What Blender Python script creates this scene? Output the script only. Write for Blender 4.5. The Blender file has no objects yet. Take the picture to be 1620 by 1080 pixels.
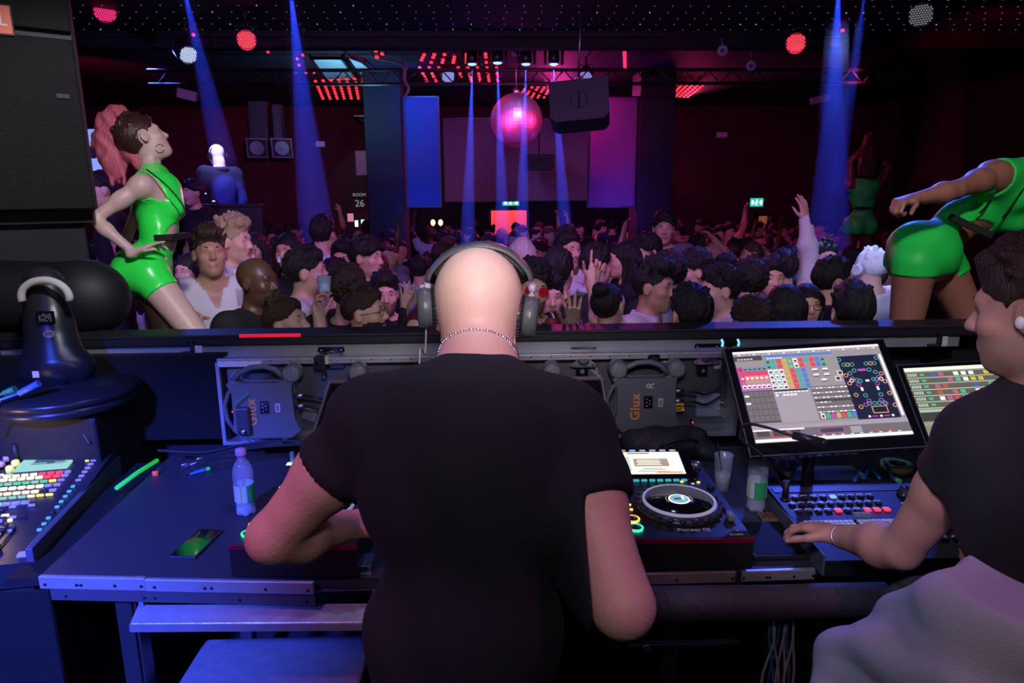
import bpy, bmesh, math, random
import numpy as np
from mathutils import Matrix, Vector, Euler
random.seed(26)
C = bpy.context.scene.collection
SC = bpy.context.scene
# ---------------------------------------------------------------- camera
CAMH = 1.90
FPX = 1080.0
PITCH, YAW, ROLL = math.radians(12.3), math.radians(1.85), math.radians(0.4)
_f = Vector((math.sin(YAW)*math.cos(PITCH), math.cos(YAW)*math.cos(PITCH), -math.sin(PITCH)))
_r0 = Vector((math.cos(YAW), -math.sin(YAW), 0))
_u0 = _r0.cross(_f)
_r = _r0*math.cos(ROLL) - _u0*math.sin(ROLL)
_u = _u0*math.cos(ROLL) + _r0*math.sin(ROLL)
CP = Vector((0, 0, CAMH))
cam_data = bpy.data.cameras.new('camera')
cam = bpy.data.objects.new('camera', cam_data); C.objects.link(cam)
cam_data.sensor_width = 36; cam_data.lens = 36*FPX/1620
cam_data.clip_start = 0.05; cam_data.clip_end = 100
cam.matrix_world = Matrix(((_r.x, _u.x, -_f.x, 0), (_r.y, _u.y, -_f.y, 0), (_r.z, _u.z, -_f.z, CAMH), (0, 0, 0, 1)))
cam_data.dof.use_dof = False
SC.camera = cam

def ray(px, py):
    return _f + _r*((px-810)/FPX) + _u*((540-py)/FPX)
def Pd(px, py, d):            # at distance d along the view axis
    return CP + ray(px, py)*d
def Pz(px, py, z):            # on the horizontal plane z
    v = ray(px, py); return CP + v*((z-CAMH)/v.z)
def Py(px, py, y):            # on the upright plane y
    v = ray(px, py); return CP + v*(y/v.y)
def Px(px, py, x):
    v = ray(px, py); return CP + v*(x/v.x)

# ---------------------------------------------------------------- world, exposure, lights
w = bpy.data.worlds.new('world'); SC.world = w; w.use_nodes = True
w.node_tree.nodes['Background'].inputs[0].default_value = (0.10, 0.06, 0.30, 1)
w.node_tree.nodes['Background'].inputs[1].default_value = 0.02
SC.view_settings.view_transform = 'Standard'; SC.view_settings.look = 'None'
SC.view_settings.exposure = 0.0; SC.view_settings.gamma = 1.0; SC.view_settings.use_curve_mapping = False
SC.cycles.max_bounces = 5; SC.cycles.diffuse_bounces = 2; SC.cycles.glossy_bounces = 2
SC.cycles.transmission_bounces = 5; SC.cycles.volume_bounces = 0; SC.cycles.transparent_max_bounces = 8
SC.cycles.use_denoising = True; SC.cycles.sample_clamp_indirect = 3.0
SC.cycles.caustics_reflective = False; SC.cycles.caustics_refractive = False

def aim(o, target):
    o.rotation_euler = (Vector(target) - o.location).to_track_quat('-Z', 'Y').to_euler()
def area(name, loc, target, size, power, col, sy=None):
    l = bpy.data.lights.new(name, 'AREA'); l.energy = power; l.color = col; l.size = size
    if sy: l.shape = 'RECTANGLE'; l.size_y = sy
    o = bpy.data.objects.new(name, l); C.objects.link(o); o.location = loc; aim(o, target); return o
def spot(name, loc, target, deg, power, col, blend=.5, size=.05):
    l = bpy.data.lights.new(name, 'SPOT'); l.energy = power; l.color = col; l.spot_size = math.radians(deg)
    l.spot_blend = blend; l.shadow_soft_size = size
    o = bpy.data.objects.new(name, l); C.objects.link(o); o.location = loc; aim(o, target); return o
def point(name, loc, power, col, size=.1):
    l = bpy.data.lights.new(name, 'POINT'); l.energy = power; l.color = col; l.shadow_soft_size = size
    o = bpy.data.objects.new(name, l); C.objects.link(o); o.location = loc; return o
BLUE = (0.06, 0.10, 1.0); VIO = (0.42, 0.16, 1.0); MAG = (1.0, 0.10, 0.42); RED = (1.0, 0.03, 0.10); FL = (1.0, 0.86, 0.84)
# the photographer's flash beside and above the lens, the stage lamps over the booth, and added fills
area('flash', (-0.10, 0.05, 2.20), (0.0, 2.2, 1.25), 0.16, 3.7, (1.0, .88, .86))
spot('flash_zoom', (0.05, 0.10, 2.16), (0.0, 5.2, 1.75), 60, 90, (1.0, .84, .92), .9, .06)
spot('dancer_lamp_left', (-.2, .9, 3.3), (-1.72, 3.2, 1.8), 34, 260, (.92, .88, 1.0), .6, .1)
spot('dancer_lamp_right', (.9, .4, 3.3), (2.0, 2.9, 1.75), 34, 150, (1.0, .86, .95), .6, .1)
# blue wash over the left of the booth
spot('blue_booth_lamp', (-1.7, -1.3, 3.1), (-1.5, 1.65, .75), 32, 3800, BLUE, .9, .12)
spot('violet_booth_lamp', (2.3, -0.4, 3.3), (0.9, 1.7, .9), 60, 26, (.22, .22, 1.0), .6, .12)
spot('magenta_booth_lamp', (0.9, 0.3, 3.4), (0.15, 1.1, 1.2), 60, 28, MAG, .6, .12)
spot('case_fill', (0, 1.5, 3.35), (0, 2.72, 1.1), 110, 42, (.45, .55, 1.0), .7, .12)  # added fill that brightens the metal case, no fitting there
spot('white_shirt_fill', (2.9, 6.0, 3.4), Pd(1376, 450, 4.7), 26, 520, (.30, .42, 1.0), .7, .1)  # added fill to lift the man in the white shirt
spot('white_shirt_front_fill', (1.6, 2.2, 3.4), Pd(1376, 450, 4.7), 14, 260, (.38, .45, 1.0), .7, .1)  # second added fill on the same man, from the front
spot('console_fill', (-.10, -.15, 2.55), (1.18, 2.05, .97), 22, 110, (.72, .66, 1.0), .7, .08)  # added fill for the console and tissues, not a lamp of the club
spot('magenta_booth_lamp_left', (-1.5, .1, 3.2), (-.42, 1.2, 1.15), 26, 95, (1.0, .30, .95), .8, .1)
spot('rim_blue_lamp', (2.9, 4.6, 3.4), (2.05, 3.3, 1.9), 24, 60, BLUE, .6, .1)
# crowd washes from lamps on the ceiling
spot('crowd_violet_left', (-3.4, 2.4, 3.4), (-3.0, 5.4, 1.3), 95, 340, (.40, .20, 1.0), .7, .15)
spot('crowd_violet_mid', (0.4, 2.7, 3.4), (0.2, 6.8, 1.3), 105, 240, (.62, .20, .95), .7, .15)
spot('crowd_blue_right', (3.2, 6.4, 3.5), (2.5, 4.2, 1.3), 58, 520, (.07, .12, 1.0), .6, .1)
spot('crowd_magenta_back', (1.2, 12.4, 3.4), (.9, 9.3, 1.2), 110, 420, (1.0, .04, .42), .7, .15)
spot('crowd_red_right', (3.6, 12.6, 3.4), (3.4, 9.0, 1.2), 95, 160, (1.0, .05, .25), .7, .15)
spot('crowd_blue_left', (-4.2, 9.0, 3.5), (-3.2, 6.4, 1.3), 80, 300, (.08, .12, 1.0), .7, .15)

# ---------------------------------------------------------------- materials
MATS = {}
def mat(name, col=(.5,.5,.5), rough=.5, metal=0, emit=None, es=1.0, trans=0, ior=1.45, sheen=0, bump=0, bscale=60, var=0, vscale=8, spec=.5, coat=0, stretch=(1,1,1), alpha=1, sss=0, wave=0):
    if name in MATS: return MATS[name]
    m = bpy.data.materials.new(name); m.use_nodes = True
    nt = m.node_tree; b = nt.nodes['Principled BSDF']
    b.inputs['Base Color'].default_value = (*col, 1); b.inputs['Roughness'].default_value = rough
    b.inputs['Metallic'].default_value = metal; b.inputs['IOR'].default_value = ior
    b.inputs['Specular IOR Level'].default_value = spec
    b.inputs['Transmission Weight'].default_value = trans; b.inputs['Coat Weight'].default_value = coat
    b.inputs['Sheen Weight'].default_value = sheen
    b.inputs['Alpha'].default_value = alpha
    if sss:
        b.inputs['Subsurface Weight'].default_value = sss
        b.inputs['Subsurface Radius'].default_value = (.012, .005, .003); b.inputs['Subsurface Scale'].default_value = 1
    if emit:
        b.inputs['Emission Color'].default_value = (*emit, 1); b.inputs['Emission Strength'].default_value = es
    if bump or var:
        tc = nt.nodes.new('ShaderNodeTexCoord'); mp = nt.nodes.new('ShaderNodeMapping')
        mp.inputs['Scale'].default_value = stretch
        nt.links.new(tc.outputs['Object'], mp.inputs[0])
    if bump:
        n = nt.nodes.new('ShaderNodeTexNoise'); n.inputs['Scale'].default_value = bscale; n.inputs['Detail'].default_value = 3
        nt.links.new(mp.outputs[0], n.inputs['Vector'])
        bp = nt.nodes.new('ShaderNodeBump'); bp.inputs['Strength'].default_value = bump; bp.inputs['Distance'].default_value = .01
        nt.links.new(n.outputs[0], bp.inputs['Height']); nt.links.new(bp.outputs[0], b.inputs['Normal'])
    if var:
        n = nt.nodes.new('ShaderNodeTexNoise'); n.inputs['Scale'].default_value = vscale; n.inputs['Detail'].default_value = 4
        nt.links.new(mp.outputs[0], n.inputs['Vector'])
        mx = nt.nodes.new('ShaderNodeMix'); mx.data_type = 'RGBA'
        mx.inputs[6].default_value = (*[c*(1-var) for c in col], 1); mx.inputs[7].default_value = (*[min(1, c*(1+var)) for c in col], 1)
        nt.links.new(n.outputs[0], mx.inputs[0]); nt.links.new(mx.outputs[2], b.inputs['Base Color'])
    MATS[name] = m; return m
def glow(name, col, s=1.0, base=(.02,.02,.02)):
    return mat(name, base, .4, emit=col, es=s)

# ---------------------------------------------------------------- scene helpers
def tag(o, label=None, cat=None, group=None, kind=None):
    if label: o['label'] = label
    if cat: o['category'] = cat
    if group: o['group'] = group
    if kind: o['kind'] = kind
    return o
def WM(o):
    m = o.matrix_basis.copy()
    while o.parent: o = o.parent; m = o.matrix_basis @ m
    return m
def thing(name, label, cat, loc=(0,0,0), rotz=0, group=None, rot=None):
    o = bpy.data.objects.new(name, None); C.objects.link(o); o.empty_display_size = .1
    M = Matrix.Translation(Vector(loc)) @ (rot.to_4x4() if rot is not None else Matrix.Rotation(rotz, 4, 'Z'))
    o.matrix_basis = M
    return tag(o, label, cat, group)
def link_mesh(name, me, mats, parent=None, world=False):
    if not isinstance(mats, (list, tuple)): mats = [mats]
    for m in mats: me.materials.append(m)
    o = bpy.data.objects.new(name, me); C.objects.link(o)
    if parent is not None:
        o.parent = parent
        if world: me.transform(WM(parent).inverted())
    elif not (world is None or isinstance(world, bool)):      # world = origin vector for a top-level mesh
        o.location = Vector(world); me.transform(Matrix.Translation(-Vector(world)))
    return o
def copy_tree(o, parent=None):
    c = o.copy(); C.objects.link(c)
    if parent is not None: c.parent = parent
    for ch in [x for x in C.objects if x.parent == o]: copy_tree(ch, c)
    return c
I4 = Matrix.Identity(4)
def frame(loc, rot=None, rotz=0):
    return Matrix.Translation(Vector(loc)) @ (rot.to_4x4() if rot is not None else Matrix.Rotation(rotz, 4, 'Z'))
def basis(x, y, z, loc=(0,0,0)):
    return Matrix(((x[0], y[0], z[0], loc[0]), (x[1], y[1], z[1], loc[1]), (x[2], y[2], z[2], loc[2]), (0,0,0,1)))

class MB:
    """collects shapes into one mesh"""
    def __init__(s, M=None): s.bm = bmesh.new(); s.M = M.copy() if M is not None else I4.copy(); s.mi = 0
    def _fin(s, verts, M=None, mi=None, smooth=False):
        T = s.M @ M if M is not None else s.M
        fs = set()
        for v in verts: v.co = T @ v.co; fs.update(v.link_faces)
        for f in fs: f.material_index = s.mi if mi is None else mi; f.smooth = smooth
    def box(s, c, size, rot=None, mi=None, bev=0, seg=2):
        r = bmesh.ops.create_cube(s.bm, size=1); vs = r['verts']
        for v in vs: v.co = Vector((v.co.x*size[0], v.co.y*size[1], v.co.z*size[2]))
        if bev:
            es = list({e for v in vs for e in v.link_edges})
            q = bmesh.ops.bevel(s.bm, geom=es, offset=min(bev, min(size)*.49), segments=seg, profile=.5, affect='EDGES')
            vs = list({v for f in q['faces'] for v in f.verts} | {v for v in vs if v.is_valid})
        M = frame(c, rot); s._fin(vs, M, mi, False); return s
    def cyl(s, a, b, r1, r2=None, seg=16, mi=None, smooth=True, cap=True):
        a, b = Vector(a), Vector(b); r2 = r1 if r2 is None else r2
        r = bmesh.ops.create_cone(s.bm, cap_ends=cap, segments=seg, radius1=r1, radius2=r2, depth=(b-a).length)
        M = Matrix.Translation((a+b)/2) @ (b-a).to_track_quat('Z', 'Y').to_matrix().to_4x4()
        vs = r['verts']; s._fin(vs, M, mi, smooth)
        if smooth:
            for f in {f for v in vs for f in v.link_faces}:
                if len(f.verts) > 4: f.smooth = False
        return s
    def ball(s, c, r, rot=None, mi=None, seg=16):
        if not hasattr(r, '__len__'): r = (r, r, r)
        q = bmesh.ops.create_uvsphere(s.bm, u_segments=seg, v_segments=max(6, seg//2+2), radius=1)
        M = frame(c, rot) @ Matrix.Diagonal((*r, 1)); s._fin(q['verts'], M, mi, True); return s
    def tube(s, pts, r, seg=8, mi=None, closed=False):
        pts = [Vector(p) for p in pts]; n = len(pts); rings = []; N = None
        for i, p in enumerate(pts):
            t = (pts[(i+1) % n] - pts[i-1]) if closed else (pts[min(i+1, n-1)] - pts[max(i-1, 0)])
            t.normalize()
            if N is None: N = t.orthogonal().normalized()
            N = (N - t*N.dot(t)).normalized(); B = t.cross(N)
            rr = r[i] if hasattr(r, '__len__') else r
            rings.append([s.bm.verts.new(s.M @ (p + (N*math.cos(k*2*math.pi/seg) + B*math.sin(k*2*math.pi/seg))*rr)) for k in range(seg)])
        m = s.mi if mi is None else mi
        for i in range(n if closed else n-1):
            A, Bq = rings[i], rings[(i+1) % n]
            for k in range(seg):
                f = s.bm.faces.new((A[k], A[(k+1) % seg], Bq[(k+1) % seg], Bq[k])); f.smooth = True; f.material_index = m
        if not closed:
            for R_ in (rings[0][::-1], rings[-1]):
                f = s.bm.faces.new(R_); f.material_index = m
        return s
    def lathe(s, prof, M=None, seg=24, mi=None, cap=True):
        T = s.M @ M if M is not None else s.M; rings = []
        m = s.mi if mi is None else mi
        for (r, z) in prof:
            rings.append([s.bm.verts.new(T @ Vector((r*math.cos(k*2*math.pi/seg), r*math.sin(k*2*math.pi/seg), z))) for k in range(seg)])
        for A, Bq in zip(rings, rings[1:]):
            for k in range(seg):
                f = s.bm.faces.new((A[k], A[(k+1) % seg], Bq[(k+1) % seg], Bq[k])); f.smooth = True; f.material_index = m
        if cap:
            for R_ in (rings[0][::-1], rings[-1]):
                f = s.bm.faces.new(R_); f.material_index = m
        return s
    def prism(s, poly, z0, z1, M=None, mi=None):
        T = s.M @ M if M is not None else s.M; m = s.mi if mi is None else mi
        lo = [s.bm.verts.new(T @ Vector((x, y, z0))) for x, y in poly]; hi = [s.bm.verts.new(T @ Vector((x, y, z1))) for x, y in poly]
        n = len(poly); fs = [s.bm.faces.new(lo[::-1]), s.bm.faces.new(hi)]
        for k in range(n): fs.append(s.bm.faces.new((lo[k], lo[(k+1) % n], hi[(k+1) % n], hi[k])))
        for f in fs: f.material_index = m
        return s
    def quad(s, pts, mi=None):
        f = s.bm.faces.new([s.bm.verts.new(s.M @ Vector(p)) for p in pts]); f.material_index = s.mi if mi is None else mi; return s
    def rect(s, x0, y0, x1, y1, z=0, mi=None):
        return s.quad([(x0, y0, z), (x1, y0, z), (x1, y1, z), (x0, y1, z)], mi)
    def mesh(s, name, normals=True):
        if normals: bmesh.ops.recalc_face_normals(s.bm, faces=s.bm.faces)
        me = bpy.data.meshes.new(name); s.bm.to_mesh(me); s.bm.free(); return me
    def build(s, name, mats, parent=None, world=False, normals=True):
        return link_mesh(name, s.mesh(name, normals), mats, parent, world)

def text_mesh(body, size, M, name='lettering', mats=None, parent=None, depth=.0008, world=False, bold=0, align='CENTER', sx=1, spacing=1):
    cu = bpy.data.curves.new(name, 'FONT'); cu.body = body; cu.size = size; cu.align_x = align; cu.align_y = 'CENTER'
    cu.extrude = depth; cu.offset = bold; cu.space_character = spacing
    o = bpy.data.objects.new(name, cu); C.objects.link(o)
    dg = bpy.context.evaluated_depsgraph_get(); dg.update()
    me = bpy.data.meshes.new_from_object(o.evaluated_get(dg)); bpy.data.objects.remove(o); bpy.data.curves.remove(cu)
    me.materials.clear()
    me.transform(M @ Matrix.Diagonal((sx, 1, 1, 1)))
    return link_mesh(name, me, mats, parent, world)
def bez(p0, p1, p2, p3, n=14):
    p0, p1, p2, p3 = map(Vector, (p0, p1, p2, p3)); out = []
    for i in range(n+1):
        t = i/n; out.append(p0*(1-t)**3 + p1*3*t*(1-t)**2 + p2*3*t*t*(1-t) + p3*t**3)
    return out
def smoothpath(pts, n=6):
    pts = [Vector(p) for p in pts]; out = []
    for i in range(len(pts)-1):
        a, b, c, d = pts[max(i-1, 0)], pts[i], pts[i+1], pts[min(i+2, len(pts)-1)]
        for k in range(n):
            t = k/n; out.append(.5*((2*b) + (c-a)*t + (2*a-5*b+4*c-d)*t*t + (-a+3*b-3*c+d)*t**3))
    return out + [pts[-1]]
# ---------------------------------------------------------------- implicit bodies: blended tapered limbs meshed as one skin
def V3(p): return np.array([p[0], p[1], p[2]], dtype=np.float32)
class Prims:
    def __init__(s): s.L = []
    def cap(s, a, b, ra, rb=None, k=.02, ax=None, fl=1.0, op=1):
        s.L.append(('c', V3(a), V3(b), ra, ra if rb is None else rb, k, None if ax is None else V3(Vector(ax).normalized()), fl, op)); return s
    def ell(s, c, r, R=None, k=.02, op=1):
        s.L.append(('e', V3(c), V3(r), np.array(R if R is not None else Matrix.Identity(3), dtype=np.float32).reshape(3, 3), k, op)); return s
    def copy(s): q = Prims(); q.L = list(s.L); return q
def _bounds(L, pad):
    lo = np.full(3, 1e9); hi = -lo
    for p in L:
        if p[-1] < 0: continue
        if p[0] == 'c':
            m = max(p[3], p[4])*max(1, p[7]) + pad
            for q in (p[1], p[2]): lo = np.minimum(lo, q-m); hi = np.maximum(hi, q+m)
        else:
            e = np.sqrt(((p[3]*p[2][None, :])**2).sum(1)) + pad
            lo = np.minimum(lo, p[1]-e); hi = np.maximum(hi, p[1]+e)
    return lo, hi
def field(P, h, off=0.0, clip=None, noise=None, lo=None, hi=None):
    L = P.L; pad = abs(off) + 3*h + .01
    l0, h0 = _bounds(L, pad)
    lo = l0 if lo is None else np.maximum(l0, V3(lo)); hi = h0 if hi is None else np.minimum(h0, V3(hi))
    n = np.ceil((hi-lo)/h).astype(int) + 1
    BIG = .08 + abs(off)
    D = np.full(n, BIG, dtype=np.float32)
    ax = [(lo[i] + h*np.arange(n[i])).astype(np.float32) for i in range(3)]
    for p in L:
        k = p[5] if p[0] == 'c' else p[4]
        m = k + 3*h + max(off, 0) + .004
        if p[0] == 'c':
            e = max(p[3], p[4])*max(1, p[7]) + m; bl = np.minimum(p[1], p[2])-e; bh = np.maximum(p[1], p[2])+e
        else:
            e = np.sqrt(((p[3]*p[2][None, :])**2).sum(1)) + m; bl = p[1]-e; bh = p[1]+e
        i0 = np.maximum(np.floor((bl-lo)/h).astype(int), 0); i1 = np.minimum(np.ceil((bh-lo)/h).astype(int)+1, n)
        if (i1 <= i0).any(): continue
        X = ax[0][i0[0]:i1[0], None, None]; Y = ax[1][None, i0[1]:i1[1], None]; Z = ax[2][None, None, i0[2]:i1[2]]
        if p[0] == 'c':
            a, b, ra, rb = p[1], p[2], p[3], p[4]
            ba = b-a; L2 = float((ba**2).sum()) + 1e-9
            dx, dy, dz = X-a[0], Y-a[1], Z-a[2]
            t = np.clip((dx*ba[0]+dy*ba[1]+dz*ba[2])/L2, 0, 1)
            qx, qy, qz = dx-t*ba[0], dy-t*ba[1], dz-t*ba[2]
            d2 = qx*qx+qy*qy+qz*qz
            if p[6] is not None:
                u = p[6]; s_ = qx*u[0]+qy*u[1]+qz*u[2]; d2 = d2 + s_*s_*(1/p[7]**2-1)
            d = np.sqrt(np.maximum(d2, 1e-12)) - (ra+(rb-ra)*t)
        else:
            R_ = p[3]; dx, dy, dz = X-p[1][0], Y-p[1][1], Z-p[1][2]
            s0 = (dx*R_[0,0]+dy*R_[1,0]+dz*R_[2,0]); s1 = (dx*R_[0,1]+dy*R_[1,1]+dz*R_[2,1]); s2 = (dx*R_[0,2]+dy*R_[1,2]+dz*R_[2,2])
            r = p[2]
            k0 = np.sqrt((s0/r[0])**2+(s1/r[1])**2+(s2/r[2])**2); k1 = np.sqrt((s0/r[0]**2)**2+(s1/r[1]**2)**2+(s2/r[2]**2)**2)
            d = k0*(k0-1)/np.maximum(k1, 1e-6)
        S = D[i0[0]:i1[0], i0[1]:i1[1], i0[2]:i1[2]]
        if p[-1] > 0:
            hh = np.maximum(k-np.abs(S-d), 0)/k; S[...] = np.minimum(S, d) - hh*hh*k*.25
        else:
            d = -d; hh = np.maximum(k-np.abs(S-d), 0)/k; S[...] = np.maximum(S, d) + hh*hh*k*.25
    D -= off
    if noise is not None or clip is not None:
        X, Y, Z = ax[0][:, None, None], ax[1][None, :, None], ax[2][None, None, :]
        if noise is not None: D += noise(X, Y, Z).astype(np.float32)
        if clip is not None:
            D = np.maximum(D, clip(X, Y, Z).astype(np.float32))
    D[0], D[-1], D[:, 0], D[:, -1], D[:, :, 0], D[:, :, -1] = [BIG]*6
    return D, lo, h
def nets(D, lo, h, name='skin'):
    ins = D < 0
    c = ins[:-1, :-1, :-1].astype(np.int8)
    tot = np.zeros(c.shape, np.int8)
    sl = [slice(0, -1), slice(1, None)]
    cor = [(i, j, k) for i in (0, 1) for j in (0, 1) for k in (0, 1)]
    for i, j, k in cor: tot += ins[sl[i], sl[j], sl[k]]
    act = np.argwhere((tot > 0) & (tot < 8))
    if len(act) == 0: return bpy.data.meshes.new(name)
    vid = np.full(c.shape, -1, np.int32); vid[act[:, 0], act[:, 1], act[:, 2]] = np.arange(len(act))
    acc = np.zeros((len(act), 3)); cnt = np.zeros(len(act))
    vals = {q: D[act[:, 0]+q[0], act[:, 1]+q[1], act[:, 2]+q[2]] for q in cor}
    for q in cor:
        for axis in range(3):
            if q[axis] == 0:
                q2 = list(q); q2[axis] = 1; q2 = tuple(q2)
                a, b = vals[q], vals[q2]; x = (a < 0) != (b < 0)
                t = np.where(x, a/np.where(x, a-b, 1), 0)
                p = np.tile(np.array(q, float), (len(act), 1)); p[:, axis] = t
                acc[x] += p[x]; cnt[x] += 1
    co = (act + acc/cnt[:, None])*h + lo
    quads = []
    for axis in range(3):
        o = [0, 0, 0]; o[axis] = 1
        A = ins[:-1, :-1, :-1]; B = ins[o[0]:ins.shape[0]-1+o[0], o[1]:ins.shape[1]-1+o[1], o[2]:ins.shape[2]-1+o[2]]
        e = np.argwhere(A != B); u, v = [(1, 2), (2, 0), (0, 1)][axis]
        e = e[(e[:, u] > 0) & (e[:, v] > 0)]
        fl = A[e[:, 0], e[:, 1], e[:, 2]]
        du = np.zeros(3, int); du[u] = 1; dv = np.zeros(3, int); dv[v] = 1
        g = lambda z: vid[z[:, 0], z[:, 1], z[:, 2]]
        q = np.stack([g(e), g(e-du), g(e-du-dv), g(e-dv)], 1)
        q[~fl] = q[~fl][:, ::-1]
        quads.append(q)
    q = np.concatenate(quads); q = q[(q >= 0).all(1)]
    q = q[:, ::-1] if False else q
    me = bpy.data.meshes.new(name)
    me.vertices.add(len(co)); me.vertices.foreach_set('co', co.astype(np.float32).ravel())
    me.loops.add(len(q)*4); me.loops.foreach_set('vertex_index', q.astype(np.int32).ravel())
    me.polygons.add(len(q)); me.polygons.foreach_set('loop_start', np.arange(0, len(q)*4, 4, dtype=np.int32))
    me.polygons.foreach_set('loop_total', np.full(len(q), 4, dtype=np.int32))
    me.update(calc_edges=True); me.polygons.foreach_set('use_smooth', np.ones(len(q), dtype=bool))
    me.validate()
    return me
def skin_obj(name, P, h, mats, parent=None, off=0, clip=None, noise=None, lo=None, hi=None, world=True, paint=None):
    D, l, hh = field(P, h, off, clip, noise, lo, hi); me = nets(D, l, hh, name)
    if paint:
        n = len(me.polygons); ctr = np.empty(n*3, np.float32); me.polygons.foreach_get('center', ctr); ctr = ctr.reshape(-1, 3)
        mi = np.zeros(n, np.int32)
        for idx, fn in paint: mi[fn(ctr[:, 0], ctr[:, 1], ctr[:, 2])] = idx
        me.polygons.foreach_set('material_index', mi)
    return link_mesh(name, me, mats, parent, world)

# ---- anatomy
def head_prims(P, H, s=1.0, male=True, mouth=0, beard=False):
    """H: 4x4 head frame, x right, y to the face, z up"""
    R = H.to_3x3(); g = lambda x, y, z: H @ Vector((x*s, y*s, z*s))
    e = lambda c, r, k=.02, op=1, R2=None: P.ell(g(*c), [v*s for v in r], (R @ R2) if R2 is not None else R, k*s, op)
    e((0, -.014, .030), (.075, .094, .086), .03)
    e((0, .030, -.025), (.060, .060, .086), .03)
    jw = .054 if male else .047
    e((0, .022, -.062), (jw, .058, .046), .03)
    e((0, .062, -.096), (.024, .022, .020), .03)
    P.cap(g(-.030, .076, .026), g(.030, .076, .026), .012*s, .012*s, .02*s)
    e((-.038, .056, -.022), (.024, .026, .020), .02); e((.038, .056, -.022), (.024, .026, .020), .02)
    for sx in (-1, 1): e((sx*.031, .096, .004), (.0165, .015, .0095), .010, -1)
    for sx in (-1, 1):
        P.cap(g(sx*.020, .0785, .0115), g(sx*.042, .0735, .0105), .0052*s, .0048*s, .005*s)
        P.cap(g(sx*.021, .0765, -.0035), g(sx*.041, .0720, -.0030), .0042*s, .0040*s, .005*s)
    P.cap(g(0, .084, .012), g(0, .104, -.026), .0085*s, .0125*s, .010*s)
    for sx in (-1, 1): e((sx*.011, .094, -.030), (.009, .010, .008), .006)
    P.cap(g(-.017, .084, -.058), g(.017, .084, -.058), .0075*s, .0075*s, .006*s)
    P.cap(g(-.014, .082, -.069), g(.014, .082, -.069), .0085*s, .0085*s, .006*s)
    if mouth: e((0, .096, -.0635), (.015, .012, .003+.006*mouth), .004, -1)
    for sx in (-1, 1):
        Re = Matrix.Rotation(sx*.35, 3, 'Z')
        e((sx*.079, -.004, -.004), (.0075, .019, .031), .010, 1, Re)
        e((sx*.0875, .002, -.002), (.006, .009, .016), .006, -1, Re)
    return P
def face_parts(body, H, s=1.0, iris=None, brow=None, look=0):
    g = lambda x, y, z: H @ Vector((x*s, y*s, z*s)); R = H.to_3x3()
    for sx in (-1, 1):
        b = MB(H @ Matrix.Translation(Vector((sx*.031, .0700, .0042))*s))
        b.ball((0, 0, 0), .0115*s, mi=0, seg=16)
        b.ball((look*s, .0050*s, 0), (.0062*s, .0072*s, .0062*s), mi=1, seg=12)
        b.build('eye', [mat('eye_white', (.38, .35, .34), .35), iris or mat('iris_brown', (.02, .012, .008), .15)], body, True)
        b = MB(H); b.tube([Vector((sx*(.012+.011*i), (.0870, .0890, .0845, .0735)[i], (.024, .0295, .031, .024)[i]))*s for i in range(4)], [.0028*s, .0042*s, .0038*s, .0018*s], 6)
        b.build('eyebrow', brow or mat('brow_dark', (.02, .013, .010), .8), body, True)
def lips_fn(H, s=1.0):
    Hi = np.array(H.inverted(), dtype=np.float32)
    def fn(x, y, z):
        X = Hi[0, 0]*x+Hi[0, 1]*y+Hi[0, 2]*z+Hi[0, 3]; Y = Hi[1, 0]*x+Hi[1, 1]*y+Hi[1, 2]*z+Hi[1, 3]; Z = Hi[2, 0]*x+Hi[2, 1]*y+Hi[2, 2]*z+Hi[2, 3]
        return (np.abs(X) < .024*s) & (Y > .083*s) & (np.abs(Z+.0635*s) < .0125*s)
    return fn
def beard_fn(H, s=1.0):
    Hi = np.array(H.inverted(), dtype=np.float32)
    def fn(x, y, z):
        X = Hi[0, 0]*x+Hi[0, 1]*y+Hi[0, 2]*z+Hi[0, 3]; Y = Hi[1, 0]*x+Hi[1, 1]*y+Hi[1, 2]*z+Hi[1, 3]; Z = Hi[2, 0]*x+Hi[2, 1]*y+Hi[2, 2]*z+Hi[2, 3]
        return (Y > .0*s) & (Z < -.046*s - .25*np.maximum(0, .06*s-np.abs(X))+.010*s) & (Z > -.125*s) & (Y+np.abs(X)*.2 > .01*s)
    return fn
HAIRS = ('short', 'quiff', 'crop', 'curly', 'long', 'bob', 'pony', 'bun', 'fade', 'bowl')
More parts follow.
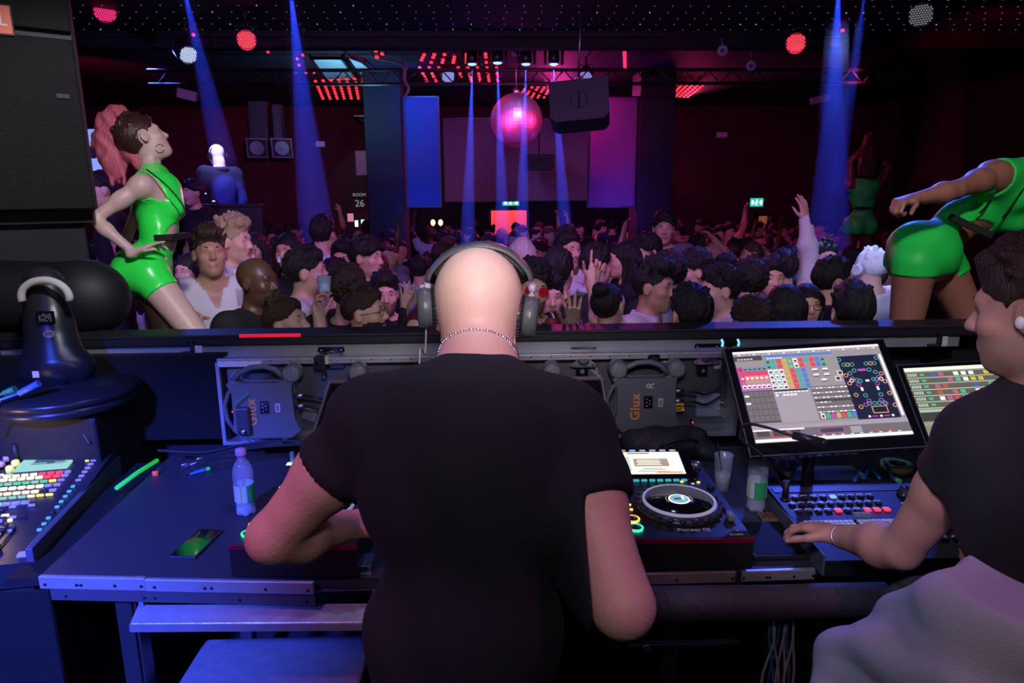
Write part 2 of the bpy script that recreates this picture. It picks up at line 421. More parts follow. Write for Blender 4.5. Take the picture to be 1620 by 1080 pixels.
def hair_mesh(style, H, s=1.0, h=.006):
    P = Prims(); R = H.to_3x3(); g = lambda x, y, z: H @ Vector((x*s, y*s, z*s))
    e = lambda c, r, k=.02, op=1: P.ell(g(*c), [v*s for v in r], R, k*s, op)
    amp, fr = .003, 90
    if style in ('crop', 'fade'):
        e((0, -.016, .033), (.080, .100, .093)); amp = .0015; fr = 160
        if style == 'fade': e((0, .010, .085), (.062, .080, .045)); amp = .004
    elif style == 'short':
        e((0, -.018, .038), (.084, .104, .098)); e((0, .015, .09), (.062, .078, .045)); amp = .005
    elif style == 'bowl':
        e((0, -.012, .036), (.092, .110, .100)); amp = .006
        P.cap(g(-.05, .065, .055), g(.05, .065, .055), .028*s, .028*s, .02*s)
    elif style == 'quiff':
        e((0, -.020, .036), (.081, .101, .094)); e((0, .035, .105), (.058, .068, .042)); P.cap(g(-.03, .06, .11), g(.03, .055, .115), .03*s, .03*s, .02*s); amp = .006
    elif style == 'curly':
        e((0, -.018, .045), (.096, .112, .105)); amp = .010; fr = 130
    elif style in ('long', 'bob'):
        e((0, -.022, .036), (.088, .104, .098))
        dn = -.30 if style == 'long' else -.14
        P.cap(g(-.058, -.045, .02), g(-.075, -.06, dn), .042*s, .034*s, .03*s); P.cap(g(.058, -.045, .02), g(.075, -.06, dn), .042*s, .034*s, .03*s)
        P.cap(g(0, -.085, .0), g(0, -.10, dn), .055*s, .045*s, .04*s, ax=R @ Vector((1, 0, 0)), fl=1.4)
        P.cap(g(-.078, .0, .04), g(-.085, .015, dn*.6), .020*s, .016*s, .03*s); P.cap(g(.078, .0, .04), g(.085, .015, dn*.6), .020*s, .016*s, .03*s)
        amp = .004
    elif style in ('pony', 'bun'):
        e((0, -.018, .032), (.079, .100, .091)); amp = .0015
        if style == 'bun': e((0, -.085, .105), (.042, .040, .040), .01)
        else:
            P.cap(g(0, -.105, .075), g(0, -.16, .04), .026*s, .034*s, .02*s); P.cap(g(0, -.16, .04), g(0, -.17, -.2), .036*s, .018*s, .02*s)
    if style in ('short', 'quiff', 'curly', 'bowl', 'fade', 'crop'):
        rt = random.Random(len(style)*7+3)
        n_, ln_, r_ = {'short': (46, .030, .011), 'quiff': (46, .036, .012), 'curly': (70, .020, .016), 'bowl': (44, .030, .012), 'fade': (26, .026, .010), 'crop': (26, .014, .009)}[style]
        for i in range(n_):
            a = rt.uniform(0, 2*math.pi); ph = rt.uniform(.12, 1.25) if style != 'fade' else rt.uniform(.05, .75)
            q = Vector((.080*math.sin(ph)*math.cos(a), -.016+.100*math.sin(ph)*math.sin(a), .036+.094*math.cos(ph)))
            if style in ('quiff', 'fade'): q.z += .012
            nrm = (q-Vector((0, -.016, .03))).normalized(); tg = Vector((rt.uniform(-.5, .5), .7 if style in ('bowl', 'short', 'crop') else .2, -.2 if style == 'bowl' else .3)) + nrm*.55
            tg.normalize(); e_ = q + tg*ln_
            P.cap(g(*q), g(*e_), r_*s, .003*s, .012*s)
    Hi = np.array(H.inverted(), dtype=np.float32)
    lowb = {'crop': -.045, 'fade': -.02, 'short': -.055, 'bowl': -.06, 'quiff': -.045, 'curly': -.06, 'long': -2, 'bob': -2, 'pony': -.045, 'bun': -.05}[style]
    def loc(x, y, z):
        return (Hi[0, 0]*x+Hi[0, 1]*y+Hi[0, 2]*z+Hi[0, 3])/s, (Hi[1, 0]*x+Hi[1, 1]*y+Hi[1, 2]*z+Hi[1, 3])/s, (Hi[2, 0]*x+Hi[2, 1]*y+Hi[2, 2]*z+Hi[2, 3])/s
    def clip(x, y, z):
        X, Y, Z = loc(x, y, z)
        hl = .056 if style not in ('bowl', 'long', 'bob') else .050
        if style == 'fade': hl = .062
        # opening for the face, ears and the neck line
        part = .006*np.sin(X*70+1.0)
        q = np.sqrt(((Y-.105)/.098)**2 + ((Z-(hl-.098)-part)/.100)**2 + (X/(.086 if lowb > -1 else .064))**4)   # face opening
        face = (1-q)*.09
        face = np.maximum(face, np.minimum(np.minimum(Y-.030, hl-.03-Z), .14+0*X) if lowb > -1 else -1)
        d = face
        if lowb > -1:
            ear = .034 - np.sqrt((Y-.000)**2*1.2 + ((Z+.008)*.85)**2 + (np.abs(X)-.080)**2*.3)   # around the ears
            d = np.maximum(d, ear)
            d = np.maximum(d, lowb + .35*np.maximum(Y+.06, 0) - Z)
        return d*s
    nz = lambda x, y, z: -amp*s*(np.sin(x*fr+2*np.sin(y*fr*.6))*np.sin(y*fr+1.7*np.sin(z*fr*.5))*np.sin(z*fr*.8+x*fr*.4)) if style == 'curly' else \
        -amp*s*.6*np.sin((x*.9+y*.4)*fr*2.2+3*np.sin(z*25)) * np.cos(y*fr*.7) - .0016*s*np.sin(x*430+1.5*np.sin(y*40)+z*60)
    D, lo, hh = field(P, h, 0, clip, nz); return nets(D, lo, hh, 'hair')

def hand_prims(P, wrist, d, pn, s=1.0, curl=.3, side=1, spread=.12, thumb=.6, curls=None, k=.006):
    """d: wrist->knuckles, pn: palm normal (out of the palm); side=+1 when the thumb is at pn x d"""
    d = Vector(d).normalized(); pn = Vector(pn); pn = (pn - d*pn.dot(d)).normalized(); t = pn.cross(d)*side
    w = Vector(wrist)
    P.cap(w - d*.02*s, w + d*.03*s, .025*s, .028*s, .02*s, ax=pn, fl=.75)
    kn = []
    for i, (off, l) in enumerate([(.027, .082), (.009, .088), (-.010, .084), (-.027, .074)]):
        b = w + d*l*s + t*off*s; kn.append(b)
        P.cap(w + d*.02*s + t*off*.55*s, b, .0155*s, .0125*s, .014*s, ax=pn, fl=.9)
    FL_ = [(.042, .025, .019), (.046, .029, .021), (.042, .027, .020), (.033, .020, .018)]
    for i, b in enumerate(kn):
        c = (curls[i] if curls else curl); a = (1.5-i)*spread
        dd = (d*math.cos(a) + t*math.sin(a)); p = b; ang = 0
        for j, ln in enumerate(FL_[i]):
            ang += c*(1.0 if j else .8) * (1.15 if j == 1 else 1)
            v = dd*math.cos(ang) + pn*math.sin(ang); q = p + v*ln*s
            r = (.0090, .0082, .0074, .0066)[j]*s*(.9 if i == 3 else 1); r2 = (.0090, .0082, .0074, .0066)[j+1]*s*(.9 if i == 3 else 1)
            P.cap(p, q, r, r2, k*s); p = q
    b = w + d*.022*s + t*.022*s; v1 = (d*.62 + t*.72*thumb/.6 + pn*.25).normalized(); q = b + v1*.046*s
    P.cap(b, q, .0150*s, .0112*s, .014*s); v2 = (d*.85 + t*.38*thumb/.6 + pn*.2*(1+curl)).normalized()
    q2 = q + v2*.032*s; P.cap(q, q2, .0100*s, .0092*s, k*s); P.cap(q2, q2 + (v2+pn*.3*curl).normalized()*.024*s, .0090*s, .0074*s, k*s)
    return P

class Human:
    """joints in world space; returns primitive sets for skin and clothes"""
    def __init__(s, J, H, sc=1.0, male=True, build=1.0, arm=1.0):
        s.J = {k: Vector(v) for k, v in J.items()}; s.H = H; s.sc = sc; s.male = male
        J = s.J; P = s.P = Prims(); s.torso = Prims(); s.legs = Prims(); s.arms = Prims()
        lat = (J['shR']-J['shL']).normalized(); up = (J['chest']-J['pelvis']).normalized(); fr = up.cross(lat).normalized()
        s.lat, s.up, s.fr = lat, up, fr
        def tors(Q):
            b = build
            lath = (J['hipR']-J['hipL']).normalized(); u2 = up; f2 = u2.cross(lath).normalized(); l2 = f2.cross(u2)
            RP = Matrix((l2, f2, u2)).transposed()
            l3 = (lat - up*lat.dot(up)).normalized(); f3 = up.cross(l3); RC = Matrix((l3, f3, up)).transposed()
            wst = J['pelvis'].lerp(J['chest'], .48)
            if 'waist' in J: wst = J['waist']
            if male:
                Q.ell(J['pelvis'], (.158*sc*b, .105*sc*b, .12*sc), RP, .05*sc)
                Q.ell(wst, (.140*sc*b, .098*sc*b, .15*sc), RC, .06*sc)
                Q.ell(J['chest'], (.165*sc*b, .112*sc*b, .175*sc), RC, .06*sc)
            else:
                Q.ell(J['pelvis'], (.158*sc*b, .108*sc*b, .105*sc), RP, .05*sc)
                Q.ell(wst, (.108*sc*b, .080*sc*b, .13*sc), RC, .05*sc)
                Q.ell(J['chest'], (.128*sc*b, .090*sc*b, .155*sc), RC, .06*sc)
                for sx in (-1, 1): Q.ell(J['chest'] + RC @ Vector((sx*.062, .070, -.015))*sc, (.052*sc, .052*sc, .050*sc), RC, .03*sc)
                for sx in (-1, 1): Q.ell(J['pelvis'] + RP @ Vector((sx*.072, -.062, -.05))*sc, (.082*sc, .078*sc, .085*sc), RP, .04*sc)
            s.RC, s.RP = RC, RP
            nb = J['neck']
            for sd in ('L', 'R'):
                Q.cap(nb - up*.02*sc, J['sh'+sd], .050*sc, (.056 if male else .046)*sc*arm, .05*sc)
                Q.cap(J['chest'] + up*.04*sc, J['sh'+sd] - up*.01*sc, .085*sc, .052*sc*arm, .06*sc)
        tors(P); tors(s.torso)
        hb = H @ Vector((0, -.022*sc, -.075*sc))
        P.cap(J['neck'] - up*.03*sc, hb, (.060 if male else .046)*sc, (.056 if male else .043)*sc, .03*sc)
        A = (.054, .046, .046, .028) if male else (.043, .035, .034, .022)
        for sd in ('L', 'R'):
            for Q in (P, s.arms):
                if 'el'+sd not in J: continue
                a, e_, w_ = J['sh'+sd], J['el'+sd], J['wr'+sd]
                Q.cap(a, a.lerp(e_, .45), A[0]*sc*arm, A[0]*.97*sc*arm, .03*sc); Q.cap(a.lerp(e_, .4), e_, A[0]*.97*sc*arm, A[1]*.86*sc*arm, .03*sc)
                Q.cap(e_, e_.lerp(w_, .3), A[1]*.88*sc*arm, A[2]*sc*arm, .02*sc); Q.cap(e_.lerp(w_, .3), w_, A[2]*sc*arm, A[3]*sc*(1+(arm-1)*.5), .03*sc)
        T = (.088, .060, .056, .036) if male else (.088, .056, .052, .032)
        for sd in ('L', 'R'):
            if 'kn'+sd not in J: continue
            for Q in (P, s.legs):
                a, k_, n_ = J['hip'+sd], J['kn'+sd], J['an'+sd]
                Q.cap(a, k_, T[0]*sc, T[1]*sc, .05*sc); Q.cap(k_, k_.lerp(n_, .3), T[1]*.95*sc, T[2]*sc, .03*sc); Q.cap(k_.lerp(n_, .3), n_, T[2]*sc, T[3]*sc, .03*sc)
            ff = J.get('toe'+sd, n_ + Vector((fr.x, fr.y, 0)).normalized()*.17*sc - Vector((0, 0, .055*sc)))
            P.cap(n_ - Vector((0, 0, .03*sc)), ff, .036*sc, .028*sc, .03*sc)
def arm_cut(a, b, t0):
    """plane cut beyond fraction t0 of the limb a->b (positive beyond)"""
    a, b = Vector(a), Vector(b); d = (b-a).normalized(); o = a + (b-a)*t0
    return lambda x, y, z: (x-o.x)*d.x + (y-o.y)*d.y + (z-o.z)*d.z
def folds(amp, f=26, dx=0, seed=0):
    def nz(x, y, z):
        return -amp*(np.sin(f*(z+.35*x)+3*np.sin(5*x+seed)+2*np.sin(4*y+seed*2)) * np.sin(7*x+9*z+seed)+.5*np.sin(f*1.9*(z*.6-x*.8+y*.5)+seed))
    return nz
SKIN = mat('skin_fair', (.62, .36, .27), .48, var=.10, vscale=14, bump=.08, bscale=180, sss=.0)
SKIN_TAN = mat('skin_tan', (.46, .25, .17), .48, var=.10, vscale=14)
SKIN_DARK = mat('skin_dark', (.10, .048, .030), .40, var=.12, vscale=14)
LIPS = mat('lips', (.42, .15, .13), .4); LIPS_DARK = mat('lips_dark', (.12, .05, .045), .4)
HAIR_BLACK = mat('hair_black', (.008, .006, .006), .55, bump=.8, bscale=220, stretch=(1, 1, .2))
HAIR_BROWN = mat('hair_brown', (.035, .018, .010), .55, bump=.8, bscale=220, stretch=(1, 1, .2))
HAIR_CHEST = mat('hair_chestnut', (.085, .038, .018), .55, bump=.8, bscale=220, stretch=(1, 1, .2))
HAIR_BLOND = mat('hair_blond', (.42, .30, .17), .55, bump=.8, bscale=220, stretch=(1, 1, .2))
HAIR_PLAT = mat('hair_platinum', (.70, .64, .58), .55, bump=.8, bscale=220, stretch=(1, 1, .2))
STUBBLE = mat('skin_stubble', (.20, .115, .085), .6); BEARD = mat('beard_dark', (.030, .018, .014), .8)
# ---------------------------------------------------------------- the club room
DF = -0.30; CZ = 3.55; BY = 14.0; WX = 7.6
M_wall = mat('wall_maroon', (.075, .014, .028), .85, bump=.3, bscale=20, var=.3, vscale=1.5)
M_dark = mat('wall_black', (.006, .0055, .007), .8, bump=.2, bscale=30)
M_ceil = mat('ceiling_black', (.020, .016, .028), .7, bump=.3, bscale=12, var=.4, vscale=3)
M_floor = mat('floor_dark', (.03, .027, .03), .45, bump=.2, bscale=20)
M_blk = mat('matte_black', (.012, .012, .014), .55)
M_blk2 = mat('satin_black', (.018, .018, .021), .32)
M_gls = mat('gloss_black', (.008, .008, .010), .12)
M_steel = mat('brushed_metal', (.50, .50, .52), .38, 1.0, bump=.1, bscale=80, stretch=(1, .1, 1))
M_chrome = mat('chrome', (.75, .75, .78), .12, 1.0)
M_grey = mat('grey_plastic', (.20, .21, .23), .45)
M_white = mat('white_paint', (.7, .7, .72), .5)
def struct(o): o['kind'] = 'structure'; return o
b = MB(); b.box((0, BY/2-1, DF-.05), (2*WX+.4, BY+6, .1)); struct(b.build('floor', M_floor))
b = MB(); b.box((0, 1.0, -.15), (6.4, 3.6, .298), mi=0); struct(b.build('floor_booth', mat('booth_floor', (.02, .02, .024), .6, bump=.2, bscale=40)))
b = MB(); b.box((0, BY/2-1, CZ+.1), (2*WX+.4, BY+6, .2))
struct(b.build('ceiling', M_ceil))
b = MB(); b.box((-WX-.1, BY/2-1, (CZ+DF)/2), (.2, BY+6, CZ-DF)); struct(b.build('wall_left', M_wall))
b = MB(); b.box((WX+.1, BY/2-1, (CZ+DF)/2), (.2, BY+6, CZ-DF)); struct(b.build('wall_right', M_wall))
b = MB(); b.box((0, -3.1, (CZ+DF)/2), (2*WX+.4, .2, CZ-DF)); struct(b.build('wall_rear', M_dark))
# back wall with a lit doorway in the middle and one at the right
def zat(py, Y): return Py(775, py, Y).z
def xat(px, Y, py=330): return Py(px, py, Y).x
dx0, dx1 = xat(772, BY), xat(838, BY); dz = zat(328, BY)
rx0, rx1 = xat(1193, BY), xat(1223, BY); rz = zat(340, BY)
b = MB(); segs = [(-WX, dx0), (dx1, rx0), (rx1, WX)]
for a0, a1 in segs: b.box(((a0+a1)/2, BY+.1, (CZ+DF)/2), (a1-a0, .2, CZ-DF))
b.box(((dx0+dx1)/2, BY+.1, (CZ+dz)/2), (dx1-dx0, .2, CZ-dz)); b.box(((rx0+rx1)/2, BY+.1, (CZ+rz)/2), (rx1-rx0, .2, CZ-rz))
struct(b.build('wall_back', M_wall))
for nm, a0, a1, zt, col in (('door_1', dx0, dx1, dz, (1.0, .10, .13)), ('door_2', rx0, rx1, rz, (1.0, .42, .22))):
    b = MB(); c = (a0+a1)/2; W_ = a1-a0
    b.box((a0+.03, BY+.0, (zt+DF)/2), (.06, .24, zt-DF)); b.box((a1-.03, BY+.0, (zt+DF)/2), (.06, .24, zt-DF)); b.box((c, BY+.0, zt-.03), (W_, .24, .06))
    struct(b.build(nm, M_blk))
    b = MB(); b.box((c, BY+1.4, (zt+DF)/2+.2), (W_+2.4, .1, zt-DF+1.4))
    b.box((a0-1.2, BY+.8, 1), (.1, 1.4, 3)); b.box((a1+1.2, BY+.8, 1), (.1, 1.4, 3)); b.box((c, BY+.8, DF-.05), (W_+2.4, 1.4, .1)); b.box((c, BY+.8, 2.6), (W_+2.4, 1.4, .1))
    struct(b.build('wall_corridor', mat('corridor_paint', (.75, .5, .45), .7)))
    area(nm+'_corridor_lamp', (c, BY+.5, 2.5), (c, BY+1.4, 1.3), .7, 62 if nm == 'door_1' else 16, col)
# dark soffit beam under the near ceiling
b = MB(); b.box((0, 7.8, CZ-.075), (2*WX, .2, .15)); b.box((0, 7.67, CZ-.03), (2*WX, .05, .06))
struct(b.build('ceiling_beam', M_dark))
# dark wall band below the back panels
b = MB(); zb = zat(320, BY-.1); b.box((0, BY-.08, (zb+DF)/2+.0), (dx0*2 if False else .001, .001, .001))
x0, x1 = xat(612, BY), dx0
b.box(((x0+x1)/2, BY-.05, (zb+DF)/2), (x1-x0, .1, zb-DF)); x0, x1 = dx1, xat(1010, BY); b.box(((x0+x1)/2, BY-.05, (zb+DF)/2), (x1-x0, .1, zb-DF))
b.box(((dx0+dx1)/2, BY-.05, (zb+dz)/2), (dx1-dx0, .1, zb-dz))
struct(b.build('trim_1', M_dark))
# tall pillars framing the panels
for nm, p0, p1, Y in (('pillar_left', 583, 640, 9.9), ('pillar_right', 1008, 1062, 9.9)):
    x0, x1 = xat(p0, Y), xat(p1, Y); b = MB(); b.box(((x0+x1)/2, Y+.3, (CZ+DF)/2), (x1-x0, .6, CZ-DF), bev=.01)
    struct(b.build('wall_'+nm, M_dark))
# side wall piers
for i, (sx, Y, d) in enumerate([(-1, 6.5, .5), (-1, 9.5, .5), (-1, 12.2, .5), (1, 6.0, .5), (1, 9.0, .5), (1, 12.0, .5)]):
    b = MB(); b.box((sx*(WX-.2), Y, (CZ+DF)/2), (.4, d, CZ-DF)); struct(b.build('wall_pier_%d' % (i+1), M_dark))
# framed panel on left back wall
def upright(name, label, cat, px0, py0, px1, py1, Y, th, m, group=None, frame_m=None, bow=0):
    a = Py(px0, py0, Y); c = Py(px1, py1, Y); cx, cz = (a.x+c.x)/2, (a.z+c.z)/2; W_, H_ = abs(c.x-a.x), abs(a.z-c.z)
    t = thing(name, label, cat, (cx, Y, cz), group=group)
    b = MB(); b.box((0, th/2+.006, 0), (W_-.04, th, H_-.04)); b.build('panel', m, t)
    b = MB(); f = .02
    for s_ in (-1, 1): b.box((s_*(W_/2-f/2), th/2, 0), (f, th+.014, H_)); b.box((0, th/2, s_*(H_/2-f/2)), (W_-2*f, th+.012, f))
    b.build('frame', frame_m or M_blk2, t); return t
M_fab = mat('panel_fabric', (.11, .10, .12), .9, bump=.2, bscale=200)
upright('wall_panel', 'tall blue-lit fabric panel hanging beside the left pillar', 'panel', 637, 152, 699, 328, 10.0, .05, mat('panel_blue', (.025, .045, .15), .9, bump=.2, bscale=200), frame_m=M_blk2)
upright('wall_panel', 'tall magenta and violet lit fabric panel right of the mirror ball', 'panel', 932, 152, 1005, 328, 10.0, .05, mat('panel_violet', (.13, .05, .14), .9, bump=.2, bscale=200), frame_m=M_blk2)
upright('projection_screen', 'wide dim purple screen on the back wall behind the mirror ball', 'screen', 700, 186, 930, 318, 13.8, .05, mat('screen_cloth', (.26, .20, .25), .9, bump=.15, bscale=120))
pL, pR = Py(668, 240, 10), Py(968, 240, 10)
area('panel_blue_wash', (pL.x, 9.2, CZ-.15), (pL.x, 10, 2.2), .3, 26, (.03, .10, 1.0))
area('panel_blue_floor_wash', (pL.x, 9.3, 1.45), (pL.x, 10, 2.3), .3, 10, (.03, .10, 1.0))
spot('panel_magenta_wash', (pR.x-.75, 9.35, CZ-.35), (pR.x-.25, 10, 2.85), 80, 60, (1.0, .02, .45), .9, .1)
area('panel_violet_wash', (pR.x+.1, 9.3, 1.5), (pR.x, 10, 2.2), .3, 9, (.16, .06, 1.0))
spot('screen_wash', (-.2, 11.2, CZ-.2), (.15, 13.9, 2.25), 88, 34, (.62, .05, .42), .9, .1)
spot('left_wall_red', (-5.0, 8.6, 3.3), (-4.6, 14, 1.9), 95, 75, (1.0, .03, .16), .8, .1)
spot('right_wall_red', (4.6, 8.8, 3.3), (4.6, 14, 1.8), 105, 40, (1.0, .03, .16), .8, .1)
spot('right_wall_red', (4.4, 6.4, 3.3), (7.6, 10, 2.0), 95, 30, (1.0, .03, .16), .8, .1)
spot('left_wall_teal', (-2.6, 12.9, 3.2), (-2.5, 14, 1.9), 60, 22, (.15, .5, .75), .9, .1)
spot('left_wall_violet', (-5.2, 6.0, 3.3), (-7.4, 9, 2.0), 90, 60, (.3, .05, 1.0), .8, .1)

# star lights set in the ceiling: pin-head size, no one could count them
b = MB()
for i in range(-36, 37):
    for j in range(0, 9):
        x = i*.17 + (j % 2)*.02; y = 5.75 + j*.23
        if abs(x) > 6: continue
        b.box((x + random.uniform(-.01, .01), y, CZ-.003), (.008, .014, .006))
        if random.random() < .1: b.mi = 1
        else: b.mi = 0
tag(b.build('star_lights', [glow('star_dim', (.34, .36, .52), .22), glow('star_lit', (.6, .75, .9), .6)]), 'rows of pin-head star lights in the black ceiling over the dance floor', 'star lights', kind='stuff')

# red LED ceiling panels, each of parallel strips of dots
M_redled = glow('red_led', (1.0, .015, .03), 3.6); M_redled2 = glow('red_led_dim', (.9, .02, .08), 2.2)
def led_panel(label, corners, nrow, ndot, skip=None, z=CZ-.05, m=M_redled):
    c = [Pz(px, py, z) for px, py in corners]     # near-left, near-right, far-right, far-left
    ctr = sum(c, Vector())/4; t = thing('led_panel', label, 'ceiling light', ctr, group=None)
    for i in range(nrow):
        u = (i+.5)/nrow; a = c[0].lerp(c[1], u)-ctr; e = c[3].lerp(c[2], u)-ctr
        b = MB(); b.box(((a+e)/2 + Vector((0, 0, .012))), ((.035), (e-a).length, .014), rot=Matrix.Rotation(math.atan2(-(e-a).x, (e-a).y), 3, 'Z'), mi=0)
        for k in range(ndot):
            if skip and skip(i, k): continue
            p = a.lerp(e, (k+.5)/ndot); b.box(p+Vector((0, 0, -.006)), (.036, .045, .02), mi=1)
        b.build('led_strip', [M_blk, m], t)
    return t
led_panel('red LED dot panel on the ceiling left of the left pillar', [(506, 157), (606, 157), (606, 118), (492, 126)], 9, 8)
led_panel('red LED dot strips behind the four blue beams, left block', [(672, 134), (795, 134), (793, 104), (655, 104)], 9, 7, lambda i, k: i in (3, 4) and k < 3)
led_panel('upper red LED dot strips near the ceiling beam behind the blue beams', [(655, 100), (796, 100), (792, 82), (664, 84)], 8, 4, lambda i, k: (i*3+k*2) % 5 == 0)
led_panel('red LED dot strips right above the mirror ball', [(815, 155), (895, 155), (905, 136), (828, 136)], 8, 6, lambda i, k: (i+k) % 6 == 5)
led_panel('flat red LED dot panel on the ceiling right of the right panel', [(1026, 152), (1090, 154), (1118, 133), (1032, 131)], 10, 7)
led_panel('short red LED dot strip above the left pillar', [(592, 92), (610, 92), (606, 64), (588, 66)], 2, 5, lambda i, k: (i+k) % 2)
led_panel('short red LED dot strip hanging at the top of the right pillar', [(984, 112), (994, 112), (992, 80), (984, 80)], 1, 8, m=M_redled2)
b = MB()
for (px, py) in [(466, 77), (479, 87), (470, 93), (473, 103), (468, 115), (484, 115), (497, 115), (424, 82), (306, 55), (1333, 48)]:
    p = Pz(px, py, CZ-.045); o = MB(); o.box((0, 0, 0), (.03, .03, .03), bev=.008); o.box((0, .03, .01), (.04, .04, .05), mi=1)
    tag(link_mesh('status_light', o.mesh('status_light'), [M_redled2, M_blk]), 'tiny red indicator light on the dark ceiling rigging', 'indicator light', 'red indicator lights on the rigging')
    C.objects[-1].location = p
# reflective ceiling hatch panels at the left
def hatch(label, pts, z, m):
    c = [Pz(px, py, z) for px, py in pts]; ctr = sum(c, Vector())/4; t = thing('ceiling_hatch', label, 'ceiling panel', ctr)
    b = MB(); b.bm.faces.new([b.bm.verts.new(p-ctr) for p in c]); r = bmesh.ops.extrude_face_region(b.bm, geom=list(b.bm.faces)); 
    for v in [v for v in r['geom'] if isinstance(v, bmesh.types.BMVert)]: v.co.z += .04
    b.build('panel', m, t)
    b = MB(); b.tube([p-ctr for p in c], .02, 6, closed=True); b.build('frame', M_blk, t)
M_hatch = mat('hatch_metal', (.45, .66, .75), .5, .0, var=.6, vscale=2.5)
hatch('wide pale blue reflective ceiling panel left of the left pillar', [(517, 127), (567, 127), (540, 92), (492, 92)], CZ-.04, M_hatch)
hatch('narrow pale blue reflective ceiling panel beside the wide one', [(570, 119), (598, 119), (574, 98), (545, 87)], CZ-.04, M_hatch)
hatch('small grey-blue reflective ceiling panel beside the left pillar', [(578, 198), (584, 199), (583, 186), (560, 186)], CZ-.35, M_hatch)
ph = Pz(545, 108, CZ-.05); area('hatch_fill', (ph.x+.1, ph.y-.6, CZ-.8), (ph.x, ph.y+.1, CZ), .3, 12, (.30, .70, 1.0))  # added light that brightens the hatch panels, no fitting there

# mirror ball with its rod
p = Pd(817, 190, 8.2)
t = thing('mirror_ball', 'large mirror ball glowing pink in the centre of the room', 'mirror ball', p)
b = MB(); q = bmesh.ops.create_uvsphere(b.bm, u_segments=40, v_segments=26, radius=.31)
for f in b.bm.faces: f.smooth = False; f.material_index = 0
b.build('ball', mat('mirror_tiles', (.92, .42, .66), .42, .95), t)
b = MB(); b.cyl((0, 0, .30), (0, 0, .36), .05, .035); b.cyl((0, 0, .35), (0, 0, CZ-p.z), .007, seg=8); b.cyl((0, 0, CZ-p.z-.08), (0, 0, CZ-p.z), .05); b.build('hanging_rod', M_steel, t)
spot('ball_pin_red', (p.x-1.9, p.y-2.4, p.z-.3), p, 22, 240, (1.0, .03, .22), .3, .15)
spot('ball_pin_red', (p.x+2.2, p.y-1.4, p.z-.2), p, 24, 200, (1.0, .03, .16), .3, .15)
spot('ball_pin_blue', (p.x+.1, p.y-1.8, CZ-.2), p, 24, 150, (.35, .28, 1.0), .4, .1)
spot('ball_pink_wash', (p.x-1.4, p.y-2.8, p.z-.7), p, 18, 420, (1.0, .04, .30), .4, .4)

# loudspeakers hung in the room
def hung_speaker(label, p, W_, H_, D_, rot, rodtop=True, m=None):
    t = thing('hanging_speaker', label, 'speaker', p, rot=rot)
    poly = [(-W_/2, -H_/2+.05), (-W_/2+.06, -H_/2), (W_/2-.06, -H_/2), (W_/2, -H_/2+.05), (W_/2, H_/2), (-W_/2, H_/2)]
    b = MB(); b.prism(poly, -D_/2, D_/2, Matrix.Rotation(math.pi/2, 4, 'X')); b.build('cabinet', m or mat('speaker_paint', (.045, .052, .056), .5, bump=.2, bscale=160), t)
    b = MB(); b.box((0, -D_/2-.012, 0), (W_*.12*.35, .03, H_*.42), bev=.006); b.lathe([(H_*.20, -.001), (H_*.215, .003), (H_*.20, .004)], M=frame((0, -D_/2, 0), Matrix.Rotation(math.pi/2, 3, 'X')), seg=28, cap=False)
    b.build('handle_cup', M_blk, t)
    b = MB(); b.box((0, D_/2+.008, 0), (W_-.04, .014, H_-.04)); b.build('grille', M_blk2, t)
    return t
p = Pd(917, 168, 6.7)
t = hung_speaker('grey wedge loudspeaker hung on a rod right of the mirror ball', p, .57, .40, .32, Euler((math.radians(-16), math.radians(-4), math.radians(-9))).to_matrix())
b = MB(); 
Wt = WM(t).inverted(); top = Wt @ Vector((p.x, p.y, CZ)); b.cyl((0, 0, .30), top, .009, seg=8); b.tube([(-.05, 0, .19), (-.045, 0, .28), (0, 0, .31), (.045, 0, .28), (.05, 0, .19)], .008); b.build('hanging_rod', M_steel, t)
p = Pd(853, 257, 12.5)
t = hung_speaker('small black loudspeaker hung low behind the mirror ball', p, .54, .28, .3, Matrix.Identity(3), m=M_blk)
b = MB(); b.cyl((0, 0, .13), (0, 0, CZ-p.z), .008, seg=8); b.build('hanging_rod', M_blk, t)
for (px, lab) in ((404, 'dark box loudspeaker on the left wall, nearer the panel of the pair'), (443, 'dark box loudspeaker on the left wall, right one of the pair')):
    p = Pd(px, 238, 9.0); t = thing('wall_speaker', lab, 'speaker', p, rot=Euler((math.radians(-10), 0, math.radians(28))).to_matrix())
    b = MB(); b.box((0, 0, 0), (.27, .24, .26), bev=.015); b.build('cabinet', M_blk2, t)
    b = MB(); 
    for q in (.118,): b.box((0, -.13, q), (.27, .02, .012)); b.box((0, -.13, -q), (.27, .02, .012)); b.box((q+.005, -.13, 0), (.012, .02, .25)); b.box((-q-.005, -.13, 0), (.012, .02, .25))
    b.build('frame', mat('rim_grey', (.22, .16, .2), .5), t)
    b = MB(); b.cyl((0, -.12, 0), (0, -.135, 0), .09, .09); b.cyl((0, -.13, 0), (0, -.15, 0), .03); b.build('cone', M_grey, t)
    b = MB(); b.box((0, .2, .2), (.05, .05, .5)); b.build('bracket', M_blk, t)
# framed cabinets seen on left wall behind the pair
for px0, py0, px1, py1, lab in ((392, 160, 425, 222, 'tall dim speaker column above the left wall speakers'), (430, 165, 447, 225, 'narrow dim speaker column right of the tall one')):
    upright('speaker_column', lab, 'speaker', px0, py0, px1, py1, 9.6, .15, M_blk2)
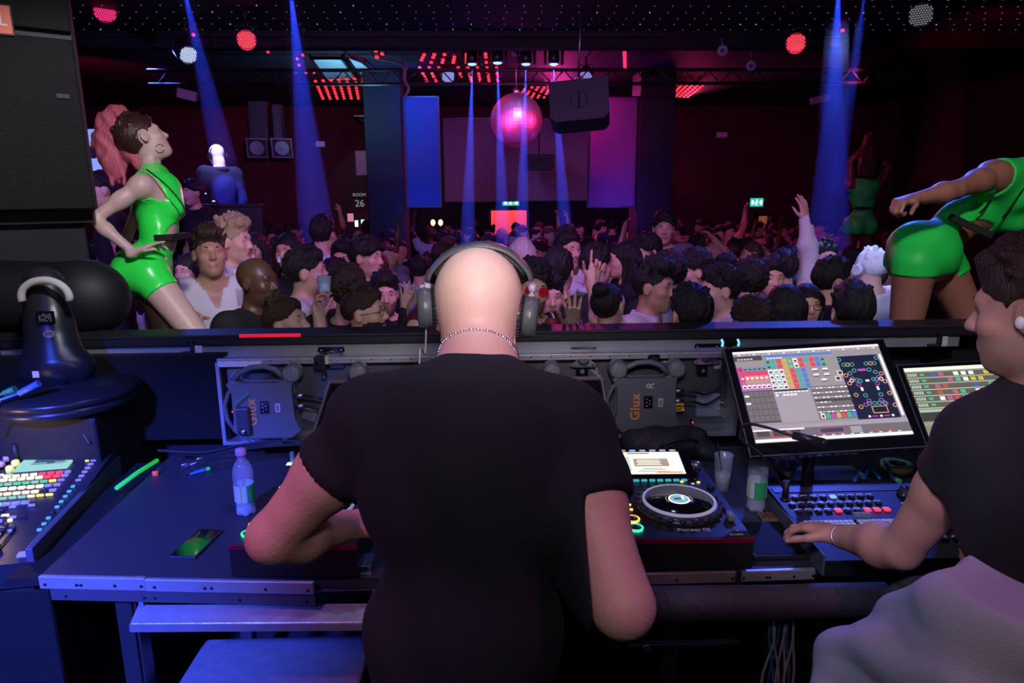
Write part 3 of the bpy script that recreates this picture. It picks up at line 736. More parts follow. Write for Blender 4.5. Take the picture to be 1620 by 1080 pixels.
# wall plates / vents glimpsed in pink light
for px0, py0, px1, py1, d, lab in ((281, 140, 311, 160, 8, 'pale rectangular wall lamp tilted left of the first blue beam'), (1282, 150, 1312, 164, 8, 'pale rectangular wall lamp tilted near the right blue beam'), (500, 222, 514, 234, 10, 'small pale wall lamp beside the second blue beam'), (1134, 208, 1150, 219, 10, 'small pale wall lamp on the right dark wall'), (563, 233, 587, 283, 11, 'dusky upright panel on the wall left of the left pillar')):
    c = Pd((px0+px1)/2, (py0+py1)/2, d); W_ = (px1-px0)/FPX*d; H_ = (py1-py0)/FPX*d*.75
    o = MB(); o.box((0, 0, 0), (W_, .06, H_), bev=.01); o.box((0, .05, 0), (W_*.4, .06, H_*.4), mi=1)
    q = link_mesh('wall_lamp' if 'lamp' in lab else 'wall_board', o.mesh('wall_lamp'), [mat('plate_dusky', (.42, .22, .30), .5), M_blk]); q.location = c
    q.rotation_euler = (0, math.radians(14 if px0 < 700 else -14) if 'tilted' in lab else 0, 0); tag(q, lab, 'wall lamp' if 'lamp' in lab else 'board')

# LED par cans: housing, yoke, lens with its dots
def par_can(label, px, py, d, r, col, es, facing, dotcol=None, group=None):
    p = Pd(px, py, d); dirv = (Vector(facing)-p).normalized(); R = dirv.to_track_quat('Z', 'Y').to_matrix()
    t = thing('par_light', label, 'stage light', p, rot=R, group=group)
    b = MB(); b.lathe([(r*.6, -.20), (r*.9, -.18), (r*1.04, -.08), (r*1.06, .01), (r*.98, .012), (r*.98, -.02)], seg=28); b.build('housing', M_blk2, t)
    b = MB(); b.cyl((0, 0, -.03), (0, 0, -.004), r*.98, seg=28, mi=0)
    n = 0
    for i in range(-6, 7):
        for j in range(-6, 7):
            x = (i+(j % 2)*.5)*r*.2; y = j*r*.175
            if x*x+y*y < (r*.88)**2: b.cyl((x, y, -.004), (x, y, .002), r*.068, seg=8, mi=1)
    nm = 'led_%d_%d_%d_%d' % (col[0]*99, col[1]*99, col[2]*99, es*10)
    b.build('lens', [glow('led_back_'+nm, tuple(c*.6 for c in col), es*.22), glow(nm, dotcol or col, es)], t)
    b = MB(); Wt = WM(t).inverted(); up = Wt.to_3x3() @ Vector((0, 0, 1)); sd = up.cross(Vector((0, 0, 1))).normalized() if abs(up.z) < .98 else Vector((1, 0, 0))
    b.tube([sd*r*1.12+Vector((0, 0, -.08)), sd*r*1.1+up*r*1.3+Vector((0, 0, -.08)), -sd*r*1.1+up*r*1.3+Vector((0, 0, -.08)), -sd*r*1.12+Vector((0, 0, -.08))], .008)
    b.tube([up*r*1.3+Vector((0, 0, -.08)), Wt @ Vector((p.x, p.y+.02, CZ))], .012); b.build('yoke', M_blk, t)
    return t
LENS = CP
par_can('round red LED par light above the white-headed man', 390, 63, 6.3, .088, (1.0, .012, .03), 2.2, CP+Vector((-.3, .5, 0)), (1, .06, .08))
par_can('dim red LED par light beside the top of the big black speaker', 166, 18, 6.2, .10, (1.0, .03, .2), 1.6, CP+Vector((.4, 2.2, -.2)))
par_can('pale blue-white LED par light left of the first blue beam', 298, 87, 6.6, .088, (.35, .45, 1.0), 1.3, CP+Vector((1.5, 3.0, -1.6)), (.6, .7, 1.0))
par_can('round red LED par light upper right of the room', 1259, 68, 6.3, .090, (1.0, .012, .03), 2.2, CP+Vector((.2, 1.5, -.4)), (1, .06, .08))
par_can('dark LED par light with a few white dots, top right corner', 1457, 24, 6.0, .105, (.10, .10, .16), .35, CP+Vector((-.6, 1.5, -.4)), (.55, .55, .62))
par_can('violet-blue LED wash light hanging left of the beams', 709, 121, 8.6, .085, (.22, .25, 1.0), 1.2, CP+Vector((.5, 3.5, -1.5)), (.42, .45, 1.0))
par_can('violet-blue LED wash light half behind the hung grey speaker', 927, 121, 8.6, .085, (.22, .20, 1.0), 1.0, CP+Vector((.5, 3.5, -1.5)), (.4, .38, 1.0))
spot('red_par_glow', Pd(390, 66, 6.2), Pd(400, 300, 7.5), 70, 40, RED, .9, .08)
spot('red_par_glow', Pd(1259, 72, 6.2), Pd(1290, 300, 8), 70, 40, RED, .9, .08)
# small round fittings with a pale ring
for px, py, d, lab in ((510, 60, 7.3, 'small pale ring loudspeaker on the beam left of the truss cable'), (1143, 80, 7.2, 'small pale ring fitting hanging right of the red strip'), (1188, 104, 7.6, 'tiny pale domed fitting below the ring fitting')):
    p = Pd(px, py, d); t = thing('ceiling_fitting', lab, 'fitting', p, rot=(CP-p).to_track_quat('Z', 'Y').to_matrix())
    b = MB(); b.lathe([(.030, .02), (.052, .015), (.055, 0), (.05, -.05), (.03, -.08)], seg=20, cap=True); b.build('ring', mat('fitting_grey', (.30, .32, .42), .4), t)
    b = MB(); b.cyl((0, 0, .018), (0, 0, .024), .026, seg=16); b.build('centre', M_blk, t)
    b = MB(); Wt = WM(t).inverted(); b.cyl((0, 0, -.05), Wt @ Vector((p.x, p.y+.06, CZ)), .006, seg=6); b.build('cable', M_grey, t)
# moving-head beam lights, four in a row, with hazy beams
BEAMS = []
def beam(name, src, dst, r0, r1, power, col, dens=.14, deg=None):
    src, dst = Vector(src), Vector(dst); L = (dst-src).length
    b = MB(); b.cyl((0, 0, 0), (0, 0, L), r0, r1, seg=24, smooth=False)
    m = bpy.data.materials.get('haze_%s' % dens)
    if not m:
        m = bpy.data.materials.new('haze_%s' % dens); m.use_nodes = True; nt = m.node_tree
        nt.nodes.remove(nt.nodes['Principled BSDF']); v = nt.nodes.new('ShaderNodeVolumeScatter')
        v.inputs['Density'].default_value = dens; v.inputs['Anisotropy'].default_value = .0; v.inputs['Color'].default_value = (1, 1, 1, 1)
        nt.links.new(v.outputs[0], nt.nodes['Material Output'].inputs['Volume'])
    o = link_mesh('haze_beam', b.mesh('haze_beam'), m); o.matrix_basis = Matrix.Translation(src) @ (dst-src).to_track_quat('Z', 'Y').to_matrix().to_4x4()
    o['kind'] = 'stuff'; o['label'] = name; o['category'] = 'haze'
    dv = (dst-src).normalized()
    full = 2*math.degrees(math.atan((r1-r0)/L))
    spot('beam_lamp', src-dv*.02, dst, 2.3*math.degrees(math.atan(r1/L)), power, col, .25, .006)
    return o
def moving_head(label, px, py, d, group, tgt):
    p = Pd(px, py, d); t = thing('beam_light', label, 'stage light', p, group=group)
    b = MB(); b.box((0, 0, CZ-p.z-.05), (.2, .2, .1), bev=.02); b.build('base', M_blk, t)
    b = MB(); 
    for s_ in (-1, 1): b.box((s_*.095, 0, .10), (.03, .08, .22), bev=.01)
    b.box((0, 0, .20), (.22, .08, .04), bev=.01); b.cyl((0, 0, .2), (0, 0, CZ-p.z-.08), .035); b.build('yoke', M_blk, t)
    b = MB(); b.lathe([(.03, .16), (.062, .13), (.066, .05), (.058, .0), (.05, .0)], seg=20); b.build('lamp_head', M_blk2, t)
    b = MB(); b.lathe([(.048, .012), (.05, -.006), (.03, -.016), (.0001, -.018)], seg=20, cap=False); b.build('lens', glow('beam_lens', (.16, .36, 1.0), 3.2), t)
    return p
for i, (px, py, bx) in enumerate([(747, 101, 742), (787, 99, 797), (832, 101, 824), (876, 101, 893)]):
    p = moving_head('beam light with bright blue lens, %s of the row of four' % ('leftmost', 'second from the left', 'third from the left', 'rightmost')[i], px, py, 7.7, None, None)
    q = Py(bx+(bx-812)*.04, 392, p.y+.15)
    beam('thin blue beam of light in the haze below the %s lamp' % ('first', 'second', 'third', 'fourth')[i], p-Vector((0, 0, .06)), q, .030, .095, 5200, (.025, .07, 1.0))
for (a0, a1, d0, d1, r0, r1, pw, lab) in (((288, -30), (356, 262), 5.2, 7.0, .05, .13, 1300, 'slanting blue beam of light above the white-headed man'),
        ((458, -30), (506, 410), 5.2, 7.2, .062, .20, 2300, 'wide blue beam of light slanting down over the left crowd'),
        ((1327, -30), (1309, 425), 5.2, 6.8, .07, .21, 2100, 'wide blue beam of light standing beside the far green dancer'),
        ((1371, -30), (1322, 310), 5.2, 6.6, .028, .075, 1300, 'narrow blue beam of light crossing the wide one at the right'),
        ((1520, -30), (1478, 300), 5.6, 7.4, .07, .26, 650, 'faint wide blue haze beam above the right dancer fist')):
    beam(lab, Pd(*a0, d0), Pd(*a1, d1), r0, r1, pw, (.018, .055, 1.0))
# truss and drooping cables along the beam
t = thing('lighting_truss', 'black lighting truss bar across the ceiling with lamps clamped to it', 'truss', (0.4, 8.9, CZ-.34))
b = MB()
for dz_ in (0, .16): b.cyl((-4.5, 0, dz_), (5, 0, dz_), .022, seg=10)
for i in range(32): x = -4.4+i*.3; b.cyl((x, 0, 0), (x+.15, 0, .16), .008, seg=6); b.cyl((x+.15, 0, .16), (x+.3, 0, 0), .008, seg=6)
b.build('bars', M_blk2, t)
for x in (-3.8, 0, 4.2):
    b = MB(); b.cyl((x, 0, .16), (x, 0, .34), .012, seg=8); b.build('hanger', M_blk2, t)
M_cab = mat('cable_grey', (.16, .14, .19), .5); M_cabb = mat('cable_black', (.015, .015, .018), .4)
def cable(label, pix, r, m=M_cab, dd=8.2):
    pts = [Pd(px, py, dd+ (q[0] if q else 0)) for px, py, *q in pix]; o0 = pts[0]
    b = MB(); b.tube(smoothpath([p-o0 for p in pts], 5), r, 6); o = link_mesh('cable', b.mesh('cable'), m); o.location = o0; tag(o, label, 'cable')
cable('grey cable sagging along the truss left of the beams', [(548, 55), (575, 68), (590, 90), (625, 98), (645, 108)], .011)
cable('grey cable draped over the truss above the violet wash light', [(640, 120), (642, 82), (700, 70), (752, 60), (800, 72), (880, 68), (955, 72)], .011)
cable('thin grey cable running right along the beam to the ring fitting', [(955, 72), (1040, 72), (1095, 55), (1140, 58), (1143, 72)], .008)
cable('bundle of grey cable hanging down the front of the left pillar', [(642, 105), (640, 125), (646, 140), (641, 152)], .02)
# exit signs
def exit_sign(label, px, py, d, W_, H_, lit):
    p = Py(px, py, BY-.10); W_ *= BY/d; H_ *= BY/d; t = thing('exit_sign', label, 'exit sign', p)
    b = MB(); b.box((0, .03, 0), (W_+.03, .06, H_+.03), bev=.008); b.build('housing', M_blk, t)
    b = MB(); b.box((0, -.002, 0), (W_, .006, H_)); b.build('sign_face', glow('exit_green', (.02, .42, .30), lit), t)
    b = MB(); z = -.008
    def bx(x, zz, w, h): b.box((x*W_, z, zz*H_), (w*W_, .006, h*H_))
    bx(-.32, 0, .14, .5); bx(.34, 0, .16, .5)             # doorways
    b.cyl((0, z+.003, .26*H_), (0, z-.003, .26*H_), .10*H_, seg=10)
    b.cyl((0, z, .14*H_), (-.04*W_, z, -.1*H_), .05*H_, seg=6); b.cyl((-.04*W_, z, -.1*H_), (.07*W_, z, -.34*H_), .045*H_, seg=6); b.cyl((-.04*W_, z, -.1*H_), (-.13*W_, z, -.3*H_), .045*H_, seg=6)
    b.cyl((0, z, .1*H_), (.10*W_, z, 0), .035*H_, seg=6); b.cyl((0, z, .1*H_), (-.1*W_, z, .05*H_), .035*H_, seg=6)
    b.cyl((.15*W_, z, 0), (.24*W_, z, 0), .04*H_, seg=6); b.cyl((-.15*W_, z, 0), (-.24*W_, z, 0), .04*H_, seg=6)
    b.build('pictogram', glow('exit_white', (.65, 1.0, .95), lit*1.6), t)
exit_sign('green running-man exit sign over the red-lit doorway', 808, 321, 13.3, .32, .10, 1.3)
exit_sign('blue-green running-man exit sign on the right wall', 1197, 320, 12.5, .24, .15, 1.3)
# wall number sign ROOM 26
p = Py(569, 322, BY-.03)
text_mesh('26', .19, frame(p, Matrix.Rotation(math.pi/2, 3, 'X')), 'number_sign', glow('sign_pale', (.55, .6, .75), .35), None, .006, Vector(p))
tag(bpy.data.objects['number_sign'], 'pale 26 numerals on the back wall left of the left pillar', 'sign')
text_mesh('ROOM', .085, frame(p+Vector((0, 0, .17)), Matrix.Rotation(math.pi/2, 3, 'X')), 'word_sign', MATS['sign_pale'], None, .006, Vector(p+Vector((0, 0, .17))))
tag(bpy.data.objects['word_sign'], 'small ROOM lettering above the 26 numerals', 'sign')
# bar glow at the far left: poster, lit screens, counter lamps
for px0, py0, px1, py1, Y, col, es, nm, lab in ((549, 337, 560, 351, 13.97, (.9, .35, .42), .6, 'poster', 'small pink poster on the back wall left of the lit screens'),
        (561, 348, 567, 359, 13.97, (.45, .85, 1.0), 2.2, 'lit_screen', 'tiny bright cyan screen behind the bar, left one'), (571, 347, 577, 355, 13.97, (.45, .85, 1.0), 2.2, 'lit_screen', 'tiny bright cyan screen behind the bar, right one'),
        (583, 372, 605, 378, 12.4, (.65, 1.0, .45), 1.6, 'strip_light', 'pale green strip light low on the bar counter'), (386, 351, 418, 372, 8.6, (.04, .10, .75), .7, 'lit_screen', 'blue-lit blank screen on the dark balcony front'),
        (590, 341, 602, 350, 13.97, (.25, .3, .4), .5, 'poster', 'small grey notice right of the lit bar screens')):
    a, c = Py(px0, py0, Y), Py(px1, py1, Y); o = MB(); W_, H_ = c.x-a.x, a.z-c.z
    o.box((0, .02, 0), (W_, .03, H_), bev=.003); o.box((0, .0, 0), (W_*.92, .012, H_*.9), mi=1)
    q = link_mesh(nm, o.mesh(nm), [M_blk, glow('lit_%d' % px0, col, es)]); q.location = (a+c)/2; tag(q, lab, nm.replace('_', ' '))
for px, lab in ((685, 'small warm lamp glowing behind the crowd, left of the doorway'), (697, 'small warm lamp glowing behind the crowd, nearer the doorway')):
    p = Pd(px, 352, 13); t = thing('table_lamp', lab, 'lamp', p); b = MB(); b.ball((0, 0, 0), (.045, .045, .06)); b.build('lamp_shade', glow('warm_lamp', (1.0, .5, .3), 2.5), t)
    b = MB(); b.cyl((0, 0, -.06), (0, 0, DF-p.z), .012); b.cyl((0, 0, DF-p.z+.02), (0, 0, DF-p.z), .05); b.build('base', M_blk, t)
# raised side balconies / podiums
def podium(label, x0, x1, y0, y1, z, name='podium', m=None):
    b = MB(); c = ((x0+x1)/2, (y0+y1)/2, DF); b.box((0, 0, (z-DF)/2), (x1-x0, y1-y0, z-DF), bev=.015); b.box((0, 0, z-DF+.012), (x1-x0+.04, y1-y0+.04, .024), bev=.005)
    o = link_mesh(name, b.mesh(name), m or M_blk2); o.location = c; tag(o, label, 'podium'); return o
# ---------------------------------------------------------------- the DJ booth
DZ = 0.92
M_desk = mat('desk_black', (.032, .034, .046), .42, bump=.25, bscale=300)
M_alu = mat('aluminium_edge', (.62, .62, .66), .42, .75, var=.15, vscale=30)
M_paint = mat('brushed_alu', (.34, .36, .37), .45, .5, var=.2, vscale=12, bump=.1, bscale=60)
M_rub = mat('rubber', (.010, .010, .011), .75)
def desk(label, poly, top, th=.03, alu=None, parts=True):
    ctr = Vector((sum(p[0] for p in poly)/len(poly), sum(p[1] for p in poly)/len(poly), 0)); t = thing('desk', label, 'desk', ctr)
    b = MB(); b.prism([(p[0]-ctr.x, p[1]-ctr.y) for p in poly], top-th, top); b.build('tabletop', M_desk, t)
    return t, ctr
# left desk
A = Pz(65, 909, DZ); B = Pz(497, 917, DZ); Cc = Pz(300, 702, DZ); 
yb = 2.52
left_poly = [(A.x, A.y), (B.x+.28, B.y-.005), (B.x+.28, yb), (Cc.x-.02, yb)]
tL, cL = desk('left black desk with a pale metal front edge carrying bottle, phone and player', left_poly, DZ, .028)
def strip_on(t, c, p, q, top, h, m, name='edge_strip', out=.012):
    p, q = Vector((p[0], p[1], 0)), Vector((q[0], q[1], 0)); d = (q-p); n = Vector((d.y, -d.x, 0)).normalized()
    b = MB(); ctr = (p+q)/2 + n*out/2 - Vector((c.x, c.y, 0)); b.box((ctr.x, ctr.y, top-h/2), (d.length, out, h), rot=Matrix.Rotation(math.atan2(d.y, d.x), 3, 'Z'), bev=.002)
    u = d.normalized()
    for f in (.06, .36, .40, .72, .97): 
        s_ = p + d*f + n*(out+.001) - Vector((c.x, c.y, 0)); b.cyl((s_.x, s_.y, top-h*.6), (s_.x+n.x*.002, s_.y+n.y*.002, top-h*.6), .004, seg=8, mi=1)
    b.build(name, [m, M_blk], t)
mid = A.lerp(B, .39)
strip_on(tL, cL, A, mid, DZ+.002, .036, M_alu); strip_on(tL, cL, mid, B, DZ-.001, .034, M_alu)
strip_on(tL, cL, (A.x+.02, A.y), (B.x, B.y), DZ-.037, .035, mat('edge_dark', (.06, .06, .075), .3), 'under_rail', .006)
tv = [(A.x-.014, A.y+.03), (Cc.x-.034, yb), (Cc.x-.15, yb), (A.x-.12, A.y+.03)]; tcx = sum(v[0] for v in tv)/4; tcy = sum(v[1] for v in tv)/4
b = MB(); b.prism([(v[0]-tcx, v[1]-tcy) for v in tv], DZ-.05, DZ-.028); b.box((.0, .0, (DZ-.05)/2), (.06, .4, DZ-.05)); o = link_mesh('cable_tray', b.mesh('cable_tray'), mat('tray_black', (.003, .003, .004), .8)); o.location = (tcx, tcy, 0); tag(o, 'matte black ledge filling the gap between mixing console and left desk', 'ledge')
# frame of the left desk: angled steel leg, lower shelf bar
b = MB(); top = Pz(190, 932, DZ-.06); foot = Vector((top.x+.13, top.y+.05, 0)); 
b.bm.free(); b = MB(); b.box(((top.x)-cL.x, top.y+.02-cL.y, (DZ-.06)/2), (.045, .035, DZ-.06), bev=.004); b.box(((top.x)+.03-cL.x, top.y+.03-cL.y, (DZ-.06)/2), (.006, .05, DZ-.06)); b.build('leg', mat('steel_dark', (.12, .12, .14), .3, .8), tL)
b = MB(); b.box((left_poly[3][0]+.25-cL.x, yb-.06-cL.y, (DZ-.03)/2), (.05, .05, DZ-.03), bev=.004); b.build('leg', MATS['steel_dark'], tL)
b = MB(); b.box((B.x+.24-cL.x, yb-.06-cL.y, (DZ-.03)/2), (.05, .05, DZ-.03), bev=.004); b.build('leg', MATS['steel_dark'], tL)
# shelf beam under the desk
p0, p1 = Pd(212, 972, 1.80), Pd(600, 970, 1.80)
b = MB(); c = (p0+p1)/2; b.box((0, 0, 0), ((p1-p0).length, .055, .006), rot=Euler((math.radians(28), 0, 0)).to_matrix(), bev=.003); b.box((0, -.025, -.022), ((p1-p0).length, .005, .02)); 

for sx_ in (-.48, .48): b.box((sx_*(p1-p0).length, .03, .05), (.012, .03, .10))
o = link_mesh('shelf_rail', b.mesh('shelf_rail'), mat('rail_metal', (.30, .31, .36), .35, .5, var=.3, vscale=20, bump=.3, bscale=25)); o.location = c; o.rotation_euler.z = math.atan2((p1-p0).y, (p1-p0).x)
tag(o, 'folded metal shelf rail running under the left desk edge', 'rail')
# crate / cloth covered case under the desk
p = Pd(405, 1130, 1.88); t = thing('storage_case', 'blue-lit cloth-covered case standing under the left desk', 'case', (p.x, p.y, 0))
b = MB(); b.box((0, .1, p.z/2-.01), (.50, .42, p.z), bev=.03, seg=3); b.build('body', M_desk, t)
b = MB(); b.box((0, .1, p.z+.0), (.53, .45, .022), bev=.010, seg=3); b.box((.0, -.118, p.z-.16), (.52, .012, .32), bev=.005); b.build('cloth_cover', mat('cloth_pale', (.16, .16, .19), .8, bump=1.0, bscale=9), t)
# middle desk in front of the DJ (mixer table) a little lower
mx0, mx1 = B.x+.005, .44
Dn, En = Pz(1022, 905, DZ), Pz(1287, 897, DZ)
right_poly = [(B.x+.29, 1.56), (Dn.x, Dn.y), (En.x, En.y), (En.x, yb), (B.x+.29, yb)]
tR, cR = desk('right black desk with a pale metal front edge carrying player, cup and bottle', right_poly, DZ, .028)
mid = Vector((Pz(1167, 901, DZ).x, Pz(1167, 901, DZ).y, 0))
strip_on(tR, cR, (Dn.x-.35, Dn.y-.0), mid, DZ+.002, .032, M_alu); strip_on(tR, cR, mid, (En.x, En.y), DZ+.001, .03, M_alu)
for x, y in ((Dn.x+.1, 1.72), (En.x-.08, 2.4)):
    b = MB(); b.box((x-cR.x, y-cR.y, (DZ-.03)/2), (.045, .045, DZ-.03), bev=.004); b.build('leg', MATS['steel_dark'], tR)
# short metal corner piece at the left desk's right end
p = Pz(520, 905, DZ); t = thing('metal_bracket', 'folded metal bracket with a round knob at the front of the booth', 'bracket', p)
b = MB(); b.box((.04, .02, .012), (.15, .07, .022), bev=.003); b.box((.04, -.016, -.02), (.15, .006, .05), bev=.002); b.build('plate', mat('steel_mid', (.35, .35, .4), .3, .8), t)
b = MB(); b.lathe([(.012, .02), (.02, .03), (.022, .045), (.014, .055)], M=Matrix.Translation((.055, .015, 0))); b.build('knob', M_gls, t)
# far right lighting desk
E2 = Pz(1425, 897, DZ-.0); lx0 = En.x+.004; lx1 = 2.15
t, cq = desk('dark lighting desk at the right where the technician sits', [(lx0, En.y+.01), (lx1, En.y+.03), (lx1, yb), (lx0, yb)], DZ-.006, .025)
b = MB(); b.box(((lx0+lx1)/2-cq.x, En.y+.006-cq.y, DZ-.012), (lx1-lx0, .006, .022)); b.build('edge_strip', M_steel, t)
for x in (lx0+.08, lx1-.08):
    for y in (En.y+.1, 2.4): b = MB(); b.box((x-cq.x, y-cq.y, (DZ-.03)/2), (.045, .045, DZ-.03), bev=.004); b.build('leg', MATS['steel_dark'], t)
# padded roll under the right edge, cable bundle, dim drawer edge
p0, p1 = Pd(1030, 955, 1.66), Pd(1400, 948, 1.70)
b = MB(); d = p1-p0; b.tube([(0, 0, 0), tuple(d*.25), tuple(d*.5+Vector((0, 0, -.003))), tuple(d*.75), tuple(d)], .042, 18)
o = link_mesh('padded_roll', b.mesh('padded_roll'), mat('roll_fabric', (.05, .045, .06), .6, bump=.4, bscale=50)); o.location = p0; tag(o, 'dark padded roll tied along under the right desk edge', 'roll')
p = Pd(1235, 1010, 1.75); t = thing('cable_bundle', 'bundle of pale cables with dark ties hanging under the right desk', 'cables', p)
for i in range(9):
    b = MB(); x = -.03+i*.008; b.tube(smoothpath([(x, .02*math.sin(i), .10), (x+.006*math.sin(i*2), 0, 0), (x+.02*math.cos(i*3), 0, -.14), (x*.6, .01, -.40), (x, .02, -.9)], 4), .0035, 6)
    b.build('cable', [mat('wire_pale', (.35, .36, .40), .5), mat('wire_teal', (.02, .20, .28), .5), mat('wire_blue', (.03, .08, .30), .5)][0 if i % 3 else 1 + (i % 2)], t)
b = MB(); b.tube([(-.05, -.01, -.13), (0, -.02, -.14), (.05, -.01, -.135)], .005); b.build('tie', M_rub, t)
b = MB(); b.box((0, 0, 0), (.30, .02, .012), bev=.003); b.cyl((-.1, -.012, 0), (-.1, -.018, 0), .01, mi=1); p = Pd(1080, 1018, 1.82)
for sx_ in (-.14, .14): b.box((sx_, .01, .10), (.01, .02, .22))
o = link_mesh('shelf_rail', b.mesh('shelf_rail'), [M_blk2, M_grey]); o.location = p; tag(o, 'dim metal shelf rail low under the right desk', 'rail')

# ---- barrier behind the desks: dark top rail with pale case edge, flight case with lamps
RY = 2.72
rl, rr = Py(130, 540, RY), Py(1640, 516, RY)
railz0, railz1 = Py(810, 541, RY).z, Py(810, 524, RY).z
t = thing('barrier', 'long black barrier rail between the booth and the crowd', 'barrier', (0, RY, 0))
b = MB(); b.box((0, .06, (railz0+railz1)/2+.002), (4.4, .16, (railz1-railz0)), bev=.008); b.box((0, -.005, railz1-.004), (4.4, .03, .016), bev=.004); b.build('top_rail', mat('rail_gloss', (.010, .010, .013), .58), t)
b = MB(); b.box((0, .10, railz0/2), (4.4, .04, railz0)); b.build('board', M_blk, t)
b = MB(); zz = Py(810, 548, RY).z; b.box((0, .0, (railz0+zz)/2-.01), (3.9, .018, .048), bev=.003); b.build('edge_strip', M_paint, t)
b = MB(); a = Py(430, 529, RY); b.box((a.x, -.022, railz1+.001), (.24, .012, .012)); b.build('red_reflection', mat('reflection_red', (.8, .02, .04), .4, emit=(1, .02, .05), es=.5), t)  # red reflection on the rail, built as a faintly glowing strip
for px, py in ((305, 552), (1486, 540)):
    a = Py(px, py, RY-.02); q = thing('clamp', 'black hook clamp on the rail edge at the %s' % ('left, beside the black drape' if px < 500 else 'right, behind the technician'), 'clamp', a)
    b = MB(); b.box((0, 0, .01), (.014, .02, .055), bev=.003); b.box((-.02, 0, -.016), (.05, .02, .012), bev=.003); b.box((.0, 0, .036), (.03, .025, .006)); b.build('hook', M_blk, q)
    b = MB(); b.box((.022, .004, 0), (.028, .006, .042)); b.build('pad', mat('tape_cream', (.6, .57, .5), .6), q)
# open flight case wall with the round lamps
cz0, cz1 = Py(760, 688, RY-.02).z, Py(760, 562, RY-.02).z
cx0, cx1 = Py(357, 620, RY-.02).x, Py(1158, 620, RY-.02).x
t = thing('equipment_case', 'long open metal case lining the booth front with lamps inside', 'case', ((cx0+cx1)/2, RY-.02, cz0))
W_ = cx1-cx0; H_ = cz1-cz0
M_case = mat('case_metal', (.17, .19, .20), .38, .55, var=.25, vscale=9, bump=.12, bscale=30)
b = MB(); b.box((0, .06, H_/2), (W_, .02, H_)); b.build('back_panel', M_case, t)
b = MB(); b.box((0, .0, H_+.008), (W_, .12, .014), bev=.002); b.box((0, -.052, H_+.002), (W_, .012, .026), bev=.003); b.box((-W_/2, 0, H_/2), (.014, .12, H_)); b.box((W_/2, 0, H_/2), (.014, .12, H_)); b.box((0, 0, .008), (W_, .13, .014)); b.build('rim', M_alu, t)
b = MB(); b.box((-W_/2+.09, -.062, H_-.006), (.17, .01, .022), bev=.002); b.build('pale_edge_plate', mat('tape_white', (.75, .72, .8), .5), t)
b = MB(); b.ball((0, 0, 0), .004, seg=6); r0_ = b.build('rivet', M_chrome, t)
for i in range(26):
    x = -W_/2+.05+i*(W_-.1)/25
    for q in ((x, -.059, H_+.004), (x, .048, H_-.04)):
        if i == 0 and q[1] < 0: r0_.location = q; continue
        c_ = r0_.copy(); C.objects.link(c_); c_.parent = t; c_.location = q
def latch(px, py, label, big=True):
    a = Py(px, py, RY-.035); q = thing('butterfly_latch', label, 'latch', a)
    b = MB(); b.prism([(-.055, .03), (-.05, .045), (.05, .045), (.055, .03), (.03, .012), (.03, -.012), (.055, -.03), (.045, -.042), (-.045, -.042), (-.055, -.03), (-.03, -.012), (-.03, .012)], 0, .004, frame((0, 0, 0), Matrix.Rotation(math.pi/2, 3, 'X'))); b.build('plate', M_chrome, q)
    b = MB(); b.lathe([(.024, 0), (.022, .006), (.012, .007)], M=frame((0, -.003, -.012), Matrix.Rotation(math.pi/2, 3, 'X'))); b.box((0, -.013, -.012), (.04, .008, .010), bev=.002); b.build('turn_handle', M_steel, q)
    for sx in (-.04, .04):
        for sz in (.034, -.034): b = MB(); b.ball((sx, -.005, sz), .0045, seg=8); b.build('rivet', M_chrome, q)
latch(525, 566, 'chrome butterfly latch on the case left of the DJ')
latch(923, 565, 'chrome butterfly latch on the case just right of the DJ')
latch(1118, 560, 'chrome butterfly latch on the case beside the large monitor')
# black clamp blocks on the latch
p = Py(507, 573, RY-.07); t = thing('lamp_clamp', 'black clamp with silver screws hanging by the left latch', 'clamp', p)
b = MB(); b.box((0, 0, 0), (.045, .04, .05), bev=.004); b.box((.012, 0, -.04), (.018, .02, .05), bev=.004); b.build('body', M_blk, t)
b = MB(); b.box((.03, -.01, .012), (.014, .02, .03)); b.build('pad', MATS['tape_cream'], t); b = MB(); b.cyl((-.005, -.02, 0), (-.005, -.026, 0), .010); b.cyl((.014, -.012, -.055), (.014, -.018, -.055), .006); b.build('screw', M_chrome, t)
p = Py(1034, 567, RY-.075); b = MB(); b.box((0, 0, 0), (.05, .03, .036), bev=.008); b.box((0, -.016, 0), (.03, .004, .02), bev=.003, mi=1); o = link_mesh('webcam_box', b.mesh('webcam_box'), [M_gls, M_blk]); o.location = p; tag(o, 'small black box clipped above the right round lamp', 'device')

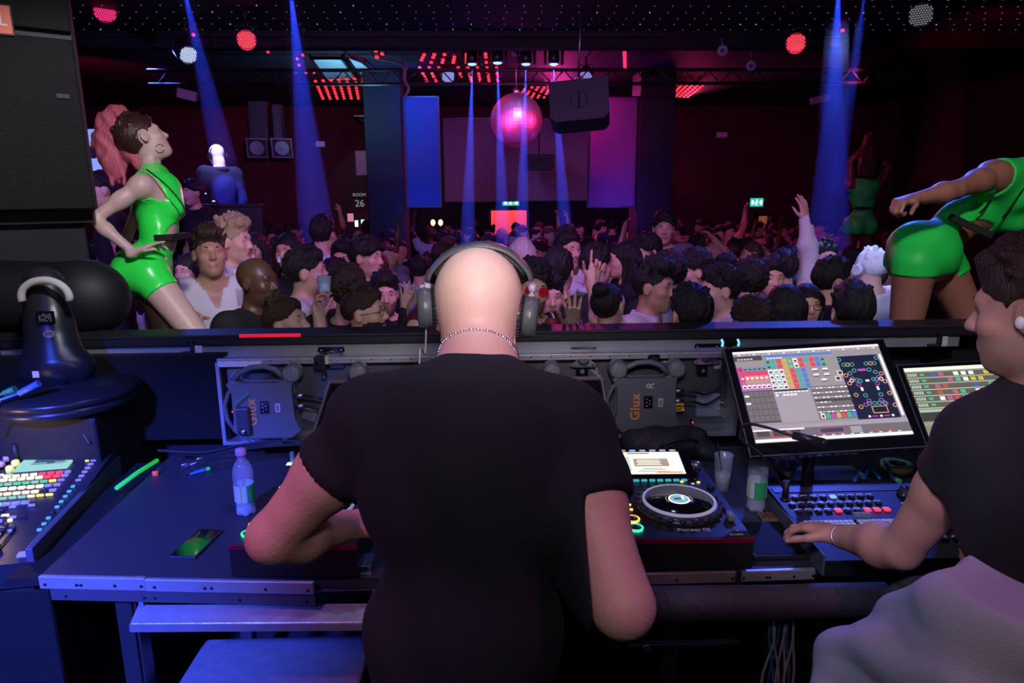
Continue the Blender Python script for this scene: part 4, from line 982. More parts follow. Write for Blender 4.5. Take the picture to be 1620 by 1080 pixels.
def round_lamp(px, py, label, R_=True, sc=1.0):
    c = Py(px, py, RY-.11); t = thing('strobe_unit', label, 'stage light', c)
    M_body = mat('lamp_body', (.13, .145, .16), .42, bump=.15, bscale=120)
    F = frame((0, 0, 0), Matrix.Rotation(math.pi/2, 3, 'X')) @ Matrix.Scale(sc, 4)
    # lobed body with cut corners
    body = [(-.115, .105), (-.07, .085), (.065, .085), (.105, .115), (.125, .10), (.105, .06), (.112, -.06), (.14, -.105), (.10, -.135), (-.09, -.135), (-.13, -.10), (-.112, -.05), (-.112, .055), (-.14, .085)]
    b = MB(); b.prism(body, 0, .05, F); bmesh.ops.bevel(b.bm, geom=list(b.bm.edges), offset=.006, segments=2, affect='EDGES', profile=.5)
    b.build('housing', M_body, t)
    b = MB()
    b.tube([F @ Vector((x, y, .03)) for x, y in [(-.115, .095), (-.085, .13), (-.04, .15), (.01, .153), (.05, .14), (.085, .105)]], .011*sc, 10)
    b.build('top_handle', M_body, t)
    b = MB(); b.tube([F @ Vector((x, y, .03)) for x, y in [(-.10, .085), (-.135, .05), (-.155, 0), (-.15, -.06), (-.12, -.11)]], .009*sc, 10); b.build('side_handle', M_body, t)
    b = MB(); b.tube([F @ Vector((x, y, .03)) for x, y in [(-.10, -.12), (-.05, -.155), (.05, -.155), (.10, -.12)]], .010*sc, 10); b.build('bottom_handle', M_body, t)
    for i, (x, y) in enumerate(((.115, .125), (-.115, .125)) if R_ else ((.115, .125),)):
        b = MB(); b.lathe([(.036*sc, 0), (.036*sc, .045*sc), (.032*sc, .052*sc), (.0001, .052*sc)], M=F @ Matrix.Translation((x, y, 0)), cap=False, mi=0)
        for k in range(-3, 4): h = .026*math.sqrt(1-(k/4.2)**2); b.box(F @ Vector((x+k*.0075, y, .0535)), (.0035*sc, .002, 2*h*sc), mi=1)
        b.build('vent_cap', [M_body, mat('vent_pale', (.30, .31, .33), .5)], t)
    G = frame((0, 0, 0), Matrix.Rotation(math.pi/2, 3, 'X'))
    text_mesh('Glux', .052*sc, Matrix.Translation((-.045*sc, -.0515*sc, -.025*sc)) @ G @ Matrix.Rotation(math.pi/2, 4, 'Z'), 'lettering', mat('print_orange', (.85, .33, .10), .5), t, .0008, bold=.0012, spacing=1.1)
    b = MB(); b.box((-.0+.005, -.051, -.005), (.035*sc, .004, .05*sc), mi=0)
    for i in range(5): b.box((-.004+(i % 2)*.012+.003, -.0535, .008-i*.007), (.006, .001, .003), mi=1)
    b.build('display', [M_gls, mat('label_grey', (.5, .52, .56), .5)], t)
    b = MB(); b.box((.055*sc, -.051, -.008), (.018*sc, .002, .034*sc), mi=0); b.box((.055*sc, -.0525, -.008), (.008*sc, .001, .024*sc), mi=1); b.build('label_plate', [mat('label_white', (.62, .62, .70), .5), M_grey], t)
    for z in (.03, -.012):
        b = MB(); b.cyl((.115*sc, -.02, z*sc), (.15*sc, -.02, z*sc), .011*sc, mi=0); b.tube(smoothpath([(.15*sc, -.02, z*sc), (.20*sc, -.03, z*sc-.004), (.25*sc, -.01, z*sc-.02), (.31*sc, .0, z*sc+.01)], 4), .005, 7, mi=1)
        b.build('plug_cable', [M_steel, M_cabb], t)
    return t
tA = round_lamp(423, 636, 'grey LED unit with orange Glux print, left of the DJ', R_=False, sc=1.0)
tB = round_lamp(1019, 628, 'grey LED unit with orange Glux print and chalk R, right of the DJ', sc=1.0)
G = frame((0, 0, 0), Matrix.Rotation(math.pi/2, 3, 'X'))
text_mesh('R', .042, Matrix.Translation((.012, -.0515, .062)) @ G @ Matrix.Rotation(math.radians(80), 4, 'Z'), 'chalk_letter', mat('chalk', (.7, .7, .75), .8), tB, .0006)
b = MB(); b.box((.135, -.03, -.035), (.035, .004, .032), mi=0); b.box((.135, -.033, -.030), (.026, .001, .006), mi=1); b.box((.135, -.033, -.042), (.020, .001, .004), mi=1); b.build('warning_label', [mat('label_yellow', (.85, .55, .05), .5), M_blk], tB)
for px, py, lab in ((569, 585, 'grey round-vented cap of a unit half hidden by the DJ left shoulder'), (872, 583, 'grey round-vented cap of a unit half hidden by the DJ right shoulder')):
    p = Py(px, py, RY-.10); t = thing('vent_unit', lab, 'vent', p)
    b = MB(); b.lathe([(.036, 0), (.036, .045), (.032, .052), (.0001, .052)], M=G, cap=False); b.build('cap', MATS['lamp_body'], t)
    b = MB()
    for k in range(-3, 4): h = .026*math.sqrt(1-(k/4.2)**2); b.box((k*.0075, -.0535, 0), (.0035, .002, 2*h))
    b.build('grille', MATS['vent_pale'], t)
    b = MB(); b.cyl((0, .0, 0), (0, .07, 0), .02); b.build('stem', MATS['lamp_body'], t)
# chalk writing, stickers and the clear socket covers on the case wall
for txt, px, py, sz, rot in (('FOH-L', 943, 590, .035, -60), ('FY', 1140, 640, .045, 80)):
    p = Py(px, py, RY+.026); text_mesh(txt, sz, frame(p, G.to_3x3()) @ Matrix.Rotation(math.radians(rot), 4, 'Z'), 'chalk_writing', MATS['chalk'], None, .0006, Vector(p))
    tag([o for o in C.objects if o.name.startswith('chalk_writing')][-1], 'white chalk letters %s on the metal case wall' % ('slanting beside the left of the lamp' if txt[0:2] == 'FO' else 'near the large monitor'), 'writing')
for px, py, w_, h_, m, nm, lab in ((921, 587, .05, .04, M_gls, 'socket_box', 'small black socket box on the case wall right of the DJ shoulder'), (1112, 586, .04, .05, M_gls, 'socket_box', 'black square socket box on the case wall beside the chrome latch'), (1056, 570, .03, .03, MATS['label_white'], 'sticker', 'pale sticker on the case rim above the right lamp'), (1138, 577, .03, .045, MATS['label_white'], 'sticker', 'pale taped sticker on the case wall beside the monitor'), (488, 658, .06, .05, M_paint, 'metal_plate', 'tilted bare metal plate low in the case beside the left lamp'), (1148, 655, .045, .04, M_paint, 'metal_plate', 'bare metal plate low in the case beside the monitor')):
    p = Py(px, py, RY+.0); b = MB(); b.box((0, .02, 0), (w_, .04 if m is M_gls else .008, h_), bev=.003); b.cyl((0, -.002 if m is M_gls else .015, 0), (0, -.006 if m is M_gls else .012, 0), w_*.2, seg=12, mi=1)
    o = link_mesh(nm, b.mesh(nm), [m, M_grey]); o.location = p; tag(o, lab, nm.replace('_', ' '))
    if 'tilted' in lab or w_ == .045: o.rotation_euler.y = .35
M_clear = mat('clear_plastic', (.75, .82, .95), .08, alpha=.22, spec=1.0)
for px, py, lab in ((1120, 640, 'clear plastic cover lying in the case beside the monitor'), (372, 600, 'clear plastic cover at the left end of the case')):
    p = Py(px, py, RY-.03); b = MB(); b.box((0, 0, 0), (.10 if px > 900 else .06, .03, .10), bev=.012); o = link_mesh('plastic_cover', b.mesh('plastic_cover'), M_clear); o.location = p; tag(o, lab, 'cover')
for px, py, lab in ((1081, 648, 'tiny red indicator light low in the case, upper of two'), (1096, 668, 'tiny red indicator light low in the case, lower of two'), (368, 651, 'tiny red indicator light at the left end of the case')):
    p = Py(px, py, RY-.08); b = MB(); b.ball((0, 0, 0), .004, seg=8); b.cyl((0, 0, 0), (0, .03, 0), .005, mi=1); o = link_mesh('indicator_light', b.mesh('indicator_light'), [M_redled2, M_blk]); o.location = p; tag(o, lab, 'indicator light')
# dark upright object with cable at the left end of the case
p = Py(388, 672, RY-.16); t = thing('stage_light', 'slim dark lamp standing at the left end of the case', 'stage light', p)
b = MB(); b.box((0, 0, .02), (.05, .05, .11), bev=.006); b.build('body', mat('lamp_dark', (.05, .055, .07), .4), t); b = MB(); b.lathe([(.011, 0), (.013, .004), (.006, .008)], M=frame((.0, -.026, -.02), G.to_3x3())); b.build('badge', M_chrome, t)
b = MB(); b.tube(smoothpath([(-.01, -.02, .05), (-.03, -.02, .08), (0, -.02, .11), (.03, -.01, .13)], 4), .003); b.build('wire', mat('wire_green', (.08, .35, .22), .5), t)
# black drape/speaker cloth left of the case
b = MB(); a, c = Py(140, 690, RY-.03), Py(357, 562, RY-.03)
b.box((0, 0, 0), (c.x-a.x+.8, .06, c.z-a.z+.02)); o = link_mesh('black_drape', b.mesh('black_drape'), mat('drape_black', (.004, .004, .005), .95)); o.location = ((a.x+c.x)/2-.4, RY-.03, (a.z+c.z)/2); tag(o, 'black covered panel filling the booth front left of the metal case', 'panel')
# desk back ledge with cables
cable('black cable bundle lying along the back of the left desk', [(250, 712), (320, 715), (380, 704), (450, 697), (520, 702)], .006, M_cabb, 2.45)
for i, (py0, dy) in enumerate(((700, 0), (706, 5), (710, 12))):
    cable('thin black cable %s along the left desk top' % ('nearest the case', 'in the middle', 'nearest the bottle')[i], [(282+i*6, 740+dy), (330, 722+dy*.5), (390, 706+dy*.4), (460, 702+dy*.2), (505, 706)], .0032, M_cabb, 2.42-.02*i)
p = Pz(330, 698, DZ); b = MB()
a, c = Pz(375, 704, DZ+.012), Pz(432, 697, DZ+.012); b.tube([(0, 0, 0), tuple(c-a)], .011, 10); o = link_mesh('cable_sleeve', b.mesh('cable_sleeve'), mat('sleeve_grey', (.30, .30, .36), .5)); o.location = a; tag(o, 'grey taped sleeve around the cables behind the left bottle', 'cable sleeve')

# ---- black laptop-like display leaning behind the mixer
qs = [Pd(495, 689, 2.08), Pd(968, 682, 2.08), Pd(948, 599, 2.28), Pd(523, 603, 2.28)]
c0 = sum(qs, Vector())/4; t = thing('mixer_display', 'wide dark display leaning on the desk in front of the DJ', 'display', c0)
ux = (qs[1]-qs[0]).normalized(); uy = ((qs[3]+qs[2])/2-(qs[0]+qs[1])/2).normalized(); uz = ux.cross(uy).normalized(); uy = uz.cross(ux)
Fm = basis(ux, uy, uz); wd = (qs[1]-qs[0]).length; hd = ((qs[3]+qs[2])/2-(qs[0]+qs[1])/2).length
b = MB(Fm); b.box((0, 0, -.012), (wd, hd, .022), bev=.004); b.build('housing', M_blk2, t)
b = MB(Fm); b.box((0, 0, .001), (wd-.02, hd-.03, .004)); b.build('screen', M_gls, t)
b = MB(Fm); b.box((-wd/2+.003, 0, .003), (.005, hd, .008)); b.box((wd/2-.003, 0, .003), (.005, hd, .008)); b.box((0, hd/2-.003, .003), (wd, .005, .008)); b.box((0, -hd/2+.0, .004), (wd, .018, .010)); b.build('bezel', mat('bezel_silver', (.42, .36, .46), .35, .6), t)
b = MB(); 
foot = Vector((0, 0, DZ-c0.z))
for sx in (-.3, .3): b.box((sx, .05, (DZ-c0.z)/2-.05), (.03, .06, abs(DZ-c0.z)-.10), bev=.004)
b.build('stand', M_blk2, t)

# ---- CDJ style media players
def player(label, org, ang, mirror_light=False, W_=.33, L_=.50, scr=True):
    """org = front-left top corner"""
    t = thing('media_player', label, 'media player', (org.x, org.y, DZ), ang); H_ = .10
    X = lambda x, y, z=0: Vector((x, y, H_+z))
    b = MB(); b.prism([(0, 0), (W_, 0), (W_, L_), (0, L_)], .012, H_-.004); b.box((W_/2, L_/2, H_-.002), (W_-.004, L_-.004, .006), bev=.002)
    b.build('chassis', M_blk2, t)
    b = MB(); b.box((W_/2, -.001, H_-.006), (W_, .004, .012)); b.build('front_trim', mat('trim_red', (.25, .01, .04), .25, .3), t)
    for x in (.03, W_-.03):
        for y in (.04, L_-.04): b = MB(); b.lathe([(.018, 0), (.02, .004), (.016, .014)], M=Matrix.Translation((x, y, 0))); b.build('foot', M_rub, t)
    # raised screen
    sy0, sy1 = L_*.73, L_*1.02; tilt = math.radians(14)
    S = frame((W_*.46, sy0, H_+.004), Matrix.Rotation(tilt, 3, 'X')); sl = (sy1-sy0)
    b = MB(S); b.box((0, sl/2, -.008), (W_*.80, sl+.01, .03), bev=.006); b.build('screen_hood', M_gls, t)
    b = MB(S); w2 = W_*.60; zz = .0075; h2 = sl*.80
    b.box((0, sl*.53, zz), (w2, h2, .001), mi=0)
    z = zz+.001; x0 = -w2/2; y0 = sl*.53-h2/2
    b.box((x0+w2*.5, y0+h2*.50, z), (w2*.56, h2*.34, .0006), mi=1)
    b.box((x0+w2*.33, y0+h2*.93, z), (w2*.36, h2*.06, .0006), mi=1); b.box((x0+w2*.66, y0+h2*.93, z), (w2*.1, h2*.08, .0006), mi=2)
    for k in range(4): b.box((x0+w2*.46, y0+h2*(.40+k*.065), z+.0008), (w2*(.40-.04*(k % 2)), h2*.025, .0006), mi=0)
    for k in range(8): b.box((x0+w2*.11, y0+h2*(.16+k*.08), z), (w2*.10, h2*.022, .0006), mi=3)
    for k in range(3): b.box((x0+w2*.5, y0+h2*(.10+k*.07), z), (w2*(.5-.1*k), h2*.02, .0006), mi=3 if k else 1)
    b.box((x0+w2*.75, y0+h2*.06, z), (w2*.42, h2*.06, .0006), mi=4)
    b.build('screen', [glow('screen_white', (1.0, .97, .84), 1.15), glow('screen_tan', (.55, .42, .30), .8), glow('screen_cyan', (.55, .9, 1.0), 1.2), glow('screen_teal', (.10, .42, .40), .8), glow('screen_orange', (1.0, .42, .15), 1.0)], t)
    for k in range(6): b = MB(S); b.box((-w2/2+w2*(k+.5)/6, sl*.98, .009), (w2*.10, .006, .003), bev=.001); b.build('button', glow('btn_blue' if k == 1 else 'btn_pale', (.12, .35, 1.0) if k == 1 else (.5, .55, .8), 1.6 if k == 1 else .8), t)
    for k in range(8): b = MB(); b.box((W_*.46-w2/2+w2*(k+.5)/8, sy0-.010, H_+.006), (w2*.09, .008, .006), bev=.001); b.build('button', glow('btn_teal', (.05, .45, .50), .9), t)
    # jog wheel
    jx, jy, R_ = W_*.54, L_*.36, .104
    J = Matrix.Translation((jx, jy, H_))
    b = MB(J); b.lathe([(R_*1.16, 0), (R_*1.15, .010), (R_*1.05, .018), (R_*1.0, .020)], seg=48)
    for k in range(22):
        a = k*2*math.pi/22; b.ball((R_*1.10*math.cos(a), R_*1.10*math.sin(a), .014), (.010, .010, .006), seg=10, mi=1)
    b.build('jog_ring', [mat('jog_grey', (.06, .06, .085), .3, .3), mat('jog_dimple', (.03, .03, .05), .25)], t)
    b = MB(J); b.lathe([(R_*.99, .018), (R_*.985, .026), (R_*.93, .027), (R_*.92, .022)], seg=48, cap=False); b.build('jog_light_ring', mat('ring_pale', (.6, .6, .68), .3, emit=(.65, .68, .9), es=.22), t)
    b = MB(J); b.lathe([(R_*.925, .020), (R_*.92, .025), (.001, .0252)], seg=48); b.build('jog_plate', M_gls, t)
    b = MB(J); b.cyl((0, 0, .0253), (0, 0, .0265), .030, seg=32, mi=0); b.cyl((0, 0, .0265), (0, 0, .0270), .026, seg=32, mi=1); b.box((-.004, 0, .0273), (.020, .012, .0006), mi=2); b.box((.012, .006, .0273), (.006, .02, .0006), mi=0)
    b.build('jog_display', [glow('jog_white', (.9, .97, 1.0), 1.5), glow('jog_cyan', (.25, .55, .62), .9), glow('jog_dark', (.08, .22, .28), .5)], t)
    b = MB(J); 
    for a0 in (-.5, math.pi-.5): b.tube([(.037*math.cos(a0+i*.2), .037*math.sin(a0+i*.2), .0258) for i in range(6)], .0022, 5)
    b.build('jog_arc', mat('arc_tan', (.45, .33, .22), .4, emit=(.5, .32, .2), es=.25), t)
    # cue and play rings
    for y, col, nm in ((.105, (1.0, .42, .06), 'cue'), (.055, (.03, .85, .30), 'play')):
        b = MB(); b.lathe([(.020, 0), (.0215, .006), (.018, .0075), (.0165, .006)], M=Matrix.Translation((.032, y, H_)), seg=28, cap=False); b.build('%s_light_ring' % nm, glow(nm+'_led', col, 2.2), t)
        b = MB(); b.lathe([(.017, .0), (.0165, .0062), (.0001, .0066)], M=Matrix.Translation((.032, y, H_)), seg=24); b.box((.032, y, H_+.0072), (.003, .02, .001), mi=1); b.build('%s_button' % nm, [M_blk, M_chrome], t)
    for (x, y, s_, m) in ((.022, .345, .009, 0), (.045, .345, .009, 0)):
        b = MB(); b.ball((x, y, H_+.003), (s_*1.25, s_, .005), seg=14); b.build('loop_button', glow('btn_amber', (1.0, .50, .08), 2.4), t)
    for (x, y, nm, col, e) in ((.070, .347, 'btn_amber', None, 0), (.022, .315, 'btn_amber', None, 0), (.045, .315, 'btn_amber', None, 0), (.022, .295, 'btn_pale', None, 0), (.045, .295, 'btn_pale', None, 0), (.022, .195, 'btn_amber', None, 0), (.040, .195, 'btn_amber', None, 0), (.022, .165, 'btn_amber', None, 0), (.040, .165, 'btn_amber', None, 0), (W_-.05, .345, 'btn_amber', None, 0), (W_-.10, .350, 'btn_amber', None, 0), (.030, .385, 'btn_red', (1.0, .02, .15), 1.6), (W_-.07, .335, 'btn_pale', None, 0)):
        if nm not in MATS: glow(nm, col, e)
        b = MB(); b.box((x, y, H_+.003), (.010, .005, .004), bev=.001); b.build('button', MATS[nm], t)
    b = MB(); b.lathe([(.017, 0), (.016, .02), (.013, .024), (.0001, .0245)], M=Matrix.Translation((W_-.035, L_*.86, H_+.01))); b.build('rotary_knob', mat('knob_metal', (.45, .46, .52), .25, .9), t)
    b = MB(); b.lathe([(.012, 0), (.011, .012), (.0001, .0125)], M=Matrix.Translation((W_-.025, .30, H_))); b.build('speed_knob', M_blk, t)
    b = MB(); b.box((W_-.03, .15, H_+.0005), (.010, .17, .002), mi=0); b.box((W_-.03, .10, H_+.012), (.018, .03, .018), bev=.003, mi=1); b.build('tempo_fader', [M_gls, M_grey], t)
    text_mesh('Pioneer DJ', .020, frame((W_*.56, .045, H_+.0015)), 'brand_lettering', mat('print_silver', (.6, .6, .68), .4), t, .0005, bold=.0004)
    text_mesh('CDJ-3000', .009, frame((W_-.04, .018, H_+.0015)), 'model_lettering', MATS['print_silver'], t, .0004)
    b = MB(); b.tube([(W_-.06, .12+.0, H_+.001), (W_-.055, .10, H_+.001)], .001); b.box((W_-.03, .04, H_+.001), (.01, .003, .001)); b.build('marks', MATS['print_silver'], t)
    return t
a, bq = Pz(992, 853, DZ+.10), Pz(1190, 851, DZ+.10); cbk = Pz(1095, 712, DZ+.10)
W_ = (bq-a).length; Lr = (cbk - bq).length
print('player', W_, Lr, a, bq, cbk)
player('black media player with lit screen and jog wheel, right of the DJ', a, math.atan2(bq.y-a.y, bq.x-a.x), W_=.33, L_=min(Lr, .50))
p = Pz(362, 862, DZ+.10)
player('black media player mostly hidden under the DJ left arm', p, math.radians(-2.5), W_=.33, L_=.50)
# DJ mixer between the players (hidden by the DJ, seen from the side)
t = thing('dj_mixer', 'black DJ mixer on the desk right in front of the DJ', 'mixer', (-.03, 1.78, DZ))
b = MB(); b.box((0, .2, .05), (.36, .42, .096), bev=.006); b.build('body', M_blk2, t)
rs = random.Random(3)
for i in range(5):
    for j in range(6): b = MB(); b.lathe([(.009, 0), (.008, .014), (.0001, .0145)], M=Matrix.Translation((-.13+i*.065, .13+j*.045, .098)), seg=12); b.build('knob', M_grey, t)
for i in range(4): b = MB(); b.box((-.12+i*.08, .06, .106), (.014, .022, .014), bev=.002); b.build('fader', M_grey, t)

# ---- bottles, cup, phone and small things
def bottle(label, px, py, hpx_d=None, m_cap=None, rotl=0):
    p = Pz(px, py, DZ); t = thing('water_bottle', label, 'bottle', p); s_ = .92
    prof = [(.020, .002), (.029, .006), (.032, .018), (.031, .05), (.0325, .06), (.0325, .105), (.031, .112), (.033, .125), (.034, .145), (.031, .168), (.022, .188), (.0135, .198), (.0125, .212)]
    b = MB(); b.lathe([(r*s_, z*s_) for r, z in prof], seg=28)
    for k in range(5): a_ = k*2*math.pi/5; b.ball((.020*math.cos(a_), .020*math.sin(a_), .008), (.010, .010, .008), seg=10)
    b.build('bottle_body', M_clear, t)
    b = MB(); b.lathe([(r*s_*.955, z*s_) for r, z in [(.020, .004), (.029, .009), (.031, .02), (.030, .05), (.031, .085)]], seg=28); b.build('water', mat('water', (.45, .52, .62), .08, alpha=.45), t)
    b = MB(); rr = .0332*s_
    n = 28
    for k in range(n):
        a0, a1 = k*2*math.pi/n + rotl, (k+1)*2*math.pi/n + rotl; mi = 1 if k in (0, 1, 2, 3, 4, 5, 12, 13) else (2 if k % 9 == 7 else 0)
        b.quad([(rr*math.cos(a0), rr*math.sin(a0), .052*s_), (rr*math.cos(a1), rr*math.sin(a1), .052*s_), (rr*math.cos(a1), rr*math.sin(a1), .112*s_), (rr*math.cos(a0), rr*math.sin(a0), .112*s_)], mi)
    for zz in (.065, .075, .085, .095):
        for a0 in (rotl+3.9, ): b.tube([(rr*1.01*math.cos(a0+i*.08), rr*1.01*math.sin(a0+i*.08), zz*s_) for i in range(7)], .0006, 4, mi=3)
    b.build('paper_label', [mat('label_paper', (.55, .60, .66), .5), mat('label_green', (.03, .42, .12), .5), mat('label_lime', (.35, .60, .15), .5), M_grey], t)
    b = MB(); b.lathe([(.0155, .196), (.016, .198), (.016, .212), (.0145, .216), (.0001, .2165)], seg=24); b.build('cap', mat('cap_pink', (.62, .30, .58), .4), t)
bottle('half-full water bottle with pink cap on the left desk', 390, 812, rotl=-1.0)
bottle('half-full water bottle with pink cap beside the plastic cup', 1195, 806, rotl=-2.2)
p = Pz(1142, 774, DZ); t = thing('plastic_cup', 'clear plastic cup with straw and cloudy drink behind the right player', 'cup', p)
b = MB(); b.lathe([(.022, 0), (.0235, .004), (.031, .125), (.032, .125), (.0300, .123), (.0215, .005), (.0001, .005)], seg=28, cap=False); b.build('cup_body', M_clear, t)
b = MB(); b.lathe([(.0215, .006), (.0268, .068), (.0001, .068)], seg=24); b.build('drink', mat('cloudy_drink', (.50, .46, .54), .4, trans=.2), t)
b = MB(); b.cyl((.004, 0, .012), (-.022, .004, .165), .0028, seg=8); b.build('straw', M_rub, t)
# phone on the left desk
p = Pz(312, 862, DZ); ang = math.atan2((Pz(345, 832, DZ)-Pz(285, 890, DZ)).y, (Pz(345, 832, DZ)-Pz(285, 890, DZ)).x)-math.pi/2
t = thing('smartphone', 'black smartphone lying face up on the left desk', 'phone', (p.x, p.y, DZ), ang)
b = MB(); b.box((0, 0, .0048), (.076, .158, .008), bev=.0035, seg=3); b.build('body', mat('phone_edge', (.12, .12, .16), .2, .7), t)
b = MB(); b.box((0, 0, .0091), (.070, .151, .0008)); b.build('screen', mat('phone_glass', (.006, .012, .008), .04, coat=1), t)
# green glow stick, red bead, blue lighter, bits
a, c = Pz(186, 784, DZ-.02), Pz(250, 739, DZ-.02); b = MB(); b.tube([(0, 0, 0), tuple((c-a)*.5+Vector((0, 0, .004))), tuple(c-a)], .0075, 10)
o = link_mesh('glow_stick', b.mesh('glow_stick'), glow('glow_green', (.01, .62, .09), .75, (.02, .5, .08))); o.location = a + Vector((0, 0, .028)); tag(o, 'green glow stick lying between mixing console and left desk', 'glow stick')
p = Pz(246, 752, DZ); b = MB(); b.box((0, 0, .009), (.018, .014, .018), bev=.004); b.cyl((0, 0, .018), (0, 0, .021), .004, mi=1); o = link_mesh('red_cap', b.mesh('red_cap'), [mat('cap_red', (.8, .08, .05), .4, emit=(1, .1, .06), es=.35), M_blk]); o.location = p; tag(o, 'small red plastic cap beside the green glow stick', 'cap')
p = Pz(313, 748, DZ); t = thing('lighter', 'blue lighter with a green tip on the left desk', 'lighter', (p.x, p.y, DZ), math.radians(-50))
b = MB(); b.box((0, 0, .007), (.016, .058, .012), bev=.005); b.build('body', mat('lighter_blue', (.06, .30, .75), .3), t); b = MB(); b.box((0, .036, .007), (.012, .015, .012), bev=.004); b.build('tip', mat('lighter_green', (.05, .75, .20), .3, emit=(.05, .8, .2), es=.3), t)
for i, (px, py) in enumerate(((293, 738), (306, 735), (317, 728))):
    p = Pz(px, py, DZ); b = MB(); b.cyl((-.010, -.006, .006), (.010, .006, .006), .006, seg=10); b.cyl((.010, .006, .006), (.015, .009, .006), .003, seg=8, mi=1); o = link_mesh('ear_plug', b.mesh('ear_plug'), [mat('plug_pale', (.60, .55, .68), .5), M_grey]); o.location = (p.x, p.y, DZ)
    tag(o, 'small pale plug on the left desk, %s of three beside the lighter' % ('left one', 'middle one', 'right one')[i], 'plug')
def crumple(name, label, px, py, r, m, cat, seed=1, z=DZ):
    p = Pz(px, py, z); rs = random.Random(seed); Q = Prims()
    for i in range(9): Q.ell((p.x+rs.uniform(-r, r)*.7, p.y+rs.uniform(-r, r)*.6, z+r*.35+rs.uniform(0, r*.7)), (r*rs.uniform(.25, .6), r*rs.uniform(.1, .5), r*rs.uniform(.12, .5)), Euler((rs.uniform(0, 3), rs.uniform(0, 3), rs.uniform(0, 3))).to_matrix(), .003)
    lo_clip = lambda x, y, zz: (z+.0005-zz)+0*x+0*y
    D, lo, hh = field(Q, r/18, 0, lo_clip, lambda x, y, zz: .0015*np.sin(x*400)*np.sin(y*380+zz*200)); me = nets(D, lo, hh, name); link_mesh(name, me, m, None, Vector((p.x, p.y, z)))
    tag([o for o in C.objects if o.name.startswith(name)][-1], label, cat)
M_tis = mat('tissue', (.72, .74, .76), .85)
crumple('crumpled_tissue', 'white crumpled tissues beside the right bottle under the monitor', 1243, 752, .045, M_tis, 'tissue', 2)
crumple('bottle_wrapper', 'scrap of foil paper beside the left bottle foot', 382, 813, .014, M_tis, 'wrapper', 5)
# bag behind the player
p = Pz(1040, 706, DZ+.0); c = Vector((p.x, 2.42, DZ)); t = thing('black_bag', 'soft black bag with strap lying behind the right media player', 'bag', c)
Q = Prims(); Q.ell((c.x, c.y, DZ+.055), (.155, .085, .055), None, .03); Q.cap((c.x-.11, c.y, DZ+.06), (c.x+.12, c.y, DZ+.075), .05, .045, .03); Q.ell((c.x+.15, c.y-.03, DZ+.035), (.05, .05, .035), None, .02)
skin_obj('bag_body', Q, .007, mat('bag_nylon', (.022, .022, .028), .6, bump=.3, bscale=80), t, noise=folds(.006, 35), clip=lambda x, y, z: DZ+.001-z+0*x+0*y)
b = MB(); b.tube(smoothpath([(-.05, -.09, .05), (-.02, -.095, .085), (.06, -.09, .10), (.10, -.08, .085)], 5), .006); b.build('strap', M_cabb, t)
b = MB(); b.box((-.15, -.10, .014), (.06, .05, .02), bev=.006); b.build('buckle', mat('buckle_grey', (.25, .25, .3), .4), t)
# left gooseneck holder at the left player
p = Pz(463, 733, DZ+.10); t = thing('usb_stick', 'glowing clear USB stick standing on the left player', 'usb stick', p)
b = MB(); b.box((0, 0, .02), (.014, .008, .045), bev=.003); b.build('body', mat('stick_clear', (.5, .7, .8), .1, trans=.6), t); b = MB(); b.box((0, -.004, .001), (.036, .022, .003), bev=.001); b.build('light_strip', glow('stick_mint', (.55, 1.0, .85), 1.6), t)

# ---- lighting station: monitors, console
def monitor(label, q, parts_fn, lean=None, deep=.022, bez_=.02, standz=DZ):
    """q: bottom-left, bottom-right, top-right, top-left corners (world)"""
    c0 = sum(q, Vector())/4; t = thing('monitor', label, 'monitor', c0)
    ux = (q[1]-q[0]).normalized(); uy = (((q[3]+q[2])-(q[0]+q[1]))/2); hd = uy.length; uy.normalize(); uz = ux.cross(uy).normalized(); uy = uz.cross(ux)
    wd = ((q[1]-q[0]).length+(q[2]-q[3]).length)/2; F = basis(ux, uy, uz)
    b = MB(F); b.box((0, 0, -deep/2-.001), (wd, hd, deep), bev=.004); b.build('housing', M_gls, t)
    b = MB(F); f = .004
    b.box((0, -hd/2+.003, .001), (wd, .003, .005)); b.box((-wd/2+.002, 0, .001), (.003, hd, .005)); b.box((0, hd/2-.002, .0), (wd, .003, .004)); b.build('bezel_edge', mat('bezel_dark', (.16, .15, .18), .3, .4), t)
    b = MB(F); parts_fn(b, wd, hd, t); 
    b = MB(F); b.cyl((0, -hd*.1, -deep), (0, -hd*.1, -.10), .02); b.build('neck', M_blk2, t)
    b = MB(); nk = F @ Vector((0, -hd*.1, -.10)); b.cyl(nk, (nk.x, nk.y, standz-c0.z+.01), .018); b.box((nk.x, nk.y, standz-c0.z+.008), (.24, .16, .014), bev=.005); b.build('stand', M_blk2, t)
    return t
